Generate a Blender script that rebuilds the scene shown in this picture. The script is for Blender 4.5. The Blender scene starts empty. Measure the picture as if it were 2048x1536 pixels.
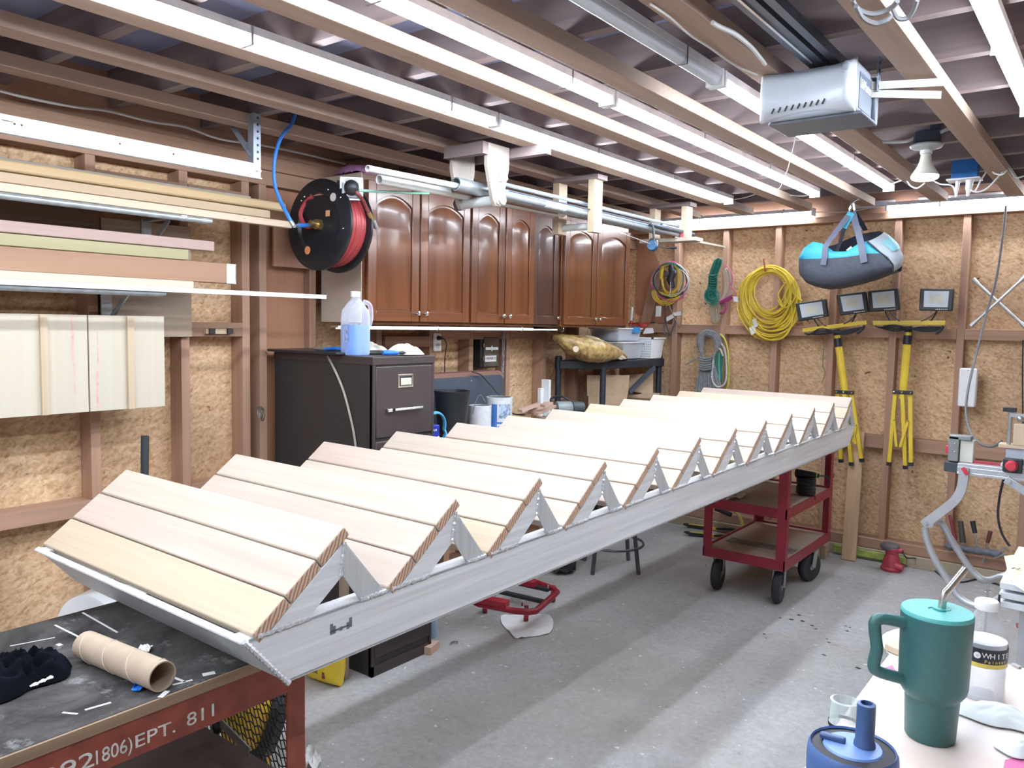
import bpy, bmesh, math, random
from mathutils import Vector, Matrix, Euler
random.seed(7)
S = bpy.context.scene
COL = S.collection
# ------------------------------------------------------------------ camera
EYE = Vector((0.0, 0.0, 1.5))
FOC = 1582.4                                   # focal length in pixels of the 2048 px wide frame
YAW, PITCH, ROLL = math.radians(37.7385), math.radians(4.3753), math.radians(1.0739)
cy, sy, cp, sp = math.cos(YAW), math.sin(YAW), math.cos(PITCH), math.sin(PITCH)
FWD = Vector((-sy*cp, cy*cp, -sp)); RGT0 = Vector((cy, sy, 0)); UP0 = RGT0.cross(FWD)
RGT = RGT0*math.cos(ROLL) + UP0*math.sin(ROLL); UPV = UP0*math.cos(ROLL) - RGT0*math.sin(ROLL)
cam_d = bpy.data.cameras.new('camera'); cam = bpy.data.objects.new('camera', cam_d); COL.objects.link(cam)
cam.matrix_world = Matrix((( RGT.x, UPV.x, -FWD.x, EYE.x), (RGT.y, UPV.y, -FWD.y, EYE.y), (RGT.z, UPV.z, -FWD.z, EYE.z), (0, 0, 0, 1)))
cam_d.sensor_fit = 'HORIZONTAL'; cam_d.sensor_width = 36.0; cam_d.lens = FOC/2048*36.0; cam_d.clip_start = 0.02
S.camera = cam
# ------------------------------------------------------------------ world and exposure
W = bpy.data.worlds.new('world'); S.world = W; W.use_nodes = True
W.node_tree.nodes['Background'].inputs[0].default_value = (0.75, 0.85, 1.0, 1)
W.node_tree.nodes['Background'].inputs[1].default_value = 0.25
S.view_settings.view_transform = 'Standard'; S.view_settings.look = 'None'
S.view_settings.exposure = 1.68; S.view_settings.gamma = 1.0; S.view_settings.use_curve_mapping = False
LED_STRENGTH = 19.0

# ------------------------------------------------------------------ survey helpers: a sight line met with a real plane of the room
def P(px, py, ax, val):
    d = FWD + RGT*((px-1024)/FOC) - UPV*((py-768)/FOC)
    i = 'xyz'.index(ax); t = (val-EYE[i])/d[i]
    return EYE + d*t
def PX(px, py, x): return P(px, py, 'x', x)
def PY(px, py, y): return P(px, py, 'y', y)
def PZ(px, py, z): return P(px, py, 'z', z)
V = Vector

# ------------------------------------------------------------------ materials
MATS = {}
def new_mat(name):
    m = bpy.data.materials.new(name); m.use_nodes = True
    nt = m.node_tree; b = nt.nodes['Principled BSDF']
    return m, nt, b
def c4(c): return (c[0], c[1], c[2], 1.0)
def plain(name, col, rough=0.5, metal=0.0, var=0.12, scale=14.0, bump=0.0, spec=0.5, trans=0.0, ior=1.45, coat=0.0):
    """a colour with a faint procedural variation"""
    if name in MATS: return MATS[name]
    m, nt, b = new_mat(name)
    tc = nt.nodes.new('ShaderNodeTexCoord'); n = nt.nodes.new('ShaderNodeTexNoise')
    n.inputs['Scale'].default_value = scale; n.inputs['Detail'].default_value = 5
    nt.links.new(tc.outputs['Object'], n.inputs['Vector'])
    r = nt.nodes.new('ShaderNodeValToRGB')
    r.color_ramp.elements[0].position = 0.3; r.color_ramp.elements[1].position = 0.72
    r.color_ramp.elements[0].color = c4([max(0, x*(1-var)) for x in col]); r.color_ramp.elements[1].color = c4([min(1, x*(1+var)) for x in col])
    nt.links.new(n.outputs['Fac'], r.inputs['Fac']); nt.links.new(r.outputs['Color'], b.inputs['Base Color'])
    b.inputs['Roughness'].default_value = rough; b.inputs['Metallic'].default_value = metal
    b.inputs['Specular IOR Level'].default_value = spec
    if trans: b.inputs['Transmission Weight'].default_value = trans; b.inputs['IOR'].default_value = ior
    if coat: b.inputs['Coat Weight'].default_value = coat; b.inputs['Coat Roughness'].default_value = 0.08
    if bump:
        bp = nt.nodes.new('ShaderNodeBump'); bp.inputs['Strength'].default_value = bump; bp.inputs['Distance'].default_value = 0.01
        nt.links.new(n.outputs['Fac'], bp.inputs['Height']); nt.links.new(bp.outputs['Normal'], b.inputs['Normal'])
    MATS[name] = m; return m
def wood(name, c1, c2, axis='y', scale=1.0, rough=0.6, rand=0.12, coat=0.0, contrast=0.5, knots=0.0, stain=None):
    """long grain along one object axis, with a different cut of the noise for every object"""
    key = name + axis
    if key in MATS: return MATS[key]
    m, nt, b = new_mat(key); N = nt.nodes.new; L = nt.links.new
    tc = N('ShaderNodeTexCoord'); oi = N('ShaderNodeObjectInfo'); ad = N('ShaderNodeVectorMath'); ad.operation = 'ADD'
    mu = N('ShaderNodeMath'); mu.operation = 'MULTIPLY'; mu.inputs[1].default_value = 37.0
    L(oi.outputs['Random'], mu.inputs[0]); L(tc.outputs['Object'], ad.inputs[0]); L(mu.outputs[0], ad.inputs[1])
    mp = N('ShaderNodeMapping'); sc = [26*scale]*3; sc['xyz'.index(axis)] = 0.9*scale; mp.inputs['Scale'].default_value = sc
    L(ad.outputs[0], mp.inputs['Vector'])
    n = N('ShaderNodeTexNoise'); n.inputs['Scale'].default_value = 1.0; n.inputs['Detail'].default_value = 6; n.inputs['Distortion'].default_value = 0.8
    L(mp.outputs[0], n.inputs['Vector'])
    mp2 = N('ShaderNodeMapping'); sc2 = [5*scale]*3; sc2['xyz'.index(axis)] = 0.5*scale; mp2.inputs['Scale'].default_value = sc2
    L(ad.outputs[0], mp2.inputs['Vector'])
    n2 = N('ShaderNodeTexNoise'); n2.inputs['Scale'].default_value = 1.0; n2.inputs['Detail'].default_value = 3; L(mp2.outputs[0], n2.inputs['Vector'])
    mx = N('ShaderNodeMix'); mx.data_type = 'FLOAT'; mx.inputs[0].default_value = 0.5; L(n.outputs['Fac'], mx.inputs[2]); L(n2.outputs['Fac'], mx.inputs[3])
    r = N('ShaderNodeValToRGB'); w = 0.32*(1-contrast)
    r.color_ramp.elements[0].position = 0.34-w*0.5; r.color_ramp.elements[1].position = 0.64+w*0.5
    r.color_ramp.elements[0].color = c4(c1); r.color_ramp.elements[1].color = c4(c2); L(mx.outputs[0], r.inputs['Fac'])
    hs = N('ShaderNodeHueSaturation'); ma = N('ShaderNodeMapRange'); ma.inputs['To Min'].default_value = 1-rand; ma.inputs['To Max'].default_value = 1+rand
    L(oi.outputs['Random'], ma.inputs['Value']); L(ma.outputs[0], hs.inputs['Value']); L(r.outputs['Color'], hs.inputs['Color'])
    out = hs.outputs['Color']
    if knots or stain:
        v = N('ShaderNodeTexNoise'); v.inputs['Scale'].default_value = 6.0; v.inputs['Detail'].default_value = 8; v.inputs['Roughness'].default_value = 0.7
        L(ad.outputs[0], v.inputs['Vector']); r2 = N('ShaderNodeValToRGB')
        r2.color_ramp.elements[0].position = 0.6; r2.color_ramp.elements[0].color = (0, 0, 0, 1); r2.color_ramp.elements[1].position = 0.75
        L(v.outputs['Fac'], r2.inputs['Fac']); m2 = N('ShaderNodeMix'); m2.data_type = 'RGBA'; m2.blend_type = 'MULTIPLY' if not stain else 'MIX'
        sc_ = N('ShaderNodeMath'); sc_.operation = 'MULTIPLY'; sc_.inputs[1].default_value = knots or 0.6; L(r2.outputs['Color'], sc_.inputs[0])
        L(sc_.outputs[0], m2.inputs[0]); L(out, m2.inputs[6]); m2.inputs[7].default_value = c4(stain or (0.35, 0.28, 0.25)); out = m2.outputs[2]
    L(out, b.inputs['Base Color']); b.inputs['Roughness'].default_value = rough
    bp = N('ShaderNodeBump'); bp.inputs['Strength'].default_value = 0.12; bp.inputs['Distance'].default_value = 0.004; L(n.outputs['Fac'], bp.inputs['Height']); L(bp.outputs[0], b.inputs['Normal'])
    if coat: b.inputs['Coat Weight'].default_value = coat; b.inputs['Coat Roughness'].default_value = 0.12
    MATS[key] = m; return m
def osb_mat():
    m, nt, b = new_mat('oriented_strand_board'); N = nt.nodes.new; L = nt.links.new
    tc = N('ShaderNodeTexCoord'); ds = N('ShaderNodeTexNoise'); ds.inputs['Scale'].default_value = 9.0; ds.inputs['Detail'].default_value = 2
    L(tc.outputs['Object'], ds.inputs['Vector']); ad = N('ShaderNodeMix'); ad.data_type = 'RGBA'; ad.blend_type = 'ADD'; ad.inputs[0].default_value = 0.035
    L(tc.outputs['Object'], ad.inputs[6]); L(ds.outputs['Color'], ad.inputs[7])
    outs = []
    for rot, sc in ((0.5, (30, 30, 95)), (1.2, (105, 105, 34)), (-0.6, (85, 85, 42))):
        mp = N('ShaderNodeMapping'); mp.vector_type = 'TEXTURE'; mp.inputs['Rotation'].default_value = (rot, rot, rot*0.7); mp.inputs['Scale'].default_value = [1/q for q in sc]; L(ad.outputs[2], mp.inputs['Vector'])
        v = N('ShaderNodeTexVoronoi'); v.inputs['Scale'].default_value = 1.0; L(mp.outputs[0], v.inputs['Vector']); outs.append(v.outputs['Color'])
    mx = N('ShaderNodeMix'); mx.data_type = 'RGBA'; mx.inputs[0].default_value = 0.5; L(outs[0], mx.inputs[6]); L(outs[1], mx.inputs[7])
    mx2 = N('ShaderNodeMix'); mx2.data_type = 'RGBA'; mx2.inputs[0].default_value = 0.35; L(mx.outputs[2], mx2.inputs[6]); L(outs[2], mx2.inputs[7])
    bw = N('ShaderNodeRGBToBW'); L(mx2.outputs[2], bw.inputs[0])
    r = N('ShaderNodeValToRGB'); e = r.color_ramp.elements
    e[0].position = 0.16; e[0].color = (0.40, 0.24, 0.125, 1); e[1].position = 0.78; e[1].color = (0.78, 0.575, 0.375, 1)
    x = e.new(0.42); x.color = (0.60, 0.40, 0.235, 1)
    L(bw.outputs[0], r.inputs['Fac'])
    big = N('ShaderNodeTexNoise'); big.inputs['Scale'].default_value = 1.6; big.inputs['Detail'].default_value = 4; L(tc.outputs['Object'], big.inputs['Vector'])
    r2 = N('ShaderNodeValToRGB'); r2.color_ramp.elements[0].position = 0.35; r2.color_ramp.elements[0].color = (0.80, 0.74, 0.70, 1); r2.color_ramp.elements[1].position = 0.65; r2.color_ramp.elements[1].color = (1.08, 1.06, 1.02, 1)
    L(big.outputs['Fac'], r2.inputs['Fac'])
    mm = N('ShaderNodeMix'); mm.data_type = 'RGBA'; mm.blend_type = 'MULTIPLY'; mm.inputs[0].default_value = 1.0; L(r.outputs['Color'], mm.inputs[6]); L(r2.outputs['Color'], mm.inputs[7])
    dk = N('ShaderNodeTexNoise'); dk.inputs['Scale'].default_value = 26; dk.inputs['Detail'].default_value = 1; L(tc.outputs['Object'], dk.inputs['Vector'])
    r3 = N('ShaderNodeValToRGB'); r3.color_ramp.elements[0].position = 0.74; r3.color_ramp.elements[0].color = (1, 1, 1, 1); r3.color_ramp.elements[1].position = 0.80; r3.color_ramp.elements[1].color = (0.25, 0.17, 0.12, 1); L(dk.outputs['Fac'], r3.inputs['Fac'])
    m3 = N('ShaderNodeMix'); m3.data_type = 'RGBA'; m3.blend_type = 'MULTIPLY'; m3.inputs[0].default_value = 1.0; L(mm.outputs[2], m3.inputs[6]); L(r3.outputs['Color'], m3.inputs[7])
    L(m3.outputs[2], b.inputs['Base Color']); b.inputs['Roughness'].default_value = 0.75
    return m
def concrete_mat():
    m, nt, b = new_mat('dusty_concrete'); N = nt.nodes.new; L = nt.links.new
    tc = N('ShaderNodeTexCoord')
    def noise(s, d, rgh=0.6):
        n = N('ShaderNodeTexNoise'); n.inputs['Scale'].default_value = s; n.inputs['Detail'].default_value = d; n.inputs['Roughness'].default_value = rgh; L(tc.outputs['Object'], n.inputs['Vector']); return n.outputs['Fac']
    def ramp(f, p0, c0, p1, c1):
        r = N('ShaderNodeValToRGB'); r.color_ramp.elements[0].position = p0; r.color_ramp.elements[0].color = c4(c0); r.color_ramp.elements[1].position = p1; r.color_ramp.elements[1].color = c4(c1); L(f, r.inputs['Fac']); return r.outputs['Color']
    def mix(fac, a, bb, mode='MIX'):
        k = N('ShaderNodeMix'); k.data_type = 'RGBA'; k.blend_type = mode
        if isinstance(fac, float): k.inputs[0].default_value = fac
        else: L(fac, k.inputs[0])
        L(a, k.inputs[6])
        if isinstance(bb, tuple): k.inputs[7].default_value = c4(bb)
        else: L(bb, k.inputs[7])
        return k.outputs[2]
    base = ramp(noise(1.3, 6), 0.32, (0.36, 0.355, 0.35), 0.70, (0.50, 0.50, 0.505))
    base = mix(1.0, base, ramp(noise(45, 5, 0.7), 0.3, (0.82, 0.81, 0.80), 0.7, (1.12, 1.12, 1.12)), 'MULTIPLY')
    base = mix(ramp(noise(0.8, 5), 0.47, (0, 0, 0), 0.70, (0.6, 0.6, 0.6)), base, (0.31, 0.265, 0.21))          # brown wear
    base = mix(ramp(noise(7, 9, 0.75), 0.60, (0, 0, 0), 0.70, (0.6, 0.6, 0.6)), base, (0.22, 0.19, 0.165))
    base = mix(ramp(noise(28, 3, 0.6), 0.68, (0, 0, 0), 0.72, (0.9, 0.9, 0.9)), base, (0.76, 0.75, 0.74))           # paint spots
    L(base, b.inputs['Base Color']); b.inputs['Roughness'].default_value = 0.55; b.inputs['Specular IOR Level'].default_value = 0.35
    return m
def metal_brushed(name, col, axis='y', rough=0.38, lo=0.72, metal=0.3):
    m, nt, b = new_mat(name); N = nt.nodes.new; L = nt.links.new
    tc = N('ShaderNodeTexCoord'); mp = N('ShaderNodeMapping'); sc = [60]*3; sc['xyz'.index(axis)] = 1.2; mp.inputs['Scale'].default_value = sc; L(tc.outputs['Object'], mp.inputs['Vector'])
    n = N('ShaderNodeTexNoise'); n.inputs['Scale'].default_value = 1; n.inputs['Detail'].default_value = 6; n.inputs['Roughness'].default_value = 0.65; L(mp.outputs[0], n.inputs['Vector'])
    r = N('ShaderNodeValToRGB'); r.color_ramp.elements[0].position = 0.32; r.color_ramp.elements[0].color = c4([x*lo for x in col]); r.color_ramp.elements[1].position = 0.66; r.color_ramp.elements[1].color = c4(col)
    L(n.outputs['Fac'], r.inputs['Fac']); L(r.outputs['Color'], b.inputs['Base Color']); b.inputs['Metallic'].default_value = metal
    rr = N('ShaderNodeMapRange'); rr.inputs['To Min'].default_value = rough-0.08; rr.inputs['To Max'].default_value = rough+0.15; L(n.outputs['Fac'], rr.inputs['Value']); L(rr.outputs[0], b.inputs['Roughness'])
    MATS[name] = m; return m
def glow(name, col, strength):
    m, nt, b = new_mat(name); b.inputs['Base Color'].default_value = c4(col); b.inputs['Emission Color'].default_value = c4(col); b.inputs['Emission Strength'].default_value = strength; MATS[name] = m; return m
def clear(name, col=(1, 1, 1), rough=0.02, alpha=0.25):
    """thin clear plastic: mostly see-through with a glossy skin"""
    m, nt, b = new_mat(name); N = nt.nodes.new; L = nt.links.new
    b.inputs['Base Color'].default_value = c4(col); b.inputs['Roughness'].default_value = rough
    lw = N('ShaderNodeLayerWeight'); lw.inputs['Blend'].default_value = 0.35
    mr = N('ShaderNodeMapRange'); mr.inputs['To Min'].default_value = alpha*0.6; mr.inputs['To Max'].default_value = min(1, alpha*3); L(lw.outputs['Facing'], mr.inputs['Value']); L(mr.outputs[0], b.inputs['Alpha'])
    MATS[name] = m; return m

# ------------------------------------------------------------------ mesh builder
class MB:
    def __init__(s): s.bm = bmesh.new()
    def poly(s, pts, faces):
        vs = [s.bm.verts.new(V(p)) for p in pts]
        for f in faces:
            try: s.bm.faces.new([vs[i] for i in f])
            except ValueError: pass
        return s
    def box(s, x0, x1, y0, y1, z0, z1):
        return s.poly([(x0,y0,z0),(x1,y0,z0),(x1,y1,z0),(x0,y1,z0),(x0,y0,z1),(x1,y0,z1),(x1,y1,z1),(x0,y1,z1)],
                      [(0,3,2,1),(4,5,6,7),(0,1,5,4),(1,2,6,5),(2,3,7,6),(3,0,4,7)])
    def bar(s, a, b, w, h, up=(0, 0, 1)):
        """square bar from a to b, w across and h along up"""
        a, b, up = V(a), V(b), V(up); d = (b-a).normalized(); r = d.cross(up)
        if r.length < 1e-5: r = d.cross(V((1, 0, 0)))
        r.normalize(); u = r.cross(d); r *= w/2; u *= h/2
        p = [a-r-u, a+r-u, a+r+u, a-r+u, b-r-u, b+r-u, b+r+u, b-r+u]
        return s.poly(p, [(0,1,2,3),(7,6,5,4),(0,4,5,1),(1,5,6,2),(2,6,7,3),(3,7,4,0)])
    def prism(s, poly2, ax, v0, v1):
        """polygon given in the two other axes, extruded along ax"""
        i = 'xyz'.index(ax); o = [k for k in range(3) if k != i]; n = len(poly2); pts = []
        for v in (v0, v1):
            for q in poly2:
                p = [0, 0, 0]; p[i] = v; p[o[0]] = q[0]; p[o[1]] = q[1]; pts.append(p)
        return s.poly(pts, [tuple(range(n)), tuple(range(2*n-1, n-1, -1))] + [(k, (k+1) % n, n+(k+1) % n, n+k) for k in range(n)])
    def cyl(s, a, b, r0, r1=None, seg=20, cap=True):
        r1 = r0 if r1 is None else r1; a, b = V(a), V(b); d = (b-a).normalized()
        u = d.cross(V((0, 0, 1)));
        if u.length < 1e-4: u = V((1, 0, 0))
        u.normalize(); w = d.cross(u); pts = []
        for c, r in ((a, r0), (b, r1)):
            for k in range(seg): t = 2*math.pi*k/seg; pts.append(c + (u*math.cos(t)+w*math.sin(t))*r)
        f = [(k, (k+1) % seg, seg+(k+1) % seg, seg+k) for k in range(seg)]
        if cap: f += [tuple(range(seg-1, -1, -1)), tuple(range(seg, 2*seg))]
        return s.poly(pts, f)
    def pipe(s, a, b, r, t=0.003, seg=20):
        """hollow tube, open at both ends"""
        a, b = V(a), V(b); d = (b-a).normalized(); u = d.cross(V((0, 0, 1)))
        if u.length < 1e-4: u = V((1, 0, 0))
        u.normalize(); w = d.cross(u); pts = []
        for c, rr in ((a, r), (b, r), (b, r-t), (a, r-t)):
            for k in range(seg): q = 2*math.pi*k/seg; pts.append(c+(u*math.cos(q)+w*math.sin(q))*rr)
        f = []
        for j in range(4):
            for k in range(seg): f.append((j*seg+k, j*seg+(k+1) % seg, ((j+1) % 4)*seg+(k+1) % seg, ((j+1) % 4)*seg+k))
        return s.poly(pts, f)
    def tube(s, pts, r, seg=8, closed=False):
        pts = [V(p) for p in pts]; n = len(pts); rings = []; prev = None
        for i in range(n):
            if closed: d = pts[(i+1) % n]-pts[i-1]
            else: d = pts[min(i+1, n-1)]-pts[max(i-1, 0)]
            if d.length < 1e-9: d = V((0, 0, 1))
            d.normalize()
            if prev is None:
                u = d.cross(V((0, 0, 1)))
                if u.length < 1e-3: u = d.cross(V((1, 0, 0)))
            else: u = prev - d*prev.dot(d)
            if u.length < 1e-6: u = d.orthogonal()
            u.normalize(); prev = u; w = d.cross(u); rr = r[i] if isinstance(r, (list, tuple)) else r
            rings.append([s.bm.verts.new(pts[i]+(u*math.cos(2*math.pi*k/seg)+w*math.sin(2*math.pi*k/seg))*rr) for k in range(seg)])
        m = n if closed else n-1
        for i in range(m):
            A, B = rings[i], rings[(i+1) % n]
            for k in range(seg): s.bm.faces.new((A[k], A[(k+1) % seg], B[(k+1) % seg], B[k]))
        if not closed: s.bm.faces.new(rings[0][::-1]); s.bm.faces.new(rings[-1])
        return s
    def lathe(s, prof, c=(0, 0, 0), seg=32, axis=(0, 0, 1), cap=True):
        """profile of (radius, height) turned about an axis through c"""
        c = V(c); d = V(axis).normalized(); u = d.orthogonal().normalized(); w = d.cross(u); rings = []
        for r, h in prof: rings.append([s.bm.verts.new(c+d*h+(u*math.cos(2*math.pi*k/seg)+w*math.sin(2*math.pi*k/seg))*max(r, 1e-5)) for k in range(seg)])
        for A, B in zip(rings, rings[1:]):
            for k in range(seg): s.bm.faces.new((A[k], A[(k+1) % seg], B[(k+1) % seg], B[k]))
        if cap: s.bm.faces.new(rings[0][::-1]); s.bm.faces.new(rings[-1])
        return s
    def ball(s, c, r, sc=(1, 1, 1), seg=16, rings=10):
        prof = [(math.sin(math.pi*i/rings), -math.cos(math.pi*i/rings)) for i in range(rings+1)]; t = MB(); t.lathe(prof, seg=seg, cap=False)
        base = len(s.bm.verts); mp = {}
        for v in t.bm.verts: mp[v] = s.bm.verts.new(V(c)+V((v.co.x*r*sc[0], v.co.y*r*sc[1], v.co.z*r*sc[2])))
        for f in t.bm.faces: s.bm.faces.new([mp[v] for v in f.verts])
        t.bm.free(); return s
    def grid(s, fn, nu, nv, wrap=False):
        vs = [[s.bm.verts.new(V(fn(i/(nu if wrap else nu-1), j/(nv-1)))) for j in range(nv)] for i in range(nu)]
        for i in range(nu if wrap else nu-1):
            for j in range(nv-1):
                a = vs[i]; b = vs[(i+1) % nu]; s.bm.faces.new((a[j], b[j], b[j+1], a[j+1]))
        return s
    def thick(s, t):
        """give an open sheet a thickness"""
        bmesh.ops.solidify(s.bm, geom=s.bm.faces[:], thickness=t); return s
    def xf(s, M):
        bmesh.ops.transform(s.bm, matrix=M, verts=s.bm.verts[:]); return s
ORG = {}
def origin(o): return ORG.get(o.name, V((0, 0, 0)))
def obj(name, mb, mat, parent=None, local=False, bevel=0.0, angle=35, label=None, loc=None, seg=2):
    """links the shapes collected in mb as ONE mesh object; shapes come in room coordinates unless local"""
    me = bpy.data.meshes.new(name); bm = mb.bm
    bmesh.ops.remove_doubles(bm, verts=bm.verts[:], dist=1e-6)
    bmesh.ops.recalc_face_normals(bm, faces=bm.faces[:])
    base = origin(parent) if parent is not None else (V(loc) if loc is not None else V((0, 0, 0)))
    if parent is None and loc is None and not local and len(bm.verts):
        xs = [v.co for v in bm.verts]; base = V(((min(p.x for p in xs)+max(p.x for p in xs))/2, (min(p.y for p in xs)+max(p.y for p in xs))/2, min(p.z for p in xs)))
    if not local: bmesh.ops.translate(bm, verts=bm.verts[:], vec=-base)
    bm.to_mesh(me); bm.free()
    for p in me.polygons: p.use_smooth = True
    try: me.set_sharp_from_angle(angle=math.radians(angle))
    except Exception: pass
    o = bpy.data.objects.new(name, me); COL.objects.link(o)
    for x in (mat if isinstance(mat, (list, tuple)) else [mat]): me.materials.append(x)
    if parent is not None: o.parent = parent
    elif not local or loc is not None: o.location = base
    ORG[o.name] = base
    if bevel:
        md = o.modifiers.new('edge', 'BEVEL'); md.width = bevel; md.segments = seg; md.limit_method = 'ANGLE'; md.angle_limit = math.radians(40)
    if label: o['label'] = label
    return o
def thing(name, label, cat, loc=(0, 0, 0), group=None, rot=None):
    o = bpy.data.objects.new(name, None); COL.objects.link(o); o.location = loc; o.empty_display_size = 0.05
    if rot: o.rotation_euler = rot
    o['label'] = label; o['category'] = cat
    if group: o['group'] = group
    ORG[o.name] = V(loc); return o
def tag(o, label, cat, group=None, kind=None):
    o['label'] = label; o['category'] = cat
    if group: o['group'] = group
    if kind: o['kind'] = kind
    return o
def struct(o): o['kind'] = 'structure'; return o
def dup(root, loc, rot=None, label=None, group=None):
    r = root.copy(); COL.objects.link(r); r.location = loc
    if rot is not None: r.rotation_euler = rot
    if label: r['label'] = label
    if group: r['group'] = group
    def rec(src, dst):
        for ch in list(src.children):
            c = ch.copy(); COL.objects.link(c); c.parent = dst; rec(ch, c)
    rec(root, r); return r
def lettering(body, size, mat, parent, p, right, up, depth=0.0015, name='lettering', width=None, align='LEFT'):
    """flat letters with their baseline start at p, reading along right"""
    cu = bpy.data.curves.new(name, 'FONT'); cu.body = body; cu.size = size; cu.extrude = depth; cu.align_x = align
    t = bpy.data.objects.new(name, cu); COL.objects.link(t)
    bpy.context.view_layer.update(); dg = bpy.context.evaluated_depsgraph_get()
    me = bpy.data.meshes.new_from_object(t.evaluated_get(dg)); bpy.data.objects.remove(t)
    right, up = V(right).normalized(), V(up).normalized(); n = right.cross(up); k = 1.0
    xs = [v.co.x for v in me.vertices] or [0, 1]
    if width: k = width/max(1e-6, (max(xs)-min(xs)))
    base = V(p)-origin(parent)
    for v in me.vertices: q = v.co.copy(); v.co = base + right*(q.x*k) + up*q.y + n*q.z
    me.materials.clear(); me.materials.append(mat)
    o = bpy.data.objects.new(name, me); COL.objects.link(o); o.parent = parent; return o
def smooth_path(pts, n=8, closed=False):
    """Catmull-Rom through the points"""
    pts = [V(p) for p in pts]; out = []; m = len(pts); rng = m if closed else m-1
    for i in range(rng):
        if closed: a, b, c, d = pts[i-1], pts[i], pts[(i+1) % m], pts[(i+2) % m]
        else: a, b, c, d = pts[max(i-1, 0)], pts[i], pts[i+1], pts[min(i+2, m-1)]
        for k in range(n):
            t = k/n; out.append(0.5*((2*b)+(c-a)*t+(2*a-5*b+4*c-d)*t*t+(3*b-a-3*c+d)*t*t*t))
    if not closed: out.append(pts[-1])
    return out
def bag_noise(p, s=1.0):
    x, y, z = p[0]*s, p[1]*s, p[2]*s
    return (math.sin(3.1*x+1.7*z)+math.sin(4.3*y-2.1*z+0.5)+math.sin(5.7*z+2.3*x)+0.6*math.sin(9.1*x-7.3*y)+0.6*math.sin(11.7*z+6.1*y))/4.2
def heap(c, rx, ry, h, seed, spiky=1.0, ridge=False):
    rr = random.Random(seed); ph = [rr.uniform(0, 6.28) for _ in range(6)]
    def fn(i, j):
        a = 2*math.pi*i; r = j; w = 1+0.16*math.sin(3*a+ph[0])+0.12*math.sin(5*a+ph[1])
        x_, y_ = r*math.cos(a), r*math.sin(a); z = h*(1-r**2.4)*(0.72+0.42*spiky*bag_noise((x_+seed, y_*1.3, seed*0.7), 1.7))
        if ridge: z = h*(1-r**4)*(0.25+0.8*max(0, 1-1.5*abs(bag_noise((x_+seed, y_*1.5, seed*0.3), 1.5))))
        return V(c)+V((math.cos(a)*rx*r*w, math.sin(a)*ry*r*w, 0.002+max(0, z)))
    m = MB(); m.grid(fn, 72 if ridge else 40, 28 if ridge else 12, wrap=True); bmesh.ops.remove_doubles(m.bm, verts=m.bm.verts[:], dist=1e-5); m.thick(0.0015); return m
# ------------------------------------------------------------------ shared materials
OSB = osb_mat(); CONC = concrete_mat()
def stud_m(ax): return wood('old_framing_', (0.25, 0.135, 0.085), (0.47, 0.285, 0.195), ax, rough=0.75, knots=0.45)
def raft_m(ax): return wood('roof_framing_', (0.17, 0.125, 0.125), (0.33, 0.25, 0.235), ax, rough=0.8, knots=0.4)  # cooler and greyer wood: the tubes' blue haze is mixed into its colour
def fir_m(ax): return wood('fresh_fir_', (0.50, 0.38, 0.25), (0.64, 0.52, 0.37), ax, rough=0.6, rand=0.08)
HAZE_BLUE = wood('haze_blue_sheathing_', (0.19, 0.21, 0.34), (0.30, 0.32, 0.46), 'x', rough=0.8, rand=0.05)  # blue lens glow of the tubes is put into the sheathing colour
WHITE = plain('white_paint', (0.80, 0.81, 0.82), 0.45, var=0.04)
WPLAST = plain('white_plastic', (0.82, 0.83, 0.84), 0.35, var=0.02)
BLACK = plain('black_plastic', (0.022, 0.023, 0.027), 0.45, var=0.2)
DARK = plain('dark_rubber', (0.03, 0.03, 0.034), 0.7, var=0.2)
STEEL = plain('grey_steel', (0.42, 0.43, 0.45), 0.35, metal=0.8, var=0.12)
CHROME = plain('bright_chrome', (0.72, 0.73, 0.75), 0.16, metal=1.0, var=0.03)
GALV = plain('galvanised_steel', (0.40, 0.44, 0.47), 0.38, metal=0.65, var=0.18, scale=30)
BRASS = plain('brass', (0.62, 0.47, 0.20), 0.3, metal=0.9)
PVC = plain('white_pvc', (0.58, 0.59, 0.57), 0.35, var=0.05)
YEL = plain('yellow_paint', (0.78, 0.55, 0.06), 0.4, var=0.08)
CABLE = plain('white_cable', (0.70, 0.70, 0.69), 0.5, var=0.05)
GREYC = plain('grey_cable', (0.18, 0.18, 0.19), 0.55)
BLUE = plain('blue_plastic', (0.02, 0.16, 0.62), 0.4)
CARD = plain('cardboard', (0.50, 0.36, 0.23), 0.8, var=0.10)
PAPER = plain('white_paper', (0.82, 0.82, 0.82), 0.8, var=0.04, bump=0.2)

# ------------------------------------------------------------------ floor, walls, ceiling
XL, YB = -3.10, 5.50            # faces of the studs on the left and back walls
struct(obj('floor', MB().box(-3.3, 2.5, -1.5, 5.7, -0.08, 0), CONC))
wl = struct(obj('wall_left', MB().box(-3.22, -3.19, -1.5, 5.62, 0, 2.43), OSB))
for y in (-1.2, -0.83, -0.46, -0.09, 0.28, 0.65, 1.03, 1.405, 1.775, 2.065, 2.153, 2.43, 2.86, 3.26, 3.60, 3.96, 4.36, 4.76, 5.15):
    obj('stud', MB().box(-3.19, XL, y-0.019, y+0.019, 0.09, 2.10), stud_m('z'), wl, bevel=0.002)
obj('top_plate', MB().box(-3.19, XL, -1.5, 5.58, 2.10, 2.165), stud_m('y'), wl, bevel=0.003)
obj('top_plate', MB().box(-3.19, XL+0.004, -1.5, 5.58, 2.167, 2.23), stud_m('y'), wl, bevel=0.003)
obj('rim_board', MB().box(-3.19, XL-0.03, -1.5, 5.58, 2.23, 2.43), stud_m('y'), wl)
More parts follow.
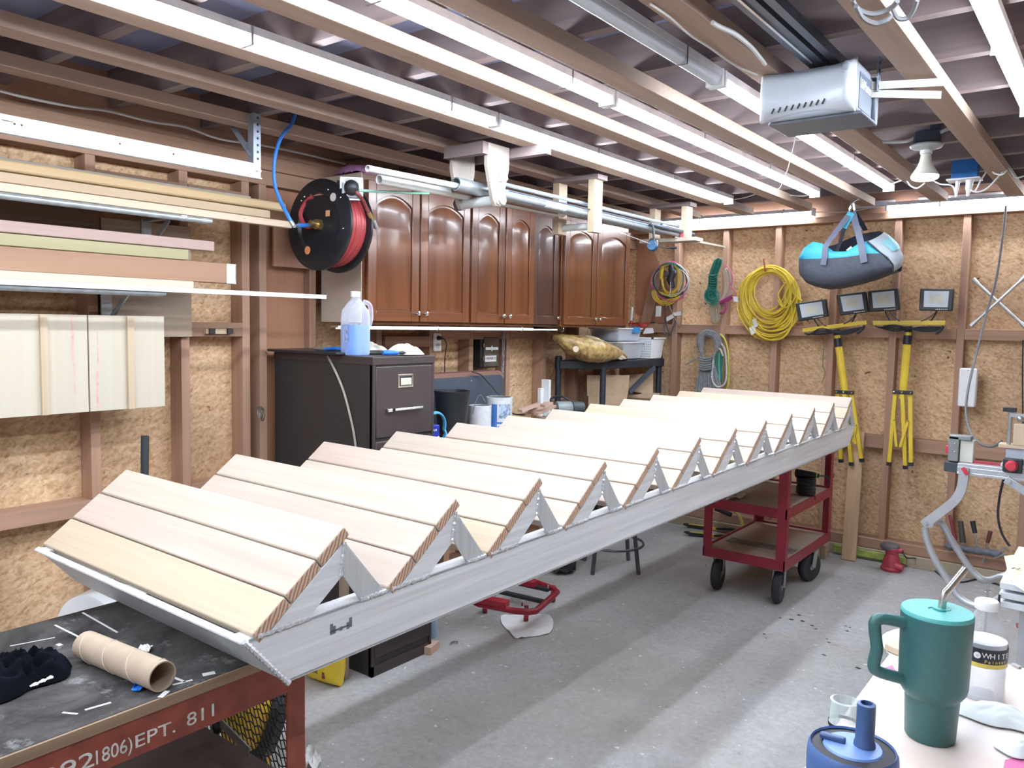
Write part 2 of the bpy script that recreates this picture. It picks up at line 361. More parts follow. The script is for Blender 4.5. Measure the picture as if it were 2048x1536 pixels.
obj('sole_plate', MB().box(-3.19, XL, -1.5, 5.58, 0, 0.09), stud_m('y'), wl, bevel=0.003)
for y0, y1, z0 in ((0.67, 1.01, 0.735), (1.05, 1.385, 0.735), (1.425, 1.755, 0.735), (1.795, 2.045, 0.735), (1.795, 2.045, 1.42), (1.425, 1.755, 1.42), (2.9, 3.24, 1.36), (3.28, 3.58, 1.40), (3.62, 3.94, 1.40), (3.98, 4.34, 1.40), (0.67, 1.01, 1.95), (1.425, 1.755, 1.99), (1.05, 1.385, 1.97), (1.795, 2.045, 1.99), (4.38, 4.74, 0.9)):
    obj('blocking', MB().box(-3.19, XL+0.002, y0, y1, z0, z0+0.06), stud_m('y'), wl, bevel=0.002)
REDPLY = wood('reddish_plywood_', (0.30, 0.135, 0.075), (0.42, 0.21, 0.12), 'z', scale=0.8, rand=0.02)
obj('plywood_panel', MB().box(-3.15, -3.14, 2.175, 2.41, 0.6, 2.10), REDPLY, wl)
wb = struct(obj('wall_back', MB().box(-3.22, 2.5, 5.59, 5.62, 0, 2.43), OSB))
for k in range(14):
    x = -2.712+0.3815*k
    obj('stud', MB().box(x-0.02, x+0.02, YB, 5.59, 0.14, 2.205), stud_m('z'), wb, bevel=0.002)
    obj('blocking', MB().box(x+0.021, x+0.36, YB+0.004, 5.59, 1.452, 1.517), stud_m('x'), wb, bevel=0.002)
    obj('blocking', MB().box(x+0.021, x+0.36, YB+0.004, 5.59, 0.735, 0.815), stud_m('x'), wb, bevel=0.002)
obj('blocking', MB().box(-3.08, -2.734, YB+0.004, 5.59, 1.452, 1.517), stud_m('x'), wb, bevel=0.002)
obj('top_plate', MB().box(-3.19, 2.5, YB-0.012, 5.59, 2.207, 2.248), stud_m('x'), wb, bevel=0.003)
obj('rim_board', MB().box(-3.19, 2.5, 5.55, 5.59, 2.25, 2.43), stud_m('x'), wb)
obj('sole_plate', MB().box(-3.19, 2.5, YB-0.02, 5.59, 0.075, 0.14), stud_m('x'), wb, bevel=0.004)
obj('sill_board', MB().box(-3.19, 2.5, YB-0.035, 5.59, 0.0, 0.073), wood('dusty_sill_', (0.30, 0.24, 0.16), (0.46, 0.38, 0.28), 'x'), wb, bevel=0.004)
obj('corner_brace', MB().prism([(-3.02, 1.52), (-2.93, 1.52), (-2.84, 1.93), (-2.93, 1.93)], 'y', 5.53, 5.588), stud_m('z'), wb)
obj('plywood_gusset', MB().prism([(-3.09, 1.60), (-2.88, 1.52), (-2.74, 1.52), (-2.74, 1.62), (-3.0, 2.2), (-3.09, 2.2)], 'y', 5.575, 5.589), REDPLY, wb)
GREENW = plain('green_stained_wood', (0.34, 0.42, 0.10), 0.7, var=0.35, scale=20)
obj('green_board', MB().box(-1.47, -1.02, YB-0.06, YB-0.036, 0.02, 0.062), GREENW, wb, bevel=0.002, label='board stained bright green')
wr = struct(obj('wall_right', MB().box(2.47, 2.5, -1.5, 5.62, 0, 2.43), OSB))
wf = struct(obj('wall_front', MB().box(-3.22, 2.5, -1.53, -1.5, 0, 2.43), WHITE))
ceil = struct(obj('ceiling', MB().box(-3.22, 2.5, -1.53, 5.62, 2.43, 2.45), HAZE_BLUE))
for k in range(17):
    y = 1.125-0.383*6+0.383*k
    if y < 5.5: obj('rafter', MB().box(-3.19, 2.47, y-0.019, y+0.019, 2.294, 2.43), raft_m('x'), ceil)
JX = [-2.74, -2.375, -2.0, -1.622, -1.25, -0.86, -0.49, -0.115, 0.255, 0.625, 0.995, 1.365, 1.735, 2.105]      # right edges of the flat strapping
for x in JX:
    obj('strapping', MB().box(x-0.082, x, -1.5, 5.16, 2.25, 2.2935), wood('ceiling_strapping_', (0.30, 0.205, 0.155), (0.47, 0.345, 0.27), 'y', rough=0.75, knots=0.4), ceil, bevel=0.002)

# ------------------------------------------------------------------ LED tube lights
LED = glow('led_diffuser', (0.80, 0.89, 1.0), LED_STRENGTH)
LEDOFF = plain('unlit_diffuser', (0.55, 0.60, 0.66), 0.35, var=0.03)
def tube_light(a, b, label, lit=True, clips=(), up=0.012, group=None):
    """thin batten with a half-round diffuser below, from a to b (top of the diffuser at that height)"""
    a, b = V(a), V(b); d = (b-a).normalized(); s = d.cross(V((0, 0, 1))).normalized()
    t = thing('tube_light', label, 'light', (a+b)/2, group or 'tube lights under the ceiling')
    obj('light_housing', MB().bar(a+V((0, 0, .011)), b+V((0, 0, .011)), 0.050, 0.022), plain('white_light_housing', (0.75, 0.76, 0.78), 0.4), t)
    m = MB(); n = 18; pts = []
    for c in (a, b):
        for k in range(n+1): q = math.radians(-8+196*k/n); pts.append(c + s*math.cos(q)*0.0235 - V((0, 0, 1))*(math.sin(q)*0.026+0.0))
    f = [(k, k+1, n+2+k, n+1+k) for k in range(n)] + [tuple(range(n, -1, -1)), tuple(range(n+1, 2*n+2)), (0, n+1, 2*n+1, n)]
    obj('diffuser', m.poly(pts, f), LED if lit else LEDOFF, t)
    for c, dd in ((a, -d), (b, d)): obj('end_cap', MB().bar(c-dd*0.004-V((0,0,.003)), c+dd*0.010-V((0,0,.003)), 0.054, 0.05), WPLAST, t)
    for q in clips:
        c = a+d*q; obj('clip', MB().bar(c-d*0.004-V((0, 0, .003)), c+d*0.004-V((0, 0, .003)), 0.053, 0.051).bar(c+V((0, 0, .02)), c+V((0, 0, up+.012)), 0.004, 0.012, (1, 0, 0)), CHROME, t)
    return t
ZT = 2.266
for x, lab in ((-1.94, 'leftmost'), (-1.435, 'second from left'), (-1.05, 'third from left'), (-0.31, 'rightmost')):
    if x != -0.31: tube_light((x, 2.375, ZT), (x, 4.60, ZT), 'lit LED tube under the joists, %s row, far half nearer the back wall' % lab, True, (0.7, 1.45))
    if x == -0.31: tube_light((x, 0.1, ZT), (x, 3.25, ZT), 'lit LED tube at the upper right edge, right of the opener', True, (0.8, 2.4)); continue
    tube_light((x, 0.10, ZT), (x, 2.345, ZT), ('unlit grey LED tube pointing at the garage door opener' if x == -1.05 else 'lit LED tube under the joists, %s row, near half' % lab), x != -1.05, (1.2, 2.0))
for x, lab in ((-1.94, 'leftmost row'), (-1.435, 'second row'), (-1.05, 'third row')): tube_light((x, -1.45, ZT), (x, 0.07, ZT), 'lit LED tube of the %s, nearest the garage door' % lab, True, (0.3, 1.2))
a, b = PY(1328, 444, 5.46), PY(1626, 426, 5.46)
tube_light((a.x, 5.462, 2.283), (b.x, 5.462, 2.283), 'lit LED tube along top of back wall, left of the hanging bag', True, (0.3, 0.9), up=0.02, group='tube lights on the back wall')
a = PY(1775, 412, 5.46)
tube_light((a.x, 5.462, 2.283), (a.x+2.2, 5.462, 2.283), 'lit LED tube along top of back wall, right of the hanging bag', True, (0.3, 1.2), up=0.02, group='tube lights on the back wall')
for p0, p1, nm in (((1460, 407), (1510, 397), 'a'), ((1625, 388), (1680, 394), 'b')): pass

# ------------------------------------------------------------------ bulb on its ceiling box
bx, by = -0.692, 3.62
t = thing('bulb_lamp', 'glowing white reflector bulb in a porcelain ceiling socket', 'lamp', (bx, by, 2.30))
zz = lambda py: PY(1852, py, by).z
z0 = zz(291)
obj('junction_box', MB().lathe([(0.046, 0.004), (0.051, 0.010), (0.051, 0.050), (0.043, 0.056)], (bx, by, z0), 8), plain('blue_grey_box', (0.06, 0.075, 0.11), 0.5), t)
obj('mount_bar', MB().box(bx-0.02, bx+0.02, by+0.04, 3.80, z0+0.035, z0+0.055).box(bx-0.02, bx+0.02, 3.775, 3.786, z0+0.035, z0+0.13), plain('blue_grey_box', (0.06, 0.075, 0.11), 0.5), t)
obj('socket', MB().lathe([(0.059, 0.004), (0.062, -0.002), (0.057, -0.010), (0.033, -0.016), (0.023, -0.020), (0.0225, -0.034), (0.019, -0.036)], (bx, by, z0), 36), plain('porcelain', (0.40, 0.42, 0.41), 0.3, var=0.02), t)
hb = z0-0.036-zz(362); k9 = 0.925
obj('bulb_neck', MB().lathe([(0.0185, 0), (0.020, -hb*0.10), (0.023, -hb*0.26), (0.031, -hb*0.46), (0.043, -hb*0.64), (0.050, -hb*0.74), (0.052, -hb*0.80)], (bx, by, z0-0.036), 36), plain('bulb_shell', (0.46, 0.44, 0.38), 0.4, var=0.02), t)
obj('bulb_face', MB().lathe([(0.052, -hb*0.80), (0.052, -hb*0.86), (0.048, -hb*0.92), (0.037, -hb*0.97), (0.018, -hb*0.995), (0.001, -hb)], (bx, by, z0-0.036), 36, cap=False), glow('warm_bulb_glow', (1.0, 0.87, 0.72), 3.0), t)

# ------------------------------------------------------------------ garage door opener on its rail
oy0, oy1, ox0, ox1, oz0, oz1 = 2.375, 2.56, -0.905, -0.640, 2.112, 2.256
t = thing('garage_door_opener', 'pale garage door opener motor box hanging from ceiling brackets', 'garage door opener', ((ox0+ox1)/2, oy1, oz0))
OPG = plain('opener_grey', (0.32, 0.35, 0.40), 0.35, var=0.03)
obj('motor_case', MB().box(ox0+0.012, ox1, oy0, oy1, oz0+0.004, oz1-0.004), OPG, t, bevel=0.008)
def cover(u, v):
    # face seen from the front: bulging ends and a waist, lower lip turned in
    x = ox0-0.006+(ox1-ox0+0.004)*u; e = abs(2*u-1); z = oz0+0.004+(oz1-oz0-0.004)*v
    bulge = 0.016+0.034*e**2.2; edge = min(1, min(v, 1-v)*7)**0.6*min(1, min(u, 1-u)*14)**0.6
    zc = (oz0+oz1)/2; z = zc+(z-zc)*(0.84+0.20*e*e)
    return (x, oy0+0.004-bulge*(0.25+0.75*edge)*(0.8+0.35*math.sin(math.pi*min(1, v*1.1))), z)
m = MB(); m.grid(cover, 32, 20); n = len(m.bm.faces)
bm = m.bm; be = [e for e in bm.edges if e.is_boundary]; r = bmesh.ops.extrude_edge_only(bm, edges=be)
for v in [g for g in r['geom'] if isinstance(g, bmesh.types.BMVert)]: v.co.y = oy0+0.01
obj('light_cover', m, plain('pale_lens_cover', (0.50, 0.53, 0.58), 0.3, var=0.02), t, angle=60)
for k in range(9):
    x = ox0+0.04+k*0.0178; q = cover((x-ox0+0.006)/(ox1-ox0+0.004), 0.13+0.006*k)
    obj('vent_slot', MB().bar((q[0]-0.004, q[1]-0.002, q[2]-0.007), (q[0]+0.003, q[1]-0.0015, q[2]+0.007), 0.004, 0.004, (0, 1, 0)), BLACK, t)
obj('button', MB().ball(V(cover(0.93, 0.83))+V((0, -0.002, 0)), 0.011, (1, .5, 1.2)), OPG, t)
obj('base_plate', MB().box(ox0+0.01, ox1+0.012, oy0+0.02, oy1+0.012, oz0-0.004, oz0+0.006), plain('opener_dark', (0.12, 0.14, 0.18), 0.4), t, bevel=0.004)
obj('end_plate', MB().box(ox1, ox1+0.012, oy1-0.02, oy1+0.012, oz0, oz1-0.02), plain('opener_dark', (0.12, 0.14, 0.18), 0.4), t, bevel=0.004)
obj('name_panel', MB().box(ox1, ox1+0.002, oy0+0.025, oy1-0.035, oz0+0.015, oz1-0.03), plain('opener_panel', (0.15, 0.18, 0.24), 0.3, var=0.02), t)
lettering('LiftMaster', 0.040, WPLAST, t, (ox1+0.0022, oy0+0.027, oz0+0.072), (0, 1, 0), (0, 0, 1), 0.0008, width=0.118)
obj('rear_vane', MB().bar((ox1, oy1-0.03, 2.218), (ox1+0.17, oy1+0.10, 2.232), 0.004, 0.022), plain('cream_plastic', (0.46, 0.44, 0.38), 0.5), t)
obj('rear_vane', MB().bar((ox1, oy1-0.03, 2.195), (ox1+0.165, oy1+0.085, 2.192), 0.004, 0.022), plain('cream_plastic', (0.46, 0.44, 0.38), 0.5), t)
def holed_strap(a, b, w, name, par):
    m = MB().bar(a, b, 0.003, w, (0, 1, 0)); o = obj(name, m, plain('zinc_angle', (0.22, 0.26, 0.34), 0.45, metal=0.4), par)
    a, b = V(a), V(b); h = MB()
    for k in range(4):
        c = a+(b-a)*(0.15+0.23*k); h.cyl(c-V((0.002, 0, 0)), c+V((0.0022, 0, 0)), 0.0055, seg=10)
    obj('bolt_hole', h, BLACK, o); return o
holed_strap((ox1+0.016, oy0+0.165, 2.20), (ox1+0.016, oy0+0.165, 2.30), 0.032, 'hanger_strap', t)
holed_strap((ox0+0.03, oy0+0.08, 2.23), (ox0+0.03, oy0+0.08, 2.30), 0.030, 'hanger_strap', t)
obj('hanger_foot', MB().box(ox1-0.02, ox1+0.016, oy0+0.14, oy0+0.19, 2.236, 2.24), STEEL, t)
RAILM = plain('dark_rail_steel', (0.10, 0.12, 0.16), 0.35, metal=0.6)
t2 = thing('opener_rail', 'long dark steel drive rail running back from the opener', 'rail', (-0.76, 0.8, 2.25))
obj('rail_channel', MB().box(-0.785, -0.735, -0.9, 2.50, 2.264, 2.268).box(-0.785, -0.779, -0.9, 2.50, 2.268, 2.293).box(-0.741, -0.735, -0.9, 2.5, 2.268, 2.293), RAILM, t2)
obj('drive_chain', MB().box(-0.764, -0.757, -0.9, 2.36, 2.2585, 2.264), CHROME, t2)
obj('side_rail', MB().box(-0.722, -0.70, -0.9, 2.5, 2.266, 2.293), RAILM, t2)
# pull cord from the opener
pts = smooth_path([PY(1590, 275, 2.50), PY(1588, 290, 2.55), PY(1575, 340, 2.6), PY(1562, 372, 2.62), PY(1556, 378, 2.62)], 6)
tag(obj('pull_cord', MB().tube(pts, 0.0018, 6), CABLE), 'thin pale cord dangling below the garage door opener', 'cord')

# ------------------------------------------------------------------ ceiling wiring
def cable(name, label, pts, r, mat, cat='cable', n=8, group=None):
    return tag(obj(name, MB().tube(smooth_path(pts, n), r, 6), mat), label, cat, group)
cable('electrical_cable', 'white flat cable clipped along top of left wall', [PX(0, 182, -3.06), PX(60, 197, -3.06), PX(150, 214, -3.06), PX(215, 222, -3.06), PX(300, 243, -3.06), PX(370, 254, -3.06), PX(440, 278, -3.06), PX(520, 290, -3.06), PX(600, 306, -3.06), PX(690, 328, -3.06)], 0.005, CABLE)
cable('electrical_cable', 'white cable stapled along joist at upper right of the opener', [PZ(1425, 45, 2.24), PZ(1440, 54, 2.24), PZ(1470, 68, 2.24), PZ(1500, 92, 2.24), PZ(1520, 115, 2.24), PZ(1530, 128, 2.24)], 0.006, CABLE)
cable('electrical_cable', 'thin pale cable drooping along the joist left of opener', [PZ(1300, 8, 2.245), PZ(1340, 35, 2.24), PZ(1380, 70, 2.235), PZ(1420, 95, 2.24), PZ(1470, 130, 2.24), PZ(1515, 150, 2.24)], 0.003, CABLE)
cable('electrical_cable', 'white cable running from the bulb box toward the left', [PY(1752, 284, 3.62), PY(1790, 284, 3.62), PY(1815, 282, 3.62), PY(1830, 276, 3.62)], 0.007, CABLE)
cable('electrical_cable', 'white cable looping from bulb box over the right beam', [PY(1874, 268, 3.62), PY(1895, 258, 3.62), PY(1912, 254, 3.66), PY(1935, 249, 3.75), PY(1965, 244, 3.83), PY(1985, 250, 3.83), PY(1993, 262, 3.83), PY(1985, 272, 3.83), PY(1974, 280, 3.83)], 0.007, CABLE)
cable('electrical_cable', 'white cable along right side of the far beam', [PY(1974, 280, 3.9), PY(1988, 297, 4.1), PY(2000, 320, 4.3), PY(2008, 332, 4.45)], 0.008, CABLE)
for k, (a0, b0) in enumerate((((1700, 0), (1790, 12)), ((1712, 14), (1795, 28)))): pass
ring = [PZ(1705, 0, 2.245), PZ(1716, 18, 2.235), PZ(1740, 28, 2.23), PZ(1765, 24, 2.235), PZ(1785, 14, 2.24), PZ(1795, 2, 2.245)]
cable('grey_cable', 'grey cable wound around the beam at top edge', ring, 0.006, GREYC, group='grey cables at top right')
cable('grey_cable', 'grey cable loop hanging just below the wound cable on the beam', [PZ(1712, 12, 2.228), PZ(1726, 36, 2.216), PZ(1750, 47, 2.212), PZ(1772, 41, 2.216), PZ(1783, 31, 2.226)], 0.006, GREYC, group='grey cables at top right')
cable('grey_cable', 'grey cable swinging right from the beam at top edge', [PZ(1784, 15, 2.24), PZ(1795, 36, 2.22), PZ(1815, 36, 2.22), PZ(1828, 20, 2.23), PZ(1835, 0, 2.24)], 0.005, GREYC, group='grey cables at top right')

# blue box with plugs
bb = PY(1930, 330, 4.36)
t = thing('junction_box', 'bright blue junction box with outlet under the rafters', 'junction box', bb)
obj('box_body', MB().box(bb.x-0.058, bb.x+0.055, 4.36, 4.42, 2.235, 2.335), plain('bright_blue_box', (0.03, 0.20, 0.62), 0.4), t, bevel=0.004)
obj('cover_plate', MB().box(bb.x-0.075, bb.x+0.068, 4.34, 4.44, 2.226, 2.234), WPLAST, t, bevel=0.002)
for q, w in ((-0.028, 0.012), (0.022, 0.02)):
    tag(obj('power_plug', MB().cyl((bb.x+q, 4.38, 2.228), (bb.x+q-0.004, 4.38, 2.18), w*0.9, w*0.7, 12).cyl((bb.x+q-0.004, 4.38, 2.18), (bb.x+q-0.006, 4.38, 2.15), w*0.55, w*0.3, 10), WPLAST), 'white plug in the blue box, %s of the two' % ('slim left one' if q < 0 else 'thicker right one'), 'plug', 'plugs in the blue box')
cable('light_cord', 'white light cord from the left plug of the blue box', [(bb.x-0.034, 4.38, 2.15), PY(1905, 372, 4.38), PY(1880, 368, 4.38), PY(1862, 358, 4.38)], 0.004, CABLE)
cable('light_cord', 'white light cord swagged left of the glowing bulb', [PY(1782, 369, 4.4), PY(1805, 360, 4.4), PY(1813, 361, 4.4), PY(1822, 372, 4.4), PY(1835, 376, 4.4), PY(1850, 366, 4.4)], 0.004, CABLE)
cable('light_cord', 'white light cord looping low below the blue box', [PY(1940, 380, 4.37), PY(1955, 384, 4.37), PY(1975, 376, 4.37), PY(1998, 352, 4.37), PY(2012, 335, 4.37), PY(2006, 322, 4.37), PY(1998, 330, 4.37)], 0.004, CABLE)
cable('light_cord', 'white light cord looping up right of the blue box', [PY(1938, 378, 4.37), PY(1950, 382, 4.37), PY(1962, 360, 4.37), PY(1978, 338, 4.37), PY(1990, 347, 4.32), PY(2005, 349, 4.30), PY(2014, 340, 4.30)], 0.004, CABLE)
cable('light_cord', 'white light cord leaving the picture right of blue box', [PY(2012, 328, 4.4), PY(2022, 342, 4.4), PY(2032, 355, 4.4), PY(2048, 352, 4.4), PY(2070, 345, 4.4)], 0.004, CABLE)
cable('light_cord', 'white cord from end of second LED row to the next beam', [PY(1626, 388, 4.62), PY(1605, 392, 4.7), PY(1575, 390, 4.75), PY(1552, 386, 4.8)], 0.003, CABLE)
cable('light_cord', 'white cord from end of leftmost LED row', [PY(1463, 400, 4.62), PY(1490, 395, 4.68), PY(1515, 387, 4.72)], 0.003, CABLE)
cable('light_cord', 'white cord between the two LED tubes on back wall', [PY(1628, 424, 5.47), PY(1690, 424, 5.47), PY(1740, 416, 5.47), PY(1775, 409, 5.47)], 0.003, CABLE)
for k, (x0, x1) in enumerate(((1836, 1858), (1896, 2006), (1700, 1790))):
    a = PY(x0, 392, 5.53); b = PY(x1, 392, 5.53)
    tag(obj('metal_channel', MB().box(a.x, b.x, 5.50, 5.548, 2.29, 2.294).box(a.x, b.x, 5.544, 5.548, 2.294, 2.335), WHITE), ['short white metal channel above back wall LED tube', 'long white metal channel above back wall LED tube', 'white metal channel behind the duffel bag hook'][k], 'metal channel', 'metal channels on the back wall plate')
# ------------------------------------------------------------------ the staircase lying on bench and cart
ALU = metal_brushed('raw_aluminium', (0.86, 0.875, 0.90), 'y', 0.42, 0.78, 0.10)
ALU2 = metal_brushed('shaded_aluminium', (0.66, 0.68, 0.70), 'z', 0.45, 0.8)  # darker copy of the aluminium, shade of the riser plates put into its colour
WELD = plain('weld_bead', (0.72, 0.74, 0.76), 0.35, metal=0.7, var=0.2, scale=200)
R0 = V((-1.24, 0.9, 0.80))
st = thing('staircase', 'long aluminium staircase with pale wooden treads lying across the bench and cart', 'staircase', R0, rot=(0.0085, 0, -0.003))
SW, STEP, NT = 0.905, 0.3385, 12
u = V((0, 0.8027, 0.5965)); nrm = V((0, -0.5965, 0.8027))
for sx, nm in ((0.0, 'right'), (-SW, 'left')):
    x0, x1 = (sx-0.006, sx) if nm == 'right' else (sx, sx+0.006)
    i0, i1 = (sx-0.045, sx) if nm == 'right' else (sx, sx+0.045)
    m = MB().prism([(-0.083, 0.112), (3.99, 0.112), (3.875, 0.0), (0.012, 0.0)], 'x', x0, x1)
    m.prism([(-0.08, 0.106), (3.985, 0.106), (3.985, 0.112), (-0.08, 0.112)], 'x', i0, i1).prism([(0.012, 0), (3.875, 0), (3.875, 0.006), (0.012, 0.006)], 'x', i0, i1)
    s_ = obj('stringer', m, ALU, st, local=True)
    for i in range(NT):
        y0 = i*STEP
        for a, b in ((-0.055, 0.06), (0.195, 0.265)):
            if i == NT-1 and a > 0.1: continue
            xx = sx+0.001 if nm == 'right' else sx-0.001
            pts = [(xx, y0+a+(b-a)*k/14, 0.113+0.0012*math.sin(k*2.9)) for k in range(15)]
            obj('weld_bead', MB().tube(pts, [0.0042+0.0016*math.sin(k*2.3+i) for k in range(15)], 7), WELD, s_, local=True)
    if nm == 'right':
        w = MB(); pts = [(0.002, -0.083+0.095*k/40, 0.112-0.112*k/40) for k in range(41)]
        w.tube(pts, [0.0055+0.002*math.sin(k*2.1) for k in range(41)], 7); obj('weld_bead', w, WELD, s_, local=True)
        scuff = MB()
        for yy, zz, h_ in ((0.115, 0.073, 0.022), (0.122, 0.070, 0.016), (0.165, 0.073, 0.020), (0.158, 0.068, 0.014), (0.14, 0.067, 0.008)): scuff.box(0.0002, 0.0008, yy, yy+0.007, zz-h_/2, zz+h_/2)
        scuff.box(0.0002, 0.0008, 0.115, 0.165, 0.066, 0.070)
        obj('marker_scribble', scuff, plain('grey_marker', (0.16, 0.17, 0.20), 0.6), s_, local=True)
m = MB().prism([(-0.083, 0.112), (-0.077, 0.114), (0.018, 0.002), (0.012, 0.0)], 'x', -SW, 0.0)
ep = obj('end_plate', m, ALU2, st, local=True)
obj('lip', MB().prism([(-0.087, 0.110), (-0.077, 0.1155), (-0.077, 0.112), (-0.087, 0.1065)], 'x', -SW+0.002, -0.002), ALU, ep, local=True)
FIRC = [('tread_fir_cream_', (0.47, 0.38, 0.295), (0.61, 0.54, 0.455)), ('tread_fir_pink_', (0.47, 0.345, 0.275), (0.60, 0.505, 0.43)), ('tread_fir_golden_', (0.47, 0.35, 0.23), (0.61, 0.51, 0.385))]
END = None
def end_grain():
    m, nt, b = new_mat('end_grain'); N = nt.nodes.new; L = nt.links.new
    tc = N('ShaderNodeTexCoord'); mp = N('ShaderNodeMapping'); mp.inputs['Rotation'].default_value = (0.35, 0, 0); L(tc.outputs['Object'], mp.inputs['Vector'])
    w = N('ShaderNodeTexWave'); w.bands_direction = 'Y'; w.inputs['Scale'].default_value = 38; w.inputs['Distortion'].default_value = 3.0; w.inputs['Detail'].default_value = 2; L(mp.outputs[0], w.inputs['Vector'])
    r = N('ShaderNodeValToRGB'); r.color_ramp.elements[0].position = 0.2; r.color_ramp.elements[0].color = (0.40, 0.19, 0.12, 1); r.color_ramp.elements[1].position = 0.6; r.color_ramp.elements[1].color = (0.64, 0.49, 0.36, 1); L(w.outputs['Fac'], r.inputs['Fac'])
    L(r.outputs['Color'], b.inputs['Base Color']); b.inputs['Roughness'].default_value = 0.7; return m
END = end_grain()
rnd = random.Random(4)
for i in range(NT):
    d = V((0, i*STEP, 0)); lo = V((0, -0.067, 0.119))+d
    # angle-iron frame under the boards
    for sx, sg in ((-SW, 1), (0.0, -1)):
        m = MB()
        xa, xb = sorted((sx, sx+sg*0.006))
        m.prism([(d.y+a, b) for a, b in ((-0.030, 0.111), (0.153, 0.247), (0.150, 0.178), (0.060, 0.111))], 'x', xa, xb)
        p0 = lo+u*0.01-nrm*0.030; p1 = lo+u*0.255-nrm*0.030
        m.bar(V((sx+sg*0.022, p0.y, p0.z)), V((sx+sg*0.022, p1.y, p1.z)), 0.04, 0.005, nrm)
        tr = obj('tread_frame', m, ALU, st, local=True, bevel=0.001, seg=1)
    for sx, sg in ((-SW, 1), (0.0, -1)):
        m = MB()
        xa, xb = sorted((sx, sx+sg*0.006))
        m.prism([(d.y+a, b) for a, b in ((0.153, 0.247), (0.262, 0.111), (0.198, 0.111), (0.150, 0.176))], 'x', xa, xb)
        xs = sx+sg*0.02
        m.bar((xs, d.y+0.157, 0.243), (xs, d.y+0.262, 0.113), 0.038, 0.004, (0, 0.8, 0.6))
        rz = obj('riser_frame', m, ALU2, st, local=True, bevel=0.001, seg=1)
    w = MB(); w.tube([(0.001, d.y+0.1525-0.0008*k, 0.247-0.0048*k) for k in range(15)], [0.004+0.0014*math.sin(k*2.3) for k in range(15)], 7)
    obj('weld_bead', w, WELD, rz, local=True)
    for k in range(3):
        s0, s1 = 0.0917*k+0.0008, 0.0917*k+0.0892
        if k == 2: s1 = 0.2716
        a = lo+u*s0; b = lo+u*s1; t_ = nrm*0.027
        xr, xl = 0.003+rnd.uniform(-.002, .002), -SW-0.003
        pts = []
        for xx in (xl, xr): pts += [(xx, a.y, a.z), (xx, b.y, b.z), (xx, (b-t_).y, (b-t_).z), (xx, (a-t_).y, (a-t_).z)]
        nm, c1, c2 = FIRC[rnd.randrange(3)] if i or k else FIRC[2]
        m = MB().poly(pts, [(0, 1, 2, 3), (7, 6, 5, 4), (0, 4, 5, 1), (1, 5, 6, 2), (2, 6, 7, 3), (3, 7, 4, 0)])
        o = obj('tread_board', m, [wood(nm, c1, c2, 'x', scale=2.2, rough=0.5, rand=0.05, contrast=0.35), END], tr, local=True, bevel=0.0035 if not (k == 2) else 0.0045, seg=3)
        for f in o.data.polygons:
            if abs(f.normal.x) > 0.9 and f.center.x > -SW/2: f.material_index = 1

# ------------------------------------------------------------------ steel work bench at lower left
RUST = plain('red_oxide_steel', (0.26, 0.055, 0.032), 0.5, var=0.25, scale=22)
bx0, bx1, by0, by1 = -1.925, -1.37, -0.7, 1.052
bench = thing('workbench', 'red steel workbench with a dark stained plywood top and white numbers', 'workbench', ((bx0+bx1)/2, by1-0.4, 0))
def stained_top():
    m, nt, b = new_mat('stained_bench_top'); N = nt.nodes.new; L = nt.links.new
    tc = N('ShaderNodeTexCoord')
    def ns(s, d, rg=0.6, dist=0):
        n = N('ShaderNodeTexNoise'); n.inputs['Scale'].default_value = s; n.inputs['Detail'].default_value = d; n.inputs['Roughness'].default_value = rg; n.inputs['Distortion'].default_value = dist; L(tc.outputs['Object'], n.inputs['Vector']); return n.outputs['Fac']
    def rp(f, p0, a, p1, c):
        r = N('ShaderNodeValToRGB'); r.color_ramp.elements[0].position = p0; r.color_ramp.elements[0].color = c4(a); r.color_ramp.elements[1].position = p1; r.color_ramp.elements[1].color = c4(c); L(f, r.inputs['Fac']); return r.outputs['Color']
    def mx(f, a, c):
        k = N('ShaderNodeMix'); k.data_type = 'RGBA'; L(f, k.inputs[0]); L(a, k.inputs[6]); k.inputs[7].default_value = c4(c); return k.outputs[2]
    base = rp(ns(5, 8, 0.7, 1.0), 0.36, (0.016, 0.015, 0.016), 0.66, (0.115, 0.108, 0.105))
    base = mx(rp(ns(2.2, 4), 0.48, (0, 0, 0), 0.66, (0.8, 0.8, 0.8)), base, (0.040, 0.027, 0.023))
    base = mx(rp(ns(16, 9, 0.75), 0.57, (0, 0, 0), 0.68, (0.75, 0.75, 0.75)), base, (0.27, 0.27, 0.265))
    L(base, b.inputs['Base Color']); b.inputs['Roughness'].default_value = 0.6; b.inputs['Specular IOR Level'].default_value = 0.25; return m
obj('bench_top', MB().box(bx0, bx1, by0, by1-0.047, 0.776, 0.80), [stained_top()], bench, bevel=0.002)
obj('plywood_edge', MB().box(bx1-0.012, bx1+0.004, by0, by1-0.048, 0.777, 0.7985), wood('ply_edge_', (0.16, 0.10, 0.06), (0.36, 0.25, 0.16), 'y', scale=1.6), bench, bevel=0.001)
obj('apron', MB().box(bx1-0.006, bx1, by0, by1-0.0455, 0.705, 0.776), RUST, bench, bevel=0.001)
obj('apron', MB().box(bx0, bx0+0.006, by0, by1, 0.705, 0.776), RUST, bench)
obj('apron', MB().box(bx0+0.007, bx1-0.007, by1-0.020, by1-0.014, 0.725, 0.776), RUST, bench)
for x in (bx0, bx1-0.006):
    for y in (by1-0.045, by0): obj('leg', MB().box(x, x+0.006, y, y+0.045, 0, 0.798).box(x if x < -1.6 else x-0.034, x+0.04 if x < -1.6 else x, y if y < 0 else y+0.039, y+0.006 if y < 0 else y+0.045, 0, 0.798), RUST, bench)
